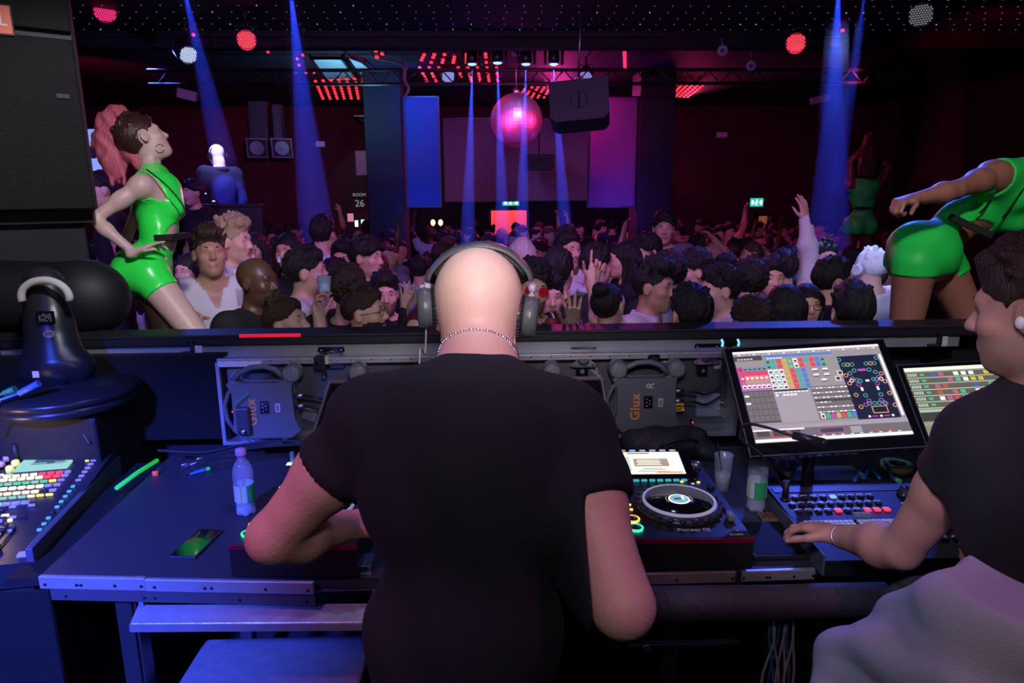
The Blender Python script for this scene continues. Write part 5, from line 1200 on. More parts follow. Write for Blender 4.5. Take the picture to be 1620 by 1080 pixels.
def ui_main(b, wd, hd, t):
    bw = .036; W2, H2 = wd-2*bw*.75, hd-bw*1.75; x0, y0 = -W2/2, -H2/2+.012
    R_ = lambda u0, v0, u1, v1, mi, z=.0024: b.box((x0+(u0+u1)/2*W2, y0+(1-(v0+v1)/2)*H2, z), (abs(u1-u0)*W2, abs(v1-v0)*H2, .0004), mi=mi)
    R_(0, 0, 1, 1, 0, .0016)
    R_(0, 0, 1, .025, 1); 
    for k in range(28): R_(.03+k*.034, .035, .052+k*.034, .045, 7 if k % 3 else 1)
    R_(.0, .055, .19, .11, 2); R_(.20, .06, .665, .085, 8)
    rs = random.Random(7)
    for k in range(5): R_(.02+k*.022, .085, .036+k*.022, .10, 1); R_(.22+k*.022, .088, .236+k*.022, .10, 1)
    # left button block: rows white/teal, red, orange...
    cols = [(5, 1), (3, 3), (3, 4), (4, 5), (4, 1)]
    R_(.0, .18, .20, .44, 9, .0021)
    for r in range(5):
        for c in range(6):
            u = .01+c*.032; v = .185+r*.05; R_(u, v, u+.027, v+.042, [5, 3, 4, 4, 1][r] if not (c == 0 and r < 4) else 3, .0028); R_(u+.005, v+.018, u+.022, v+.036, 2 if r in (0, 4) else [2, 3, 1, 5, 2][r], .0033)
    for r in range(6):
        for c in range(11):
            if r < 2 or c < 7:
                if r == 1 and c in (7,): continue
                u = .205+c*.037; v = .11+r*.058; k = [2, 5, 3, 6, 5, 2, 3, 10, 4, 8, 5][(c+r*0) % 11]
                R_(u, v, u+.031, v+.05, [5, 5, 3, 6, 5, 1, 3, 5, 3, 8, 5][c] if r < 2 else [1, 1, 1, 4, 3, 5, 8][c], .0028); R_(u+.006, v+.02, u+.025, v+.042, [2, 5, 3, 4, 6, 2, 3, 5, 3, 8, 2][c] if r < 2 else [2, 5, 2, 6, 3, 5, 8][c], .0033)
    for (u, v) in ((.50, .30), (.57, .30), (.54, .36), (.50, .24), (.57, .24)): R_(u, v, u+.035, v+.02, 1, .0028); R_(u, v+.022, u+.035, v+.032, 2, .0028)
    for (u, v) in ((.66, .28), (.635, .34)): R_(u, v, u+.035, v+.05, 1, .0028); R_(u+.005, v+.008, u+.03, v+.044, 2, .0033)
    # dark grid lower left
    R_(0, .45, .20, .80, 2, .0022)
    for r in range(5):
        for c in range(6): R_(.004+c*.033, .46+r*.066, .034+c*.033, .52+r*.066, 10, .0028)
    R_(.005, .50, .035, .52, 1, .0035); R_(.005, .58, .035, .60, 1, .0035)
    R_(.205, .45, .44, .80, 11, .0022); R_(.205, .455, .43, .475, 2, .0028)
    for k in range(9): R_(.21+k*.025, .478, .228+k*.025, .49, 1, .0032)
    for k in range(6): R_(.21+k*.024, .505, .228+k*.024, .525, 1 if k != 1 else 5, .0032)
    R_(.45, .44, .70, .80, 10, .0022)
    for r in range(6):
        for c in range(9 if r != 3 else 4): R_(.455+c*.027, .455+r*.052, .475+c*.027, .467+r*.052, 1 if (r+c) % 3 else 7, .0032)
    for r in (2, 4): R_(.455, .445+r*.07, .695, .47+r*.07, 2, .0027)
    for c in range(7): R_(.46+c*.034, .735, .487+c*.034, .79, [1, 5, 9, 6, 3, 5, 8][c], .0034); R_(.466+c*.034, .752, .481+c*.034, .782, [2, 5, 9, 6, 3, 5, 8][c], .0038)
    # black plan view
    R_(.675+.015, .12, .965, .82, 12, .0026)
    rs2 = random.Random(5)
    def ring(u, v, mi, r=.006):
        cx, cy = x0+u*W2, y0+(1-v)*H2; b.tube([(cx+r*math.cos(k*math.pi/4), cy+r*math.sin(k*math.pi/4), .0034) for k in range(8)], .0012, 4, closed=True, mi=mi)
    for (u, v, m) in [(.70, .16, 5), (.95, .16, 5), (.72, .22, 5), (.745, .22, 4), (.775, .22, 5), (.87, .22, 5), (.90, .22, 4), (.925, .22, 5), (.775, .29, 5), (.875, .29, 5), (.74, .32, 5), (.91, .32, 5), (.71, .34, 4), (.945, .34, 4), (.745, .38, 9), (.92, .38, 9), (.735, .40, 1), (.93, .40, 1), (.77, .40, 5), (.79, .41, 5), (.88, .40, 5), (.90, .40, 5), (.715, .43, 4), (.95, .43, 4), (.77, .45, 9), (.895, .45, 9), (.79, .57, 5), (.89, .57, 5), (.73, .56, 4), (.95, .56, 4), (.80, .63, 9), (.88, .63, 9), (.77, .67, 9), (.90, .67, 9), (.735, .69, 4), (.955, .69, 4), (.795, .66, 5), (.895, .66, 5), (.83, .66, 5), (.86, .66, 5)]: ring(u, v, m)
    R_(.80, .275, .855, .30, 9, .0032); R_(.825, .40, .85, .42, 1, .0032); R_(.775, .48, .79, .52, 1, .0032); R_(.88, .48, .895, .52, 1, .0032)
    R_(.80, .69, .90, .765, 4, .0030); R_(.806, .698, .894, .757, 12, .0034); 
    for k in range(3): R_(.76+k*.075, .785, .775+k*.075, .805, 1, .0032)
    R_(.785, .79, .822, .80, 9, .0032); R_(.86, .79, .897, .80, 9, .0032); R_(.975, .12, .99, .80, 1, .0028)
    # bottom bars
    R_(0, .83, 1, .87, 11, .0028); R_(0, .87, .33, .885, 1, .003); R_(0, .87, 1, .965, 10, .0024)
    R_(.02, .89, .10, .94, 2, .003); R_(.115, .88, .22, .955, 3, .003); R_(.122, .888, .213, .947, 2, .0034); R_(.24, .89, .30, .94, 2, .003); R_(.42, .885, .58, .94, 9, .003); R_(.425, .89, .575, .935, 2, .0034); R_(.62, .885, .69, .95, 11, .003)
    for (u) in (.78, .86): R_(u, .93, u+.02, .945, 3, .0034)
    for k in range(12): R_(.25+k*.06, .955, .27+k*.06, .962, 1, .0034)
    R_(0, .968, 1, 1, 1, .003)
    b.build('screen', SCR, t)
    F = basis(*[Vector(v) for v in ((1, 0, 0), (0, 1, 0), (0, 0, 1))])
SCR = [glow('s_grey', (.42, .37, .40), .85), glow('s_white', (1.0, .92, .95), 1.05), glow('s_dark', (.10, .08, .09), .8), glow('s_red', (.85, .08, .10), .95), glow('s_orange', (.95, .42, .16), .9), glow('s_teal', (.08, .50, .42), .9), glow('s_yellow', (.62, .55, .10), .9), glow('s_mid', (.62, .54, .60), .9), glow('s_blue', (.12, .25, .80), .9), glow('s_magenta', (.65, .08, .62), .9), glow('s_shade', (.22, .19, .21), .85), glow('s_lilac', (.50, .42, .50), .85), glow('s_navy', (.010, .014, .045), .9)]
mq = [Pd(1178, 724, 1.98), Pd(1452, 708, 1.98), Pd(1413, 541, 2.18), Pd(1150, 545, 2.18)]
tM = monitor('large bright monitor of the lighting desk, left of the two', mq, ui_main)
def ui_second(b, wd, hd, t):
    bw = .02; W2, H2 = wd-2*bw, hd-1.6*bw; x0, y0 = -W2/2, -H2/2
    R_ = lambda u0, v0, u1, v1, mi, z=.0024: b.box((x0+(u0+u1)/2*W2, y0+(1-(v0+v1)/2)*H2, z), (abs(u1-u0)*W2, abs(v1-v0)*H2, .0004), mi=mi)
    R_(0, 0, 1, 1, 0, .0016); R_(0, 0, 1, .05, 1)
    rs = random.Random(9)
    for r in range(6):
        v = .07+r*.085; R_(0, v, 1, v+.07, 2, .002); R_(0, v+.072, 1, v+.08, 3, .0026)
        for k in range(4): R_(.01+k*.018, v+.015, .022+k*.018, v+.055, 3, .0028)
        R_(.10, v+.02, .13, v+.05, 4, .0028)
        for k in range(9):
            if rs.random() < .75 and r < 5: u = .18+k*.055; R_(u, v+.01, u+.035, v+.06, rs.choice([4, 5, 6, 7, 1, 8]), .0028)
        if r in (1, 3, 4): R_(.68+.05*r, v+.01, .72+.05*r, v+.06, 8 if r == 1 else 4, .0028)
    R_(0, .60, 1, .62, 3, .0026); R_(0, .63, .22, .75, 9, .0024); R_(0, .80, .22, 1, 10, .0024); R_(.22, .63, .26, .97, 3, .0026)
    for k in range(12): R_(.225, .64+k*.028, .25, .65+k*.028, 4, .003)
    R_(.28, .63, 1, .95, 11, .0024); R_(.30, .68, .55, .70, 3, .0028); R_(.30, .78, .5, .80, 4, .0028)
    b.build('screen', [glow('t_grey', (.40, .42, .34), .8), glow('t_white', (.95, 1.0, .85), 1.0), glow('t_brown', (.17, .15, .12), .8), glow('t_mint', (.55, .75, .60), .85), glow('t_green', (.08, .60, .32), .9), glow('t_pink', (.75, .12, .30), .9), glow('t_blue', (.08, .16, .55), .9), glow('t_redd', (.7, .1, .08), .9), glow('t_gold', (.85, .55, .08), .9), glow('t_dark', (.07, .06, .05), .8), glow('t_olive', (.34, .36, .20), .8), glow('t_soft', (.36, .34, .34), .8)], t)
mq = [Pd(1452, 704, 2.10), Pd(1690, 692, 2.10), Pd(1672, 566, 2.24), Pd(1428, 578, 2.24)]
monitor('second monitor with greenish windows, partly behind the technician', mq, ui_second)
# dimmer light: webcam with two blue rings on top of the case rim
p = Pd(1153, 541, 2.20); t = thing('blue_light_bar', 'small black clip with two blue glowing ends above the monitor', 'light', p)
b = MB(); b.box((0, 0, 0), (.05, .03, .022), bev=.006); b.box((0, 0, -.02), (.02, .02, .04)); b.build('body', M_gls, t)
for sx in (-.026, .026): b = MB(); b.tube([(sx, -.012, .012*math.cos(k*.5)-.0) if False else (sx+.003*math.sin(k*.8), -.012, -.011+.0045*k) for k in range(6)], .0035, 8); b.build('blue_glow', glow('blue_end', (.08, .35, 1.0), 3), t)
# lighting console
c1, c2, c3, c4 = Pz(1225, 768, DZ+.03), Pz(1500, 757, DZ+.03), Pz(1570, 895, DZ+.06), Pz(1268, 872, DZ+.055)
c1 = Pz(1226, 768, DZ+.07); c4 = Pz(1290, 884, DZ+.045); Wc = .62; Lc = c1.y-c4.y; cxo = (c1.x+c4.x)/2
t = thing('lighting_console', 'black lighting console with rows of lit keys under the technician hand', 'console', (cxo, c4.y, DZ-.006), math.radians(0))
b = MB(); zt0, zt1 = .045, .075
b.prism([(0, 0), (Lc, 0), (Lc, zt1), (0, zt0)], 0, Wc, basis(Vector((0, 1, 0)), Vector((0, 0, 1)), Vector((1, 0, 0))))
b.build('chassis', mat('console_blue_black', (.010, .0105, .013), .45), t)
S = frame((0, 0, zt0), Matrix.Rotation(math.atan2(zt1-zt0, Lc), 3, 'X'))
b = MB(S); b.box((Wc/2, Lc*.93, .001), (Wc-.02, .03, .002)); b.build('label_bar', mat('console_bar', (.05, .055, .08), .4), t)
M_key = mat('key_pale', (.55, .58, .68), .35, emit=(.45, .5, .8), es=.10); K_dark = mat('key_dark', (.03, .035, .05), .3)
n = 0
for r in range(3):
    for c in range(10):
        x = .03+c*.029 + r*.003; y = Lc*.80-r*.040
        b = MB(S); b.box((x, y, .004), (.018, .012, .007), bev=.002, mi=0); b.box((x, y+.010, .0035), (.018, .005, .004), mi=1)
        red = r == 2 and c in (4, 7, 8, 9); blue = r == 0 and c == 5
        b.build('key', [glow('key_red', (1.0, .03, .06), 1.6) if red else (glow('key_blue', (.15, .3, 1.0), 1.8) if blue else K_dark), M_key], t)
for i in range(2):      # two small key fields
    b = MB(S); x0 = .03+i*.155
    for r in range(6):
        for c in range(10): b.box((x0+c*.0145, Lc*.46-r*.016, .002), (.0115, .009, .004))
    b.build('key_field', M_key, t)
for i in range(4):
    b = MB(S @ Matrix.Translation((.40+i*.055, Lc*.82, 0))); b.lathe([(.021, 0), (.021, .010), (.015, .012), (.014, .026), (.0001, .027)], seg=20); b.build('encoder', K_dark, t)
rs = random.Random(11)
for r in range(5):
    for c in range(7):
        x = .37+c*.034; y = Lc*.66-r*.045
        if (r == 2 and c % 3 == 1): continue
        b = MB(S); b.box((x, y, .004), (.020, .012, .007), bev=.002, mi=0); b.box((x, y+.010, .0035), (.018, .005, .004), mi=1); b.build('key', [glow('key_blue', (.15, .3, 1.0), 1.8) if (r == 0 and c == 5) else K_dark, M_key], t)
b = MB(S); b.box((.20, Lc*.50, .012), (.05, .014, .014), bev=.003); b.build('fader', M_grey, t)
b = MB(); b.box((-.003, Lc/2, .03), (.006, Lc, .06), bev=.002); b.build('side_cheek', mat('cheek', (.07, .08, .11), .4), t)
# gooseneck lamp
base = Pz(1218, 795, DZ+.06); pts = [Pd(1243, 776, 1.95), Pd(1206, 722, 1.90), Pd(1173, 695, 1.88), Pd(1178, 672, 1.86), Pd(1210, 675, 1.82), Pd(1256, 690, 1.78)]
t = thing('gooseneck_lamp', 'black gooseneck lamp bending over the large monitor', 'lamp', pts[0])
b = MB(); b.tube(smoothpath([p-pts[0] for p in pts], 6), .0042, 8); b.build('gooseneck', M_cabb, t)
e0, e1 = Pd(1254, 688, 1.78)-pts[0], Pd(1302, 700, 1.75)-pts[0]; b = MB(); b.cyl(e0, e1, .0105, .012, seg=16); b.ball(e1, .012, seg=14); b.build('lamp_head', M_blk2, t)
b = MB(); b.cyl((0, 0, -.02), (0, 0, .03), .009); b.cyl((0, 0, -.03), (0, 0, -.02), .014); b.build('socket', M_blk, t)
# mouse pad, cables, tape roll, tablet slab
a = Pz(1340, 752, DZ-.004); b = MB(); b.box((0, 0, .003), (.30, .14, .005), bev=.002); b.box((0, 0, .0058), (.28, .12, .001), mi=1); o = link_mesh('mouse_pad', b.mesh('mouse_pad'), [M_rub, mat('pad_grey', (.20, .21, .26), .7)]); o.location = (a.x-.08, a.y+.02, DZ-.006); tag(o, 'grey mouse pad lying under the large monitor', 'mouse pad')
p = Pz(1424, 742, DZ); t = thing('tape_roll', 'roll of pale tape lying under the second monitor', 'tape', (p.x, p.y+.02, DZ-.006))
b = MB(); b.lathe([(.028, 0), (.055, 0), (.055, .022), (.028, .022), (.028, 0)], cap=False, seg=32); b.build('tape', mat('tape_pale', (.55, .55, .50), .5), t); b = MB(); b.lathe([(.0265, 0), (.028, 0), (.028, .022), (.0265, .022), (.0265, 0)], cap=False, seg=32); b.build('core', M_blk, t)
for i, (lab, pts, m) in enumerate((('bright blue cable knot lying beside the mouse pad', [(1352, 760), (1362, 748), (1372, 738), (1380, 748), (1392, 757), (1376, 744), (1368, 756), (1358, 752)], 'b'), ('blue cable with green plug beside the tape roll', [(1398, 730), (1404, 742), (1412, 756), (1416, 762)], 'g'))):
    P_ = [Pz(px, py, DZ+.012) + Vector((0, 0, .01*(k % 2))) for k, (px, py) in enumerate(pts)]
    t = thing('coloured_cable', lab, 'cable', P_[0]); b = MB(); b.tube(smoothpath([q-P_[0] for q in P_], 5), .006, 7); b.build('lead', mat('cable_blue', (.03, .22, .62), .4), t)
    b = MB(); b.cyl(P_[-1]-P_[0], P_[-1]-P_[0]+Vector((.004, -.02, 0)), .008); b.build('plug', mat('plug_green', (.08, .5, .25), .4) if m == 'g' else mat('plug_cream', (.6, .58, .42), .4), t)
# brown mesh pouch and black tablet by the console
p = Pz(1215, 858, DZ); b = MB(); b.box((0, 0, .008), (.16, .20, .014), bev=.004); b.box((0, 0, .0155), (.14, .18, .001), mi=1); o = link_mesh('tablet', b.mesh('tablet'), [M_blk, mat('tablet_face', (.006, .006, .008), .6, spec=.2)]); o.location = (p.x, p.y, DZ); tag(o, 'black tablet lying flat between the player and the console', 'tablet')
p = Pz(1222, 828, DZ); b = MB(); b.box((0, 0, .007), (.075, .05, .012), bev=.004); 
for k in range(5): b.box((-.03+k*.015, 0, .0135), (.002, .046, .001), mi=1)
o = link_mesh('mesh_pouch', b.mesh('mesh_pouch'), [mat('pouch_brown', (.20, .11, .06), .7, bump=.5, bscale=150), M_blk]); o.location = (p.x+.01, p.y+.03, DZ+.0); tag(o, 'small brown mesh pouch beside the console corner', 'pouch')
# ---- mixing console at the left
c1, c2, c3 = Pz(185, 706, DZ), Pz(-120, 706, DZ), Pz(50, 890, DZ)
ang = math.atan2((Pz(185, 708, DZ)-Pz(62, 885, DZ)).y, (Pz(185, 708, DZ)-Pz(62, 885, DZ)).x)-math.pi/2
KB, KF = Pz(186, 706, DZ+.05), Pz(52, 888, DZ-.025); ang = math.atan2(KB.y-KF.y, KB.x-KF.x)-math.pi/2; Lm = (KB.xy-KF.xy).length; Wm = .80
fr_r = KF
t = thing('mixing_console', 'sound mixing console crowded with glowing buttons at the left edge', 'mixing console', (fr_r.x, fr_r.y, DZ-.10), ang)
tcon = t
b = MB(); b.prism([(0, 0), (Lm, 0), (Lm, .15), (0, .075)], -Wm, 0, basis(Vector((0, 1, 0)), Vector((0, 0, 1)), Vector((1, 0, 0)))); b.build('chassis', mat('mixer_black', (.020, .022, .03), .35), t)
b = MB(); b.box((-.006, Lm/2, .06), (.02, Lm, .11), bev=.003); b.build('side_cheek', mat('cheek', (.07, .08, .11), .4), t)
S = frame((-Wm, 0, .077), Matrix.Rotation(math.atan2(.075, Lm), 3, 'X')); Ls = math.hypot(Lm, .075)
GB = {'w': glow('led_cream', (1.0, .80, .55), 1.5), 'r': glow('led_red', (1.0, .03, .06), 2.0), 'g': glow('led_green', (.06, .75, .35), 1.0), 'y': glow('led_yellow', (.95, .85, .05), 1.3), 'b': glow('led_azure', (.06, .32, .95), 1.3), 'p': mat('key_lilac', (.35, .32, .5), .4, emit=(.35, .3, .6), es=.25), 'd': K_dark, 'c': glow('led_aqua', (.25, .75, .65), .9)}
def keys(xs, y, w, h, code, name='key', z=.004):
    for i, x in enumerate(xs):
        b = MB(S); b.box((x, y*Ls, z), (w, h, .008), bev=.0015); b.build(name, GB[code[i % len(code)]], t)
xs = [Wm-.22-.031*k for k in range(9)]
def dx_(x): return x
for k, x in enumerate([Wm-.05-.03*k for k in range(11)]):
    pass
XR = [Wm-.10-.027*k for k in range(12)]       # from the right side inwards
keys(XR[7:], .75, .021, .014, 'cwcwc'); keys(XR, .735, .020, .010, 'prrrwwww'); keys(XR, .70, .021, .012, 'prrwwwwwwwww'); keys(XR, .655, .021, .008, 'pygcggcggggg'); keys(XR, .61, .021, .012, 'ppwwwwwwwwww')
keys(XR, .56, .021, .010, 'pdwwwwwwwwww'); keys(XR, .52, .021, .007, 'yywcccwccccc')
keys(XR[2:], .465, .024, .014, 'pppcccccccc'); keys(XR[4:], .41, .02, .010, 'ddwdggwg'); keys(XR[3:], .365, .02, .008, 'wdddwddd')
keys(XR[2:], .32, .012, .010, 'wppwpdwdpp'); keys(XR[2:], .285, .012, .008, 'ddwdwwdwd'); keys(XR[1:], .255, .016, .006, 'dddwdddwdd'); keys(XR[1:], .435, .02, .006, 'pdpdwdpdwd'); keys(XR[1:], .345, .02, .006, 'dpdpdwdp'); keys(XR[1:], .235, .010, .006, 'pdpdpdpdpd')
for k in range(12):        # faders
    x = XR[k] if k < 12 else 0; b = MB(S); b.box((x-.02, .155*Ls, .002), (.003, Ls*.2, .003), mi=1); b.box((x-.02, (.10+.03*(k % 3))*Ls, .008), (.013, .026, .012), bev=.003, mi=0); b.build('fader', [mat('fader_cap', (.06, .06, .09), .3), M_gls], t)
for k in range(9): b = MB(S); b.box((Wm-.045, (.22+.045*k)*Ls, .004), (.012, .010, .007), bev=.002); b.build('key', GB['b' if k != 3 else 'd'], t)
for k in range(6): b = MB(S); b.box((Wm-.04-.003, (.64+.04*k)*Ls, .004), (.018, .010, .007), bev=.002); b.build('key', GB['p'], t)
keys([Wm-.03, Wm-.17], .045, .04, .022, 'pp')
# encoder knobs, small display, illuminated strip
for i in range(5):
    for j in range(3):
        b = MB(S @ Matrix.Translation((Wm-.30-.045*i, (.80+.06*j)*Ls, 0))); b.lathe([(.013, 0), (.0125, .016), (.010, .020), (.0001, .0205)], seg=14); b.build('knob', [mat('knob_cream', (.55, .42, .35), .4), mat('knob_lit', (.75, .7, .2), .4, emit=(.8, .75, .1), es=.7)][1 if (i == 0 and j < 2) else 0], t)
b = MB(S); b.box((Wm-.20, .865*Ls, .004), (.17, .17*Ls, .006), mi=0); b.box((Wm-.19, .89*Ls, .0076), (.10, .085, .001), mi=1); b.box((Wm-.22, .84*Ls, .0078), (.05, .012, .001), mi=2); b.box((Wm-.15, .84*Ls, .0078), (.04, .012, .001), mi=2); b.box((Wm-.185, .915*Ls, .0086), (.05, .004, .0008), mi=0)
b.build('display', [glow('lcd_mint', (.35, .72, .68), .95), glow('lcd_dark', (.06, .12, .16), .8), glow('lcd_shade', (.22, .5, .5), .8)], t)
b = MB(S); b.box((Wm-.065, .90*Ls, .004), (.012, .09, .006), mi=0); b.box((Wm-.048, .90*Ls, .004), (.008, .09, .006), mi=0); b.build('meter', GB['y'], t)
b = MB(S); b.box((Wm/2, .97*Ls, .003), (Wm-.02, .006, .004)); b.build('rear_trim', mat('rear_trim', (.3, .32, .5), .3, .7), t)
# goosenecked lamp over the console: thin arc from px 25..140
pts = [Pd(24, 706, 2.45), Pd(28, 684, 2.45), Pd(50, 668, 2.45), Pd(85, 664, 2.45), Pd(120, 674, 2.45), Pd(143, 703, 2.45)]
t = thing('console_lamp', 'thin curved lamp arching over the mixing console', 'lamp', pts[0]); b = MB(); b.tube(smoothpath([p-pts[0] for p in pts], 6), .003, 7); b.build('gooseneck', mat('lamp_copper', (.10, .05, .05), .35, .6), t)
b = MB(); b.cyl((0, 0, -.06), (0, 0, .01), .012); b.build('base', M_blk, t)
point('console_lamp_glow', pts[3]+Vector((-.15, -.25, .0)), 1.8, (1.0, .62, .38), .05)
# stand under the console
b = MB(); b.box((fr_r.x-.42, fr_r.y+.40, (DZ-.105)/2), (.9, .8, DZ-.11), bev=.01); b.box((fr_r.x-.42, fr_r.y-.005, .5), (.8, .02, .02)); o = link_mesh('equipment_rack', b.mesh('equipment_rack'), mat('rack_black', (.003, .003, .004), .8), None, Vector((fr_r.x-.42, fr_r.y+.4, 0))); tag(o, 'black equipment rack carrying the mixing console', 'rack')

# ---- big moving head lamp at the left and the JBL loudspeaker above
c = Pd(75, 480, 2.62)
t = thing('moving_head_light', 'large black moving head light standing behind the mixing console', 'stage light', (c.x, c.y, 0))
P_ = lambda px, py, d=2.62: Pd(px, py, d)-Vector((c.x, c.y, 0))
Q = Prims(); 
top, bot = Pd(70, 455, 2.55), Pd(88, 575, 2.55)
Q.cap(top, top.lerp(bot, .5), .078, .084, .02, ax=(0, 1, 0), fl=.8); Q.cap(top.lerp(bot, .5), bot, .084, .110, .02, ax=(0, 1, 0), fl=.8); Q.cap(bot+Vector((-.08, 0, -.02)), bot+Vector((.09, 0, -.02)), .045, .045, .06)
skin_obj('yoke_arm', Q, .006, M_blk2, t)
Q = Prims(); hc = Pd(60, 470, 2.85); Q.cap(hc+Vector((-.26, .02, .0)), hc+Vector((.17, .02, .0)), .16, .14, .06); Q.ell(hc+Vector((.20, .02, -.01)), (.16, .14, .155), None, .05)
skin_obj('lamp_head', Q, .01, mat('head_shell', (.006, .006, .008), .6), t)
b = MB(); cc = P_(72, 470, 2.46); b.tube([cc+Vector((.085*math.cos(a), 0, .062*math.sin(a))) for a in [i*math.pi/14 for i in range(-1, 16)]], .0135, 8); b.build('pivot_ring', mat('ring_grey', (.50, .50, .49), .5), t)
b = MB(); cc = P_(72, 502, 2.462); b.box(cc, (.064, .004, .046), mi=0); rs = random.Random(2)
for i in range(5):
    for j in range(7): 
        if rs.random() < .8: b.box(cc+Vector((-.02+j*.0066, -.003, .012-i*.006)), (.004, .001, .003), mi=1)
b.build('control_panel', [M_gls, mat('label_dim', (.28, .28, .30), .5)], t)
b = MB(); cc = P_(78, 528, 2.452); b.prism([(.020*math.cos(k*.35), .013*math.sin(k*.35)) for k in range(18)], 0, .003, frame(cc, G.to_3x3()), mi=0); b.build('badge', mat('badge_silver', (.55, .55, .6), .3, .5), t)
text_mesh('DTS', .016, frame(cc+Vector((0, -.0035, 0)), G.to_3x3()), 'badge_lettering', M_blk, t, .0004, bold=.0004)
b = MB(); bc = P_(95, 612, 2.56); b.lathe([(.24, -.03), (.25, -.015), (.24, 0), (.15, .03), (.13, .035)], M=Matrix.Translation(bc+Vector((.02, 0, .0))), seg=40); b.lathe([(.19, -.075), (.24, -.06), (.24, -.03)], M=Matrix.Translation(bc+Vector((.02, 0, 0))), seg=40)
b.box(bc+Vector((-.12, -.08, -.03)), (.28, .20, .09), bev=.02)
b.build('base', M_blk2, t)
b = MB(); b.box(P_(57, 592, 2.33), (.022, .004, .022)); b.build('label_plate', MATS['label_white'], t)
for (pa, pb, m, d) in (((62, 606), (30, 622), mat('plug_blue', (.10, .22, .62), .35), 2.32), ((24, 615), (6, 622), mat('plug_green2', (.06, .40, .16), .35), 2.34)):
    b = MB(); b.cyl(P_(*pa, d), P_(*pb, d), .012, .010); b.tube([P_(*pb, d), P_(pb[0]-30, pb[1]+10, d), P_(pb[0]-60, pb[1]+60, d)], .005); b.build('power_plug', m, t)
b = MB(); z1 = (bc.z-.075); b.box((bc.x-.05, bc.y+.03, z1/2), (.50, .36, z1), bev=.01); o = b.build('support_case', mat('case_black', (.008, .008, .010), .6), None); o.location = (c.x, c.y, 0); o.name = 'support_case'; tag(o, 'black case the moving head light stands on', 'case')

# JBL loudspeaker: grille front facing the camera side
q = [None, Py(149, 332, 3.05)]
x1 = q[1].x+.02; x0 = x1-1.0; zb, ztop = q[1].z, CZ-.15
SA = math.radians(33); SU = Vector((math.cos(SA), math.sin(SA), 0)); SC0 = Vector((x1, 3.05, zb)) - SU*.5
t = thing('loudspeaker_stack', 'huge black loudspeaker with mesh grille at the upper left', 'speaker', SC0, SA)
def mesh_grille():
    m = bpy.data.materials.new('speaker_mesh'); m.use_nodes = True; nt = m.node_tree; bs = nt.nodes['Principled BSDF']
    tc = nt.nodes.new('ShaderNodeTexCoord'); v = nt.nodes.new('ShaderNodeTexVoronoi'); v.inputs['Scale'].default_value = 120; v.inputs['Randomness'].default_value = 0
    nt.links.new(tc.outputs['Object'], v.inputs['Vector']); r = nt.nodes.new('ShaderNodeValToRGB'); r.color_ramp.elements[0].color = (.0015, .0015, .0015, 1); r.color_ramp.elements[0].position = .35; r.color_ramp.elements[1].color = (.014, .013, .012, 1); r.color_ramp.elements[1].position = .55
    nt.links.new(v.outputs['Distance'], r.inputs[0]); nt.links.new(r.outputs[0], bs.inputs['Base Color']); bs.inputs['Roughness'].default_value = .6; bs.inputs['Specular IOR Level'].default_value = .15
    bp = nt.nodes.new('ShaderNodeBump'); bp.inputs['Strength'].default_value = .6; bp.inputs['Distance'].default_value = .003; nt.links.new(v.outputs['Distance'], bp.inputs['Height']); nt.links.new(bp.outputs[0], bs.inputs['Normal'])
    return m
b = MB(); b.box((0, .37, (ztop-zb)/2), (1.0, .70, ztop-zb), bev=.015); b.build('cabinet', M_blk, t)
b = MB(); zs = Py(80, 40, 2.85).z-zb; b.box((0, .0, zs/2-.005), (.97, .03, zs-.02), bev=.006); b.box((0, .0, zs+(ztop-zb-zs)/2+.004), (.97, .03, ztop-zb-zs-.02), bev=.006); b.build('grille', mesh_grille(), t)
b = MB(); vv = ray(1, 31); nn = Vector((math.sin(SA), -math.cos(SA), 0)); q0 = SC0+nn*.02; lp = CP+vv*((q0-CP).dot(nn)/vv.dot(nn)); lx = (lp-SC0).dot(SU); lz = lp.z-zb; b.box((lx-.018, -.022, lz), (.115, .006, .115), bev=.002, mi=1); b.box((lx-.018, -.024, lz), (.104, .008, .104), bev=.002, mi=0); b.build('badge', [mat('badge_orange', (.85, .13, .04), .45), M_blk], t)
text_mesh('JBL', .058, frame((lx-.018, -.0285, lz-.004), G.to_3x3()), 'badge_lettering', mat('badge_white', (.8, .75, .7), .5), t, .0005, bold=.0012, spacing=.95)
for px in (100,): 
    vv = ray(px, 152); lp = CP+vv*((q0-CP).dot(nn)/vv.dot(nn)); b = MB(); b.box(((lp-SC0).dot(SU), -.018, lp.z-zb), (.05, .004, .02), bev=.002); b.build('grille_tab', M_blk, t)
b = MB(); b.box((0, .38, zb/2), (.9, .5, zb-.004), bev=.01); b.box((0, .10, zb-.03), (.96, .03, .05))
o = link_mesh('speaker_stand', b.mesh('speaker_stand'), mat('stand_black', (.006, .006, .008), .7)); o.location = (SC0.x, SC0.y, 0); o.rotation_euler.z = SA; tag(o, 'black block stand under the huge loudspeaker', 'stand')
# ---------------------------------------------------------------- people in the booth
def head_frame(c, face, up=(0, 0, 1)):
    y = Vector(face).normalized(); z = Vector(up); z = (z - y*z.dot(y)).normalized(); x = y.cross(z)
    return basis(x, y, z, c)
def person_root(label, J, group=None, cat='person', z=0):
    p = J['pelvis']; return thing('person', label, cat, (p[0], p[1], z), group=group)

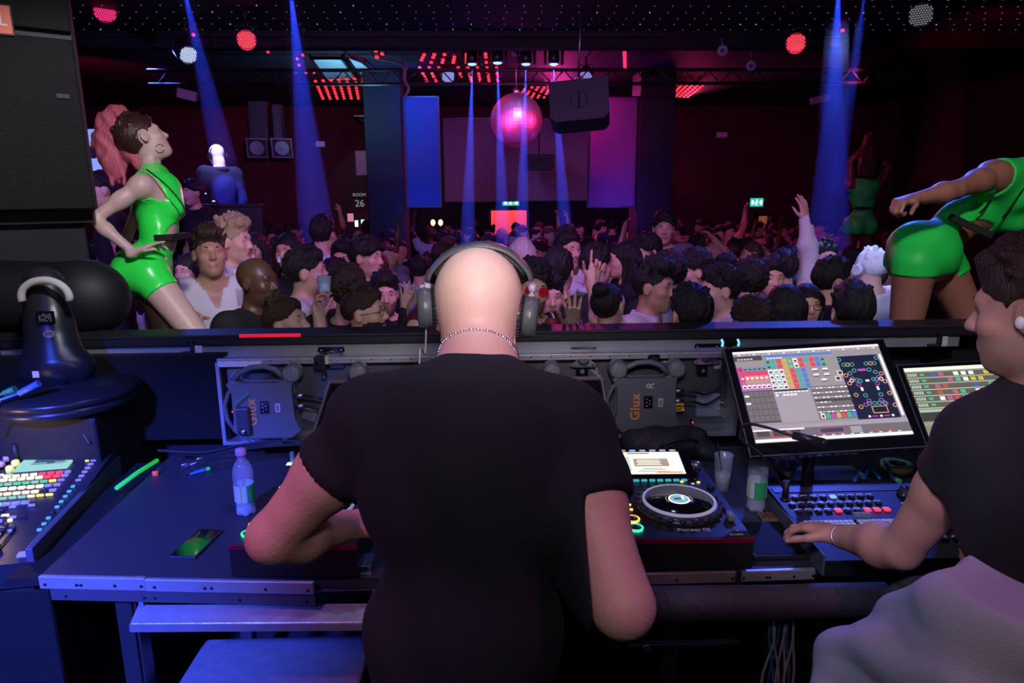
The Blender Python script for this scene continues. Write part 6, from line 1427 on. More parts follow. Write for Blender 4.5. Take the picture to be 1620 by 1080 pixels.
# ---- the DJ, seen from behind
J = dict(pelvis=Pd(735, 1190, 1.13), chest=Pd(745, 760, 1.13), neck=Pd(755, 590, 1.20), shL=Pd(596, 664, 1.18), shR=Pd(890, 672, 1.17),
         elL=Pd(432, 850, 1.22), wrL=Pd(560, 830, 1.40), elR=Pd(985, 958, 1.0), wrR=Pd(905, 830, 1.22))
J['waist'] = J['pelvis'].lerp(J['chest'], .45)
pv = J['pelvis']; J['hipL'] = pv+Vector((-.09, 0, -.05)); J['hipR'] = pv+Vector((.09, 0, -.05))
J['knL'] = Vector((pv.x-.12, pv.y+.03, .52)); J['knR'] = Vector((pv.x+.12, pv.y+.03, .52)); J['anL'] = Vector((pv.x-.14, pv.y-.02, .10)); J['anR'] = Vector((pv.x+.14, pv.y-.02, .10))
J['toeL'] = J['anL']+Vector((-.02, .17, -.065)); J['toeR'] = J['anR']+Vector((.02, .17, -.065))
Hd = head_frame(Pd(757, 492, 1.32), (0.0, .93, -.36)); hs = 1.0
dj = Human(J, Hd, 1.0, True, 1.05, 1.10)
dj.P.cap(J['neck']+Vector((0, .0, -.02)), Hd @ Vector((0, -.025, -.05)), .070, .064, .04)
head_prims(dj.P, Hd, hs*1.03)
for zz, rr_ in ((-.072, .0042), (-.094, .0035)):
    for k in range(8):
        a0, a1 = math.radians(200+17.5*k), math.radians(200+17.5*(k+1)); q0, q1 = [Hd @ Vector((.067*math.cos(a), -.028+.062*math.sin(a), zz+.010*math.sin(a)**2)) for a in (a0, a1)]
        dj.P.cap(q0, q1, rr_, rr_, .008, op=-1)
# back-of-skull width and neck rolls
dj.P.ell(Hd @ Vector((0, -.02, .02)), (.077, .098, .088), Hd.to_3x3(), .03)
for sd, d_, pn in (('L', (.9, .35, .1), (0, .2, -1)), ('R', (-.5, .8, .1), (0, .1, -1))):
    hand_prims(dj.P, J['wr'+sd], d_, pn, 1.02, .45, 1 if sd == 'L' else -1)
root = person_root('bald man in a black T-shirt and headphones seen from behind at the DJ desk', J)
root.name = 'person'
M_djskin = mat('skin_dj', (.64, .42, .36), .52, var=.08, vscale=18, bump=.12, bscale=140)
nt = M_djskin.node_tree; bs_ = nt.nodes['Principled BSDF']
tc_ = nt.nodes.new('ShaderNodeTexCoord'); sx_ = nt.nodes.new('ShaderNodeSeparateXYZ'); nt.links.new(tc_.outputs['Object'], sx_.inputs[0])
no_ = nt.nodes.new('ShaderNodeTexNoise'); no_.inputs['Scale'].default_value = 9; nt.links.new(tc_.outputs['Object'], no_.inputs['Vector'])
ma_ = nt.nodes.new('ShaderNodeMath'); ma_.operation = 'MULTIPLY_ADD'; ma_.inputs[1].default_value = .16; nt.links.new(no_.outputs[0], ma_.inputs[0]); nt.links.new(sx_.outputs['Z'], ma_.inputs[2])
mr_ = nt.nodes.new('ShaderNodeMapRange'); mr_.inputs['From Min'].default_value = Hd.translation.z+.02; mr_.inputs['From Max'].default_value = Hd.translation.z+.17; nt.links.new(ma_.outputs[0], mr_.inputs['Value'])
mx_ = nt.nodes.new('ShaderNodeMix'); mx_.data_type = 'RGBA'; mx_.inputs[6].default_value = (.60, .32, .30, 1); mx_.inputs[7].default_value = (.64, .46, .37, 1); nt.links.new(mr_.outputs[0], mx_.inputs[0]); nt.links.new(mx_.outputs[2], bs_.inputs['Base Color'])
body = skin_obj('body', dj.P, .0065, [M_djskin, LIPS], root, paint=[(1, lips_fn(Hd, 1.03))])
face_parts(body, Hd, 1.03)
# T-shirt
T = Prims(); T.L = list(dj.torso.L) + [p for p in dj.arms.L]
up = dj.up; sl = {}
cL = arm_cut(J['shL'], J['elL'], .42); cR = arm_cut(J['shR'], J['elR'], .50)
nk = J['neck'] + Vector((0, .03, .0)); nd = (Hd.translation - J['neck']).normalized()
pvz = J['pelvis'].z - .14
cLl = -1
def tclip(x, y, z):
    d = np.maximum(np.where(x < J['shL'].x-.02+0*z, cL(x, y, z), -1), np.where(x > J['shR'].x+.02+0*z, cR(x, y, z), -1))
    d = np.maximum(d, pvz - z)
    n = (x-nk.x)*nd.x+(y-nk.y)*nd.y+(z-nk.z)*nd.z
    rr = np.sqrt((x-nk.x)**2+(y-nk.y-.02)**2)
    return np.maximum(d, np.minimum(n-.018, .095-rr))
def tnoise(x, y, z):
    # drape folds radiating from the shoulders and bunching at the waist
    u = (x-J['chest'].x); v = (J['chest'].z+.2-z)
    return np.minimum(.005, -.011*np.sin(16*u+9*v+2.5*np.sin(7*v)) * np.clip(v*1.8, 0, 1) - .007*np.sin(34*u-22*v+2*np.sin(11*u)) * np.clip(v*1.5, 0, 1) - .005*np.sin(50*(z*.8+u*.4)) * np.clip(np.abs(u)*5-.6, 0, 1) - .010*np.clip(v-.25, 0, .3))
M_tee = mat('tee_black', (.005, .0065, .014), .88, bump=.25, bscale=500)
skin_obj('t_shirt', T, .0075, M_tee, root, off=.011, clip=tclip, noise=tnoise)
b = MB(); ring = []
for i in range(29):
    a = math.radians(200+140*i/28); r_ = .098
    ring.append(nk + Vector((r_*math.cos(a)*.98, .02+r_*math.sin(a)*.9, .012+.02*math.sin(a))))
# silver ball chain lying on the neck
b = MB(); bl = []
for i in range(40):
    a = math.radians(180+180*i/39); n2 = nd.cross(dj.lat).normalized(); p = J['neck']+Vector((0, 0, -.02)) + nd*.062 + dj.lat*.0735*math.cos(a) - n2*.0735*math.sin(a)*(-1 if n2.y > 0 else 1)
    bl.append(p); b.ball(p, .0032, seg=8)
b.build('neck_chain', M_chrome, root, True)
# trousers
L = Prims(); L.L = list(dj.legs.L); L.ell(J['pelvis'], (.165, .115, .12), None, .04)
skin_obj('trousers', L, .012, mat('denim_black', (.012, .012, .018), .8), root, off=.014, clip=lambda x, y, z: np.maximum(z-(J['pelvis'].z+.06)+0*x+0*y, .09-z))
for sd in ('L', 'R'):
    Q = Prims(); Q.cap(J['an'+sd]-Vector((0, .02, .05)), J['toe'+sd], .045, .036, .02); skin_obj('shoe', Q, .008, M_rub, root, off=.006, clip=lambda x, y, z: .0-z+0*x+0*y)
# headphones worn on the head: a thing of their own
t = thing('headphones', 'large grey and black over-ear headphones worn by the bald man', 'headphones', Hd.translation)
hc = Hd.translation
earL, earR = Pd(680, 486, 1.31), Pd(831, 500, 1.31)
M_hp = mat('headphone_grey', (.065, .078, .085), .38, bump=.05, bscale=200); M_pad = mat('pad_leather', (.018, .018, .02), .4, bump=.3, bscale=60)
band = [Pd(676, 450, 1.30), Pd(683, 428, 1.29), Pd(708, 402, 1.28), Pd(742, 389, 1.275), Pd(775, 388, 1.275), Pd(808, 400, 1.28), Pd(835, 428, 1.29), Pd(842, 452, 1.30)]
sp = smoothpath(band, 6)
def ribbon(path, w, th, m, name, par, inset=0):
    b = MB(); rings = []
    c0 = hc
    for i, p in enumerate(path):
        tg = (path[min(i+1, len(path)-1)]-path[max(i-1, 0)]).normalized(); out = (p-c0); out = (out-tg*out.dot(tg)).normalized(); sd_ = tg.cross(out)
        p = p + out*inset
        prof = [(-w/2, 0), (-w/2*.9, th*.6), (-w*.3, th), (w*.3, th), (w/2*.9, th*.6), (w/2, 0), (w*.4, -th*.3), (-w*.4, -th*.3)]
        rings.append([b.bm.verts.new(p + sd_*a + out*c) for a, c in prof])
    for A_, B_ in zip(rings, rings[1:]):
        for k in range(8): f = b.bm.faces.new((A_[k], A_[(k+1) % 8], B_[(k+1) % 8], B_[k])); f.smooth = True
    b.bm.faces.new(rings[0]); b.bm.faces.new(rings[-1][::-1]); return b.build(name, m, par, True)
ribbon(sp[3:-3], .036, .007, M_hp, 'headband', t, -.002)
ribbon(sp[6:-6], .030, .006, M_pad, 'headband_pad', t, -.010)
for sd, ec, sx in (('L', earL, -1), ('R', earR, 1)):
    ax = (Vector((sx, -.12, -.02 if sd == 'L' else -.10))).normalized(); R = ax.to_track_quat('Z', 'Y').to_matrix()
    F = frame(ec, R) @ Matrix.Diagonal((1.18, 1.0, 1, 1)) if False else frame(ec, R)
    b = MB(F); b.lathe([(.036, -.006), (.040, 0), (.0405, .010), (.038, .020), (.033, .0235), (.0001, .024)], seg=32); b.lathe([(.0412, .006), (.0418, .009), (.0412, .012)], seg=32, cap=False)
    b.build('ear_cup', M_hp, t, True)
    b = MB(F); b.lathe([(.020, -.022), (.034, -.024), (.041, -.018), (.042, -.009), (.038, -.002), (.020, -.002)], seg=36)
    for k in range(30):
        a = k*2*math.pi/30; b.tube([(.040*math.cos(a), .040*math.sin(a), -.004), (.0428*math.cos(a+.03), .0428*math.sin(a+.03), -.011), (.040*math.cos(a+.05), .040*math.sin(a+.05), -.019)], .0015, 5)
    b.build('ear_pad', M_pad, t, True)
    up_ = band[0] if sd == 'L' else band[-1]
    b = MB(); j = up_ + Vector((0, 0, -.004)); b.ball(j, (.008, .010, .010), seg=14); b.tube([j, j.lerp(ec+ax*.012+Vector((0, 0, .036)), .9)], .004); b.tube([ec+ax*.012+Vector((0, 0, .044)), ec+ax*.012+Vector((0, 0, .030))], .006, 10); b.build('hinge', MATS['fitting_grey'], t, True)
e0 = earL+Vector((-.008, -.004, -.040))
b = MB(); b.tube(smoothpath([e0, e0+Vector((-.004, .0, -.05)), Pd(665, 552, 1.27), Pd(664, 590, 1.25), Pd(668, 640, 1.24)], 5), .0016, 6); b.build('cord', mat('cord_grey', (.30, .30, .36), .5), t, True)

# ---- lighting technician at the right
J = dict(pelvis=Vector((1.05, 1.02, .95)), chest=Pd(1665, 800, 1.25), neck=Pd(1668, 610, 1.30), shL=Pd(1562, 690, 1.30), shR=Pd(1810, 720, 1.22),
         elL=Pd(1425, 868, 1.50), wrL=Pd(1330, 848, 1.70), elR=Pd(1800, 950, 1.2), wrR=Pd(1650, 890, 1.5))
J['pelvis'] = Pd(1672, 1075, 1.10); pv = J['pelvis']
J['hipL'] = pv+Vector((-.09, .04, -.04)); J['hipR'] = pv+Vector((.10, .02, -.04))
J['knL'] = Pd(1385, 1075, 1.33); J['knR'] = Pd(1600, 1130, 1.42)
J['anL'] = J['knL']+Vector((.02, -.02, -.44)); J['anR'] = J['knR']+Vector((.0, -.05, -.44))
J['toeL'] = J['anL']+Vector((-.08, .14, -.05)); J['toeR'] = J['anR']+Vector((-.05, .15, -.05))
Ht = head_frame(Pd(1640, 492, 1.27), (-.60, .78, -.14), (0, 0, 1))
tc = Human(J, Ht, 1.0, True, .96, 1.02); head_prims(tc.P, Ht, 1.02)
d_ = (Pd(1268, 826, 1.80)-J['wrL']); hand_prims(tc.P, J['wrL'], d_, (0, -.15, -1), .98, .42, -1, .10, curls=[.55, .42, .36, .40])
hand_prims(tc.P, J['wrR'], (-.3, .8, -.1), (0, 0, -1), 1.0, .3, -1)
root = person_root('technician with short dark hair in black T-shirt and white shorts at the lighting console', J)
M_tsk = mat('skin_tech', (.50, .24, .18), .5, var=.12, vscale=20, bump=.1, bscale=150)
tbody = skin_obj('body', tc.P, .0052, [M_tsk, LIPS, mat('stubble_tech', (.38, .205, .145), .6)], root, lo=(-9, -9, J['anL'].z-.2), paint=[(2, beard_fn(Ht, 1.02)), (1, lips_fn(Ht, 1.02))])
face_parts(tbody, Ht, 1.02)
hm = hair_mesh('short', Ht, 1.0, .005); link_mesh('hair', hm, HAIR_BROWN, root, True)
T = Prims(); T.L = list(tc.torso.L) + list(tc.arms.L)
cL2 = arm_cut(J['shL'], J['elL'], .36); nk2 = J['neck']; 
def tclip2(x, y, z):
    d = np.where((x < J['shL'].x+.05)+0*z > 0, cL2(x, y, z), -1)
    d = np.maximum(d, np.where((x > J['shR'].x-.04)+0*z > 0, arm_cut(J['shR'], J['elR'], .5)(x, y, z), -1))
    d = np.maximum(d, (J['pelvis'].z+.03) - z + .25*(x-J['pelvis'].x))
    rr = np.sqrt((x-nk2.x)**2+(y-nk2.y)**2)
    return np.maximum(d, np.minimum(z-nk2.z-.012, .10-rr))
skin_obj('t_shirt', T, .008, mat('tee_deep_black', (.008, .008, .010), .9, bump=.2, bscale=500), root, off=.016, clip=tclip2, noise=folds(.005, 18, seed=2))
# loose white shorts
L = Prims(); L.ell(pv+Vector((-.0, .02, -.02)), (.185, .17, .12), None, .06)
L.cap(pv+Vector((-.06, .06, .0)), J['knL']+Vector((-.01, -.01, .0)), .125, .100, .08); L.cap(pv+Vector((.10, .04, -.01)), J['knR'], .135, .12, .08)
L.ell(pv+Vector((0, .01, .09)), (.158, .118, .12), None, .05); L.cap(pv+Vector((-.10, .05, .03)), pv+Vector((.12, -.03, .03)), .09, .10, .05)
def snoise(x, y, z):
    u = (x-pv.x)*.8+(y-pv.y)*.5; return np.minimum(.006, -.007*np.sin(34*u+22*z+3*np.sin(6*z)) - .0045*np.sin(46*z-22*u+2*np.sin(16*u)) -.002*np.sin(75*u+20*z))
kd = (J['knL']-pv).normalized()
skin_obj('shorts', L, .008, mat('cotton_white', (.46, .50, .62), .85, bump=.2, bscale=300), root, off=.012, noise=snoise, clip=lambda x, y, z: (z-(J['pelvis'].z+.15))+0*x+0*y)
b = MB(); w0 = J['wrL']; ax = (J['elL']-w0).normalized(); R = ax.to_track_quat('Z', 'Y').to_matrix(); Fb = frame(w0+ax*.012, R)
b.M = Fb; b.tube([(.034*math.cos(i*.3), .028*math.sin(i*.3), .004*math.sin(i*.6)) for i in range(21)], .0028, 6, closed=True); b.build('bracelet', M_steel, root, True)
b = MB(Ht); b.ball((-.083, .004, -.012), (.006, .009, .012), seg=12); b.build('ear_plug', mat('earplug', (.75, .72, .70), .4), root, True)
for sd in ('L', 'R'):
    Q = Prims(); Q.cap(J['an'+sd]-Vector((0, .02, .04)), J['toe'+sd], .044, .036, .02); skin_obj('shoe', Q, .009, M_rub, root, off=.008)
# bar stool under him with curved backrest tube
sz = J['pelvis'].z-.115
t = thing('bar_stool', 'tall dark stool with curved padded back tube under the technician', 'stool', (pv.x+.02, pv.y, 0))
b = MB(); b.lathe([(.17, sz-.05), (.19, sz-.03), (.18, sz-.004), (.0001, sz)], seg=28); b.build('seat', M_rub, t)
b = MB(); b.cyl((0, 0, .03), (0, 0, sz-.05), .03); b.lathe([(.22, 0), (.22, .012), (.04, .035)]); b.build('pedestal', MATS['steel_dark'], t)
a_, c_ = Pd(1392, 960, 1.52), Pd(1440, 915, 1.45)
b = MB(); b.tube(smoothpath([p for p in (Pd(1396, 1000, 1.55), a_, Pd(1410, 935, 1.5), Pd(1445, 920, 1.5), Pd(1500, 918, 1.45))], 6), .011, 8); o = b.build('arm_tube', mat('tube_padded', (.03, .03, .032), .6, bump=.5, bscale=200), t, True)

# ---- dancers in neon green playsuits on the platform behind the rail
M_neon = mat('neon_vinyl', (.035, .92, .09), .26, emit=(.0, 1.0, .08), es=.0, coat=.4)
M_neon2 = mat('neon_cloth', (.02, .80, .10), .5)
platz = DF+.85
def dancer(label, J, H, skin, suit, d, hairf, arms_done=None, cut=None, sc=1.0, h=.008, seed=1, leg_t=.30, glam=True, build=1.0, extra=(), armk=.98):
    Hm_ = Human(J, H, sc, False, build, armk); head_prims(Hm_.P, H, sc*1.0, False)
    if arms_done: arms_done(Hm_.P)
    for e_ in extra: Hm_.P.ell(*e_); Hm_.torso.ell(*e_)
    root = person_root(label, J, z=min(J['anL'][2], J['anR'][2])-.07*sc)
    bd = skin_obj('body', Hm_.P, h, [skin, LIPS], root, paint=[(1, lips_fn(H, sc))])
    face_parts(bd, H, sc)
    T = Prims(); T.L = list(Hm_.torso.L) + [p for p in Hm_.legs.L]
    for sd in ('L', 'R'):   # strapless of arms: keep the shoulder points only
        pass
    kL, kR = arm_cut(J['hipL'], J['knL'], leg_t), arm_cut(J['hipR'], J['knR'], leg_t)
    U = Hm_.up; lat = Hm_.lat
    sh = {sd: J['sh'+sd] for sd in ('L', 'R')}; nk_ = J['neck']
    def clip(x, y, z):
        d1 = np.minimum(np.maximum(kL(x, y, z), -10), 10); d2 = kR(x, y, z)
        dl = (x-J['hipL'].x)**2+(y-J['hipL'].y)**2+(z-J['hipL'].z)**2
        d = np.minimum(d1, d2) if False else np.where(((x-J['knL'].x)**2+(y-J['knL'].y)**2+(z-J['knL'].z)**2) < ((x-J['knR'].x)**2+(y-J['knR'].y)**2+(z-J['knR'].z)**2), d1, d2)
        for sd in ('L', 'R'):
            o = sh[sd]; s_ = -1 if sd == 'L' else 1
            q = ((x-o.x)*lat.x+(y-o.y)*lat.y+(z-o.z)*lat.z)*s_
            v_ = (x-o.x)*U.x+(y-o.y)*U.y+(z-o.z)*U.z
            d = np.maximum(d, .068-np.sqrt((x-o.x)**2+(y-o.y)**2+(z-o.z)**2)); d = np.maximum(d, np.minimum(q+.02, v_+.05))
        hv = (x-nk_.x)*U.x+(y-nk_.y)*U.y+(z-nk_.z)*U.z
        d = np.maximum(d, hv-.045)
        if cut is not None: d = np.maximum(d, cut(x, y, z))
        return d
    skin_obj('playsuit', T, h, suit, root, off=.007, clip=clip, noise=folds(.0022, 30, seed=seed))
    hairf(H, root)
    for sd in ('L', 'R'):
        Q = Prims(); an = J['an'+sd]; Q.cap(an, an+Vector((0, 0, -.03)), .042*sc, .045*sc, .02); Q.cap(an-Vector((0, 0, .03)), J.get('toe'+sd, an+Vector((.1, .05, -.04))), .040*sc, .032*sc, .02)
        skin_obj('boot', Q, .01, M_rub, root, off=.008)
    return root, Hm_
# left dancer, in profile, head thrown back
d = 3.35
J = dict(pelvis=Pd(233, 424, d), chest=Pd(250, 322, d), neck=Pd(243, 272, d+.02), shR=Pd(224, 293, d-.16), shL=Pd(238, 292, d+.17),
         elR=Pd(148, 347, d-.24), wrR=Pd(212, 400, d-.20), elL=Pd(200, 375, d+.26), wrL=Pd(183, 436, d+.22),
         hipR=Pd(236, 436, d-.10), hipL=Pd(238, 438, d+.10), knR=Pd(322, 545, d-.10), knL=Pd(276, 560, d+.12))
J['waist'] = Pd(252, 372, d)
J['anR'] = J['knR']+Vector((-.10, .02, -.42)); J['anL'] = J['knL']+Vector((-.06, .02, -.40))
J['toeR'] = J['anR']+Vector((.17, 0, -.05)); J['toeL'] = J['anL']+Vector((.17, 0, -.05))
Hl = head_frame(Pd(228, 221, d), (.72, .48, .42), (-.40, 0, .9))
def armsL(P):
    hand_prims(P, J['wrR'], Pd(238, 388, d-.17)-J['wrR'], (.35, .1, -1), .86, .35, 1, .22, curls=[.10, .45, .50, .45])
    hand_prims(P, J['wrL'], Pd(205, 474, d+.2)-J['wrL'], (1, 0, .2), .86, .15, -1, .15)
def hairL(H, root):
    m = mat('hair_auburn', (.045, .016, .012), .4, bump=.5, bscale=140, stretch=(1, 1, .2)); m2 = mat('hair_copper', (.52, .10, .15), .5, var=.5, vscale=40, bump=.7, bscale=120, stretch=(1, 1, .15))
    link_mesh('hair', hair_mesh('pony' if False else 'crop', H, 1.04, .006), m, root, True)
    Q = Prims(); pts = [Pd(203, 196, d), Pd(185, 182, d), Pd(172, 196, d), Pd(170, 225, d), Pd(176, 255, d), Pd(186, 280, d)]
    Q.cap(pts[0], pts[1], .035, .045, .03)
    for a, c, r1, r2 in ((1, 2, .045, .055), (2, 3, .055, .065), (3, 4, .065, .05), (4, 5, .05, .012)): Q.cap(pts[a], pts[c], r1, r2, .03, ax=(0, 1, 0), fl=.75)
    Q.cap(Pd(185, 215, d), Pd(228, 268, d), .055, .022, .04, ax=(0, 1, 0), fl=.7); Q.cap(Pd(205, 240, d), Pd(238, 262, d), .04, .012, .03)
    for k in range(5): Q.cap(pts[4]+Vector((.02*k-.03, .02*math.sin(k*2), 0)), Pd(178+5*k, 292-4*(k % 2), d)+Vector((0, .02*math.sin(k), 0)), .02, .004, .015)
    skin_obj('ponytail', Q, .007, m2, root, noise=lambda x, y, z: -.007*np.sin(90*x+25*z+3*np.sin(14*z))*np.cos(60*y+6*np.sin(9*z)))
C0 = Pd(290, 388, d)
def cutL(x, y, z): return -(np.sqrt(((x-C0.x)/1.0)**2+((y-C0.y)/3)**2+((z-C0.z)/1.9)**2)-.062)
r1, hmL = dancer('dancer in shiny neon green playsuit with red ponytail, posing with hand on hip at left', {**J, 'chest': J['chest']}, Hl, mat('skin_pale', (.62, .40, .36), .45, var=.06, vscale=10), M_neon, d, hairL, armsL, cutL, .97, .0075, 3, .25, armk=.86, extra=[(J['pelvis']+Vector((-.035, 0, -.02)), (.10, .15, .12), None, .05)])
b = MB(); b.tube(smoothpath([Pd(232, 268, d-.17), Pd(262, 292, d-.19), Pd(285, 318, d-.16), Pd(296, 340, d-.12)], 6), .0035, 6); b.build('zip', M_blk, r1, True)
b = MB(); b.box((Pd(273, 374, d)), (.085, .215, .030), bev=.004); b.build('belt', M_rub, r1, True)
b = MB(); pe = Pd(253, 235, d-.12); b.tube([pe+Vector((.020*math.cos(k*.4), .003*math.sin(k*.4), .020*math.sin(k*.4))) for k in range(16)], .002, 6, closed=True); b.build('earring', mat('gold', (.8, .55, .25), .2, 1.0), r1, True)
b = MB(); ww = J['wrL']+ (J['elL']-J['wrL']).normalized()*.03; b.lathe([(.028, -.008), (.031, 0), (.028, .008)], M=frame(ww, (J['elL']-J['wrL']).to_track_quat('Z', 'Y').to_matrix()), cap=False); b.build('bracelet', M_steel, r1, True)
# right dancer leaning over, head out of the picture
d = 3.05
J2 = dict(pelvis=Pd(1468, 402, d), chest=Pd(1588, 318, d), neck=Pd(1650, 262, d-.02), shR=Pd(1572, 278, d-.16), shL=Pd(1668, 332, d+.12),
          elR=Pd(1512, 300, d-.30), wrR=Pd(1447, 315, d-.36), elL=Pd(1740, 380, d+.05), wrL=Pd(1680, 430, d-.05),
          hipR=Pd(1448, 415, d-.09), hipL=Pd(1492, 420, d+.09), knR=Pd(1426, 560, d+.02), knL=Pd(1562, 565, d+.10))
J2['waist'] = Pd(1516, 352, d)
J2['anR'] = J2['knR']+Vector((.05, .05, -.42)); J2['anL'] = J2['knL']+Vector((.03, .05, -.41)); J2['toeR'] = J2['anR']+Vector((-.02, -.16, -.05)); J2['toeL'] = J2['anL']+Vector((.1, -.13, -.05))
Hr = head_frame(Pd(1705, 228, d), (.5, -.75, .1), (.5, 0, .85))
def armsR(P):
    hand_prims(P, J2['wrR'], Pd(1428, 318, d-.38)-J2['wrR'], (.1, .1, -1), .98, 1.25, -1, .05, thumb=.5)
    hand_prims(P, J2['wrL'], (-.5, -.1, -.5), (0, -1, 0), .9, .3, 1)
def hairR(H, root): link_mesh('hair', hair_mesh('long', H, 1.0, .012), HAIR_BLACK, root, True)
C1 = Pd(1560, 372, d-.10)
def cutR(x, y, z): return -(np.sqrt(((x-C1.x)/1.5)**2+((y-C1.y)/2.2)**2+((z-C1.z)/.85)**2)-.075)
r2, hmR = dancer('dancer in neon green playsuit with belly cutout leaning forward with clenched fist, at right', J2, Hr, mat('skin_warm', (.34, .15, .10), .45, var=.1, vscale=10), M_neon2, d, hairR, armsR, cutR, 1.0, .0075, 5, .13, armk=1.12, extra=[(J2['pelvis']+Vector((-.02, .0, .0)), (.132, .14, .128), None, .05)])
def surf_strip(pts, r, root, name, m=M_blk, k=6): b = MB(); b.tube(smoothpath(pts, k), r, 6); b.build(name, m, root, True)
surf_strip([Pd(1584, 256, d-.17), Pd(1580, 290, d-.19), Pd(1565, 320, d-.17), Pd(1550, 337, d-.14)], .004, r2, 'seam')
surf_strip([Pd(1628, 285, d-.15), Pd(1608, 315, d-.17), Pd(1586, 345, d-.16)], .004, r2, 'seam')
a, c = Pd(1502, 342, d-.135), Pd(1570, 373, d-.155); b = MB(); uu = (c-a).normalized(); b.box((a+c)/2, ((c-a).length, .012, .030), rot=basis(uu, Vector((0, 1, 0)), uu.cross(Vector((0, 1, 0)))).to_3x3(), bev=.003); b.build('belt', M_rub, r2, True)
# platforms under the dancers
for nm, Ja, lab in (('l', J, 'black dance platform under the left green dancer'), ('r', J2, 'black dance platform under the right green dancer')):
    z = min(Ja['anL'].z, Ja['anR'].z)-.085; c = (Ja['anL']+Ja['anR'])/2
    podium(lab, c.x-.45, c.x+.45, RY+.16, c.y+.38, z)
# the far dancer on a podium
d = 7.6
sc = .98
def quick(label, px, py, d, face, sc, male, skin, hair, hcol, shirt, trou, pose='down', h=.014, group=None, zfeet=None, lean=0, extra=None, hz=None):
    pass
J3 = dict(pelvis=Pd(1361, 352, d), chest=Pd(1359, 327, d), neck=Pd(1360, 306, d), shL=Pd(1347, 315, d), shR=Pd(1373, 316, d), elL=Pd(1343, 290, d), wrL=Pd(1356, 272, d), elR=Pd(1385, 300, d), wrR=Pd(1368, 283, d))
J3['chest'] = J3['pelvis'] + Vector((0, 0, .30)); J3['waist'] = J3['pelvis']+Vector((.02, 0, .15)); J3['neck'] = J3['pelvis']+Vector((0, 0, .46))
J3['shL'] = J3['pelvis']+Vector((-.155, 0, .41)); J3['shR'] = J3['pelvis']+Vector((.155, 0, .41)); J3['elL'] = J3['shL']+Vector((-.02, 0, .24)); J3['wrL'] = J3['elL']+Vector((.14, 0, .18)); J3['elR'] = J3['shR']+Vector((.10, 0, .18)); J3['wrR'] = J3['elR']+Vector((-.15, .02, .13))
pv = J3['pelvis']; J3['hipL'] = pv+Vector((-.09, 0, -.04)); J3['hipR'] = pv+Vector((.09, 0, -.04)); J3['knL'] = pv+Vector((-.11, 0, -.46)); J3['knR'] = pv+Vector((.10, 0, -.46)); J3['anL'] = pv+Vector((-.13, 0, -.86)); J3['anR'] = pv+Vector((.12, 0, -.86))
J3['toeL'] = J3['anL']+Vector((0, .16, -.05)); J3['toeR'] = J3['anR']+Vector((0, .16, -.05))
H3 = head_frame(pv+Vector((.02, 0, .66)), (.2, 1, .1))
r3, _ = dancer('small far dancer in green seen from behind with arms up on podium, right', J3, H3, SKIN_DARK, M_neon2, d, lambda H, root: link_mesh('hair', hair_mesh('bob', H, 1.0, .012), HAIR_BLACK, root, True), lambda P: [hand_prims(P, J3['wrL'], (.3, 0, 1), (0, 1, 0), .9, .2, 1), hand_prims(P, J3['wrR'], (-.6, 0, .7), (0, 1, 0), .9, .2, -1)], None, 1.0, .013, 2, .2)
b = MB(); b.box(J3['waist']+Vector((0, 0, .01)), (.24, .20, .03), bev=.01); b.build('belt', M_rub, r3, True)
podium('black podium under the far green dancer', pv.x-.45, pv.x+.45, pv.y-.4, pv.y+.5, J3['anL'].z-.085)
# ---------------------------------------------------------------- the crowd on the dance floor
DOWN = {'el': (.05, -.02, -.29), 'wr': (.03, .08, -.53)}
ARMS = {'down': ((.05, -.02, -.29), (.06, .06, -.53)), 'up': ((.10, .08, .26), (.07, .12, .50)), 'half': ((.09, .14, -.20), (.02, .28, .02)),
        'bent': ((.06, .05, -.28), (-.06, .28, -.16)), 'phone': ((.07, .22, -.12), (.0, .30, .16)), 'drink': ((.07, .10, -.26), (.0, .32, -.10)), 'point': ((.14, .16, .16), (.10, .34, .34)), 'wave': ((.12, .20, -.14), (.12, .26, .12))}
def joints(male=True, aL='down', aR='down', lean=0):
    w_ = .182 if male else .158; J = dict(pelvis=(0, 0, .95), chest=(0, .0+lean*.3, 1.24), neck=(0, -.015+lean*.5, 1.455), hipL=(-.09, 0, .90), hipR=(.09, 0, .90), knL=(-.10, .02, .50), knR=(.10, .02, .50), anL=(-.11, -.02, .09), anR=(.11, -.02, .09))
    J['shL'] = (-w_, -.01+lean*.45, 1.415); J['shR'] = (w_, -.01+lean*.45, 1.415)
    for sd, s_, a in (('L', -1, aL), ('R', 1, aR)):
        e, w2 = ARMS[a] if isinstance(a, str) else a; o = J['sh'+sd]
        J['el'+sd] = (o[0]+s_*e[0], o[1]+e[1], o[2]+e[2]); J['wr'+sd] = (o[0]+s_*w2[0], o[1]+w2[1], o[2]+w2[2])
    return {k: Vector(v) for k, v in J.items()}
SH_WHITE = mat('shirt_white', (.62, .60, .66), .85, bump=.2, bscale=260); SH_BLACK = mat('shirt_black', (.010, .010, .013), .85); SH_NAVY = mat('shirt_navy', (.012, .018, .06), .85)
SH_GREY = mat('shirt_grey', (.14, .14, .16), .85); SH_WINE = mat('shirt_wine', (.14, .015, .03), .85); SH_TEAL = mat('shirt_teal', (.01, .05, .06), .8); TROU = mat('trousers_dark', (.012, .013, .02), .85)
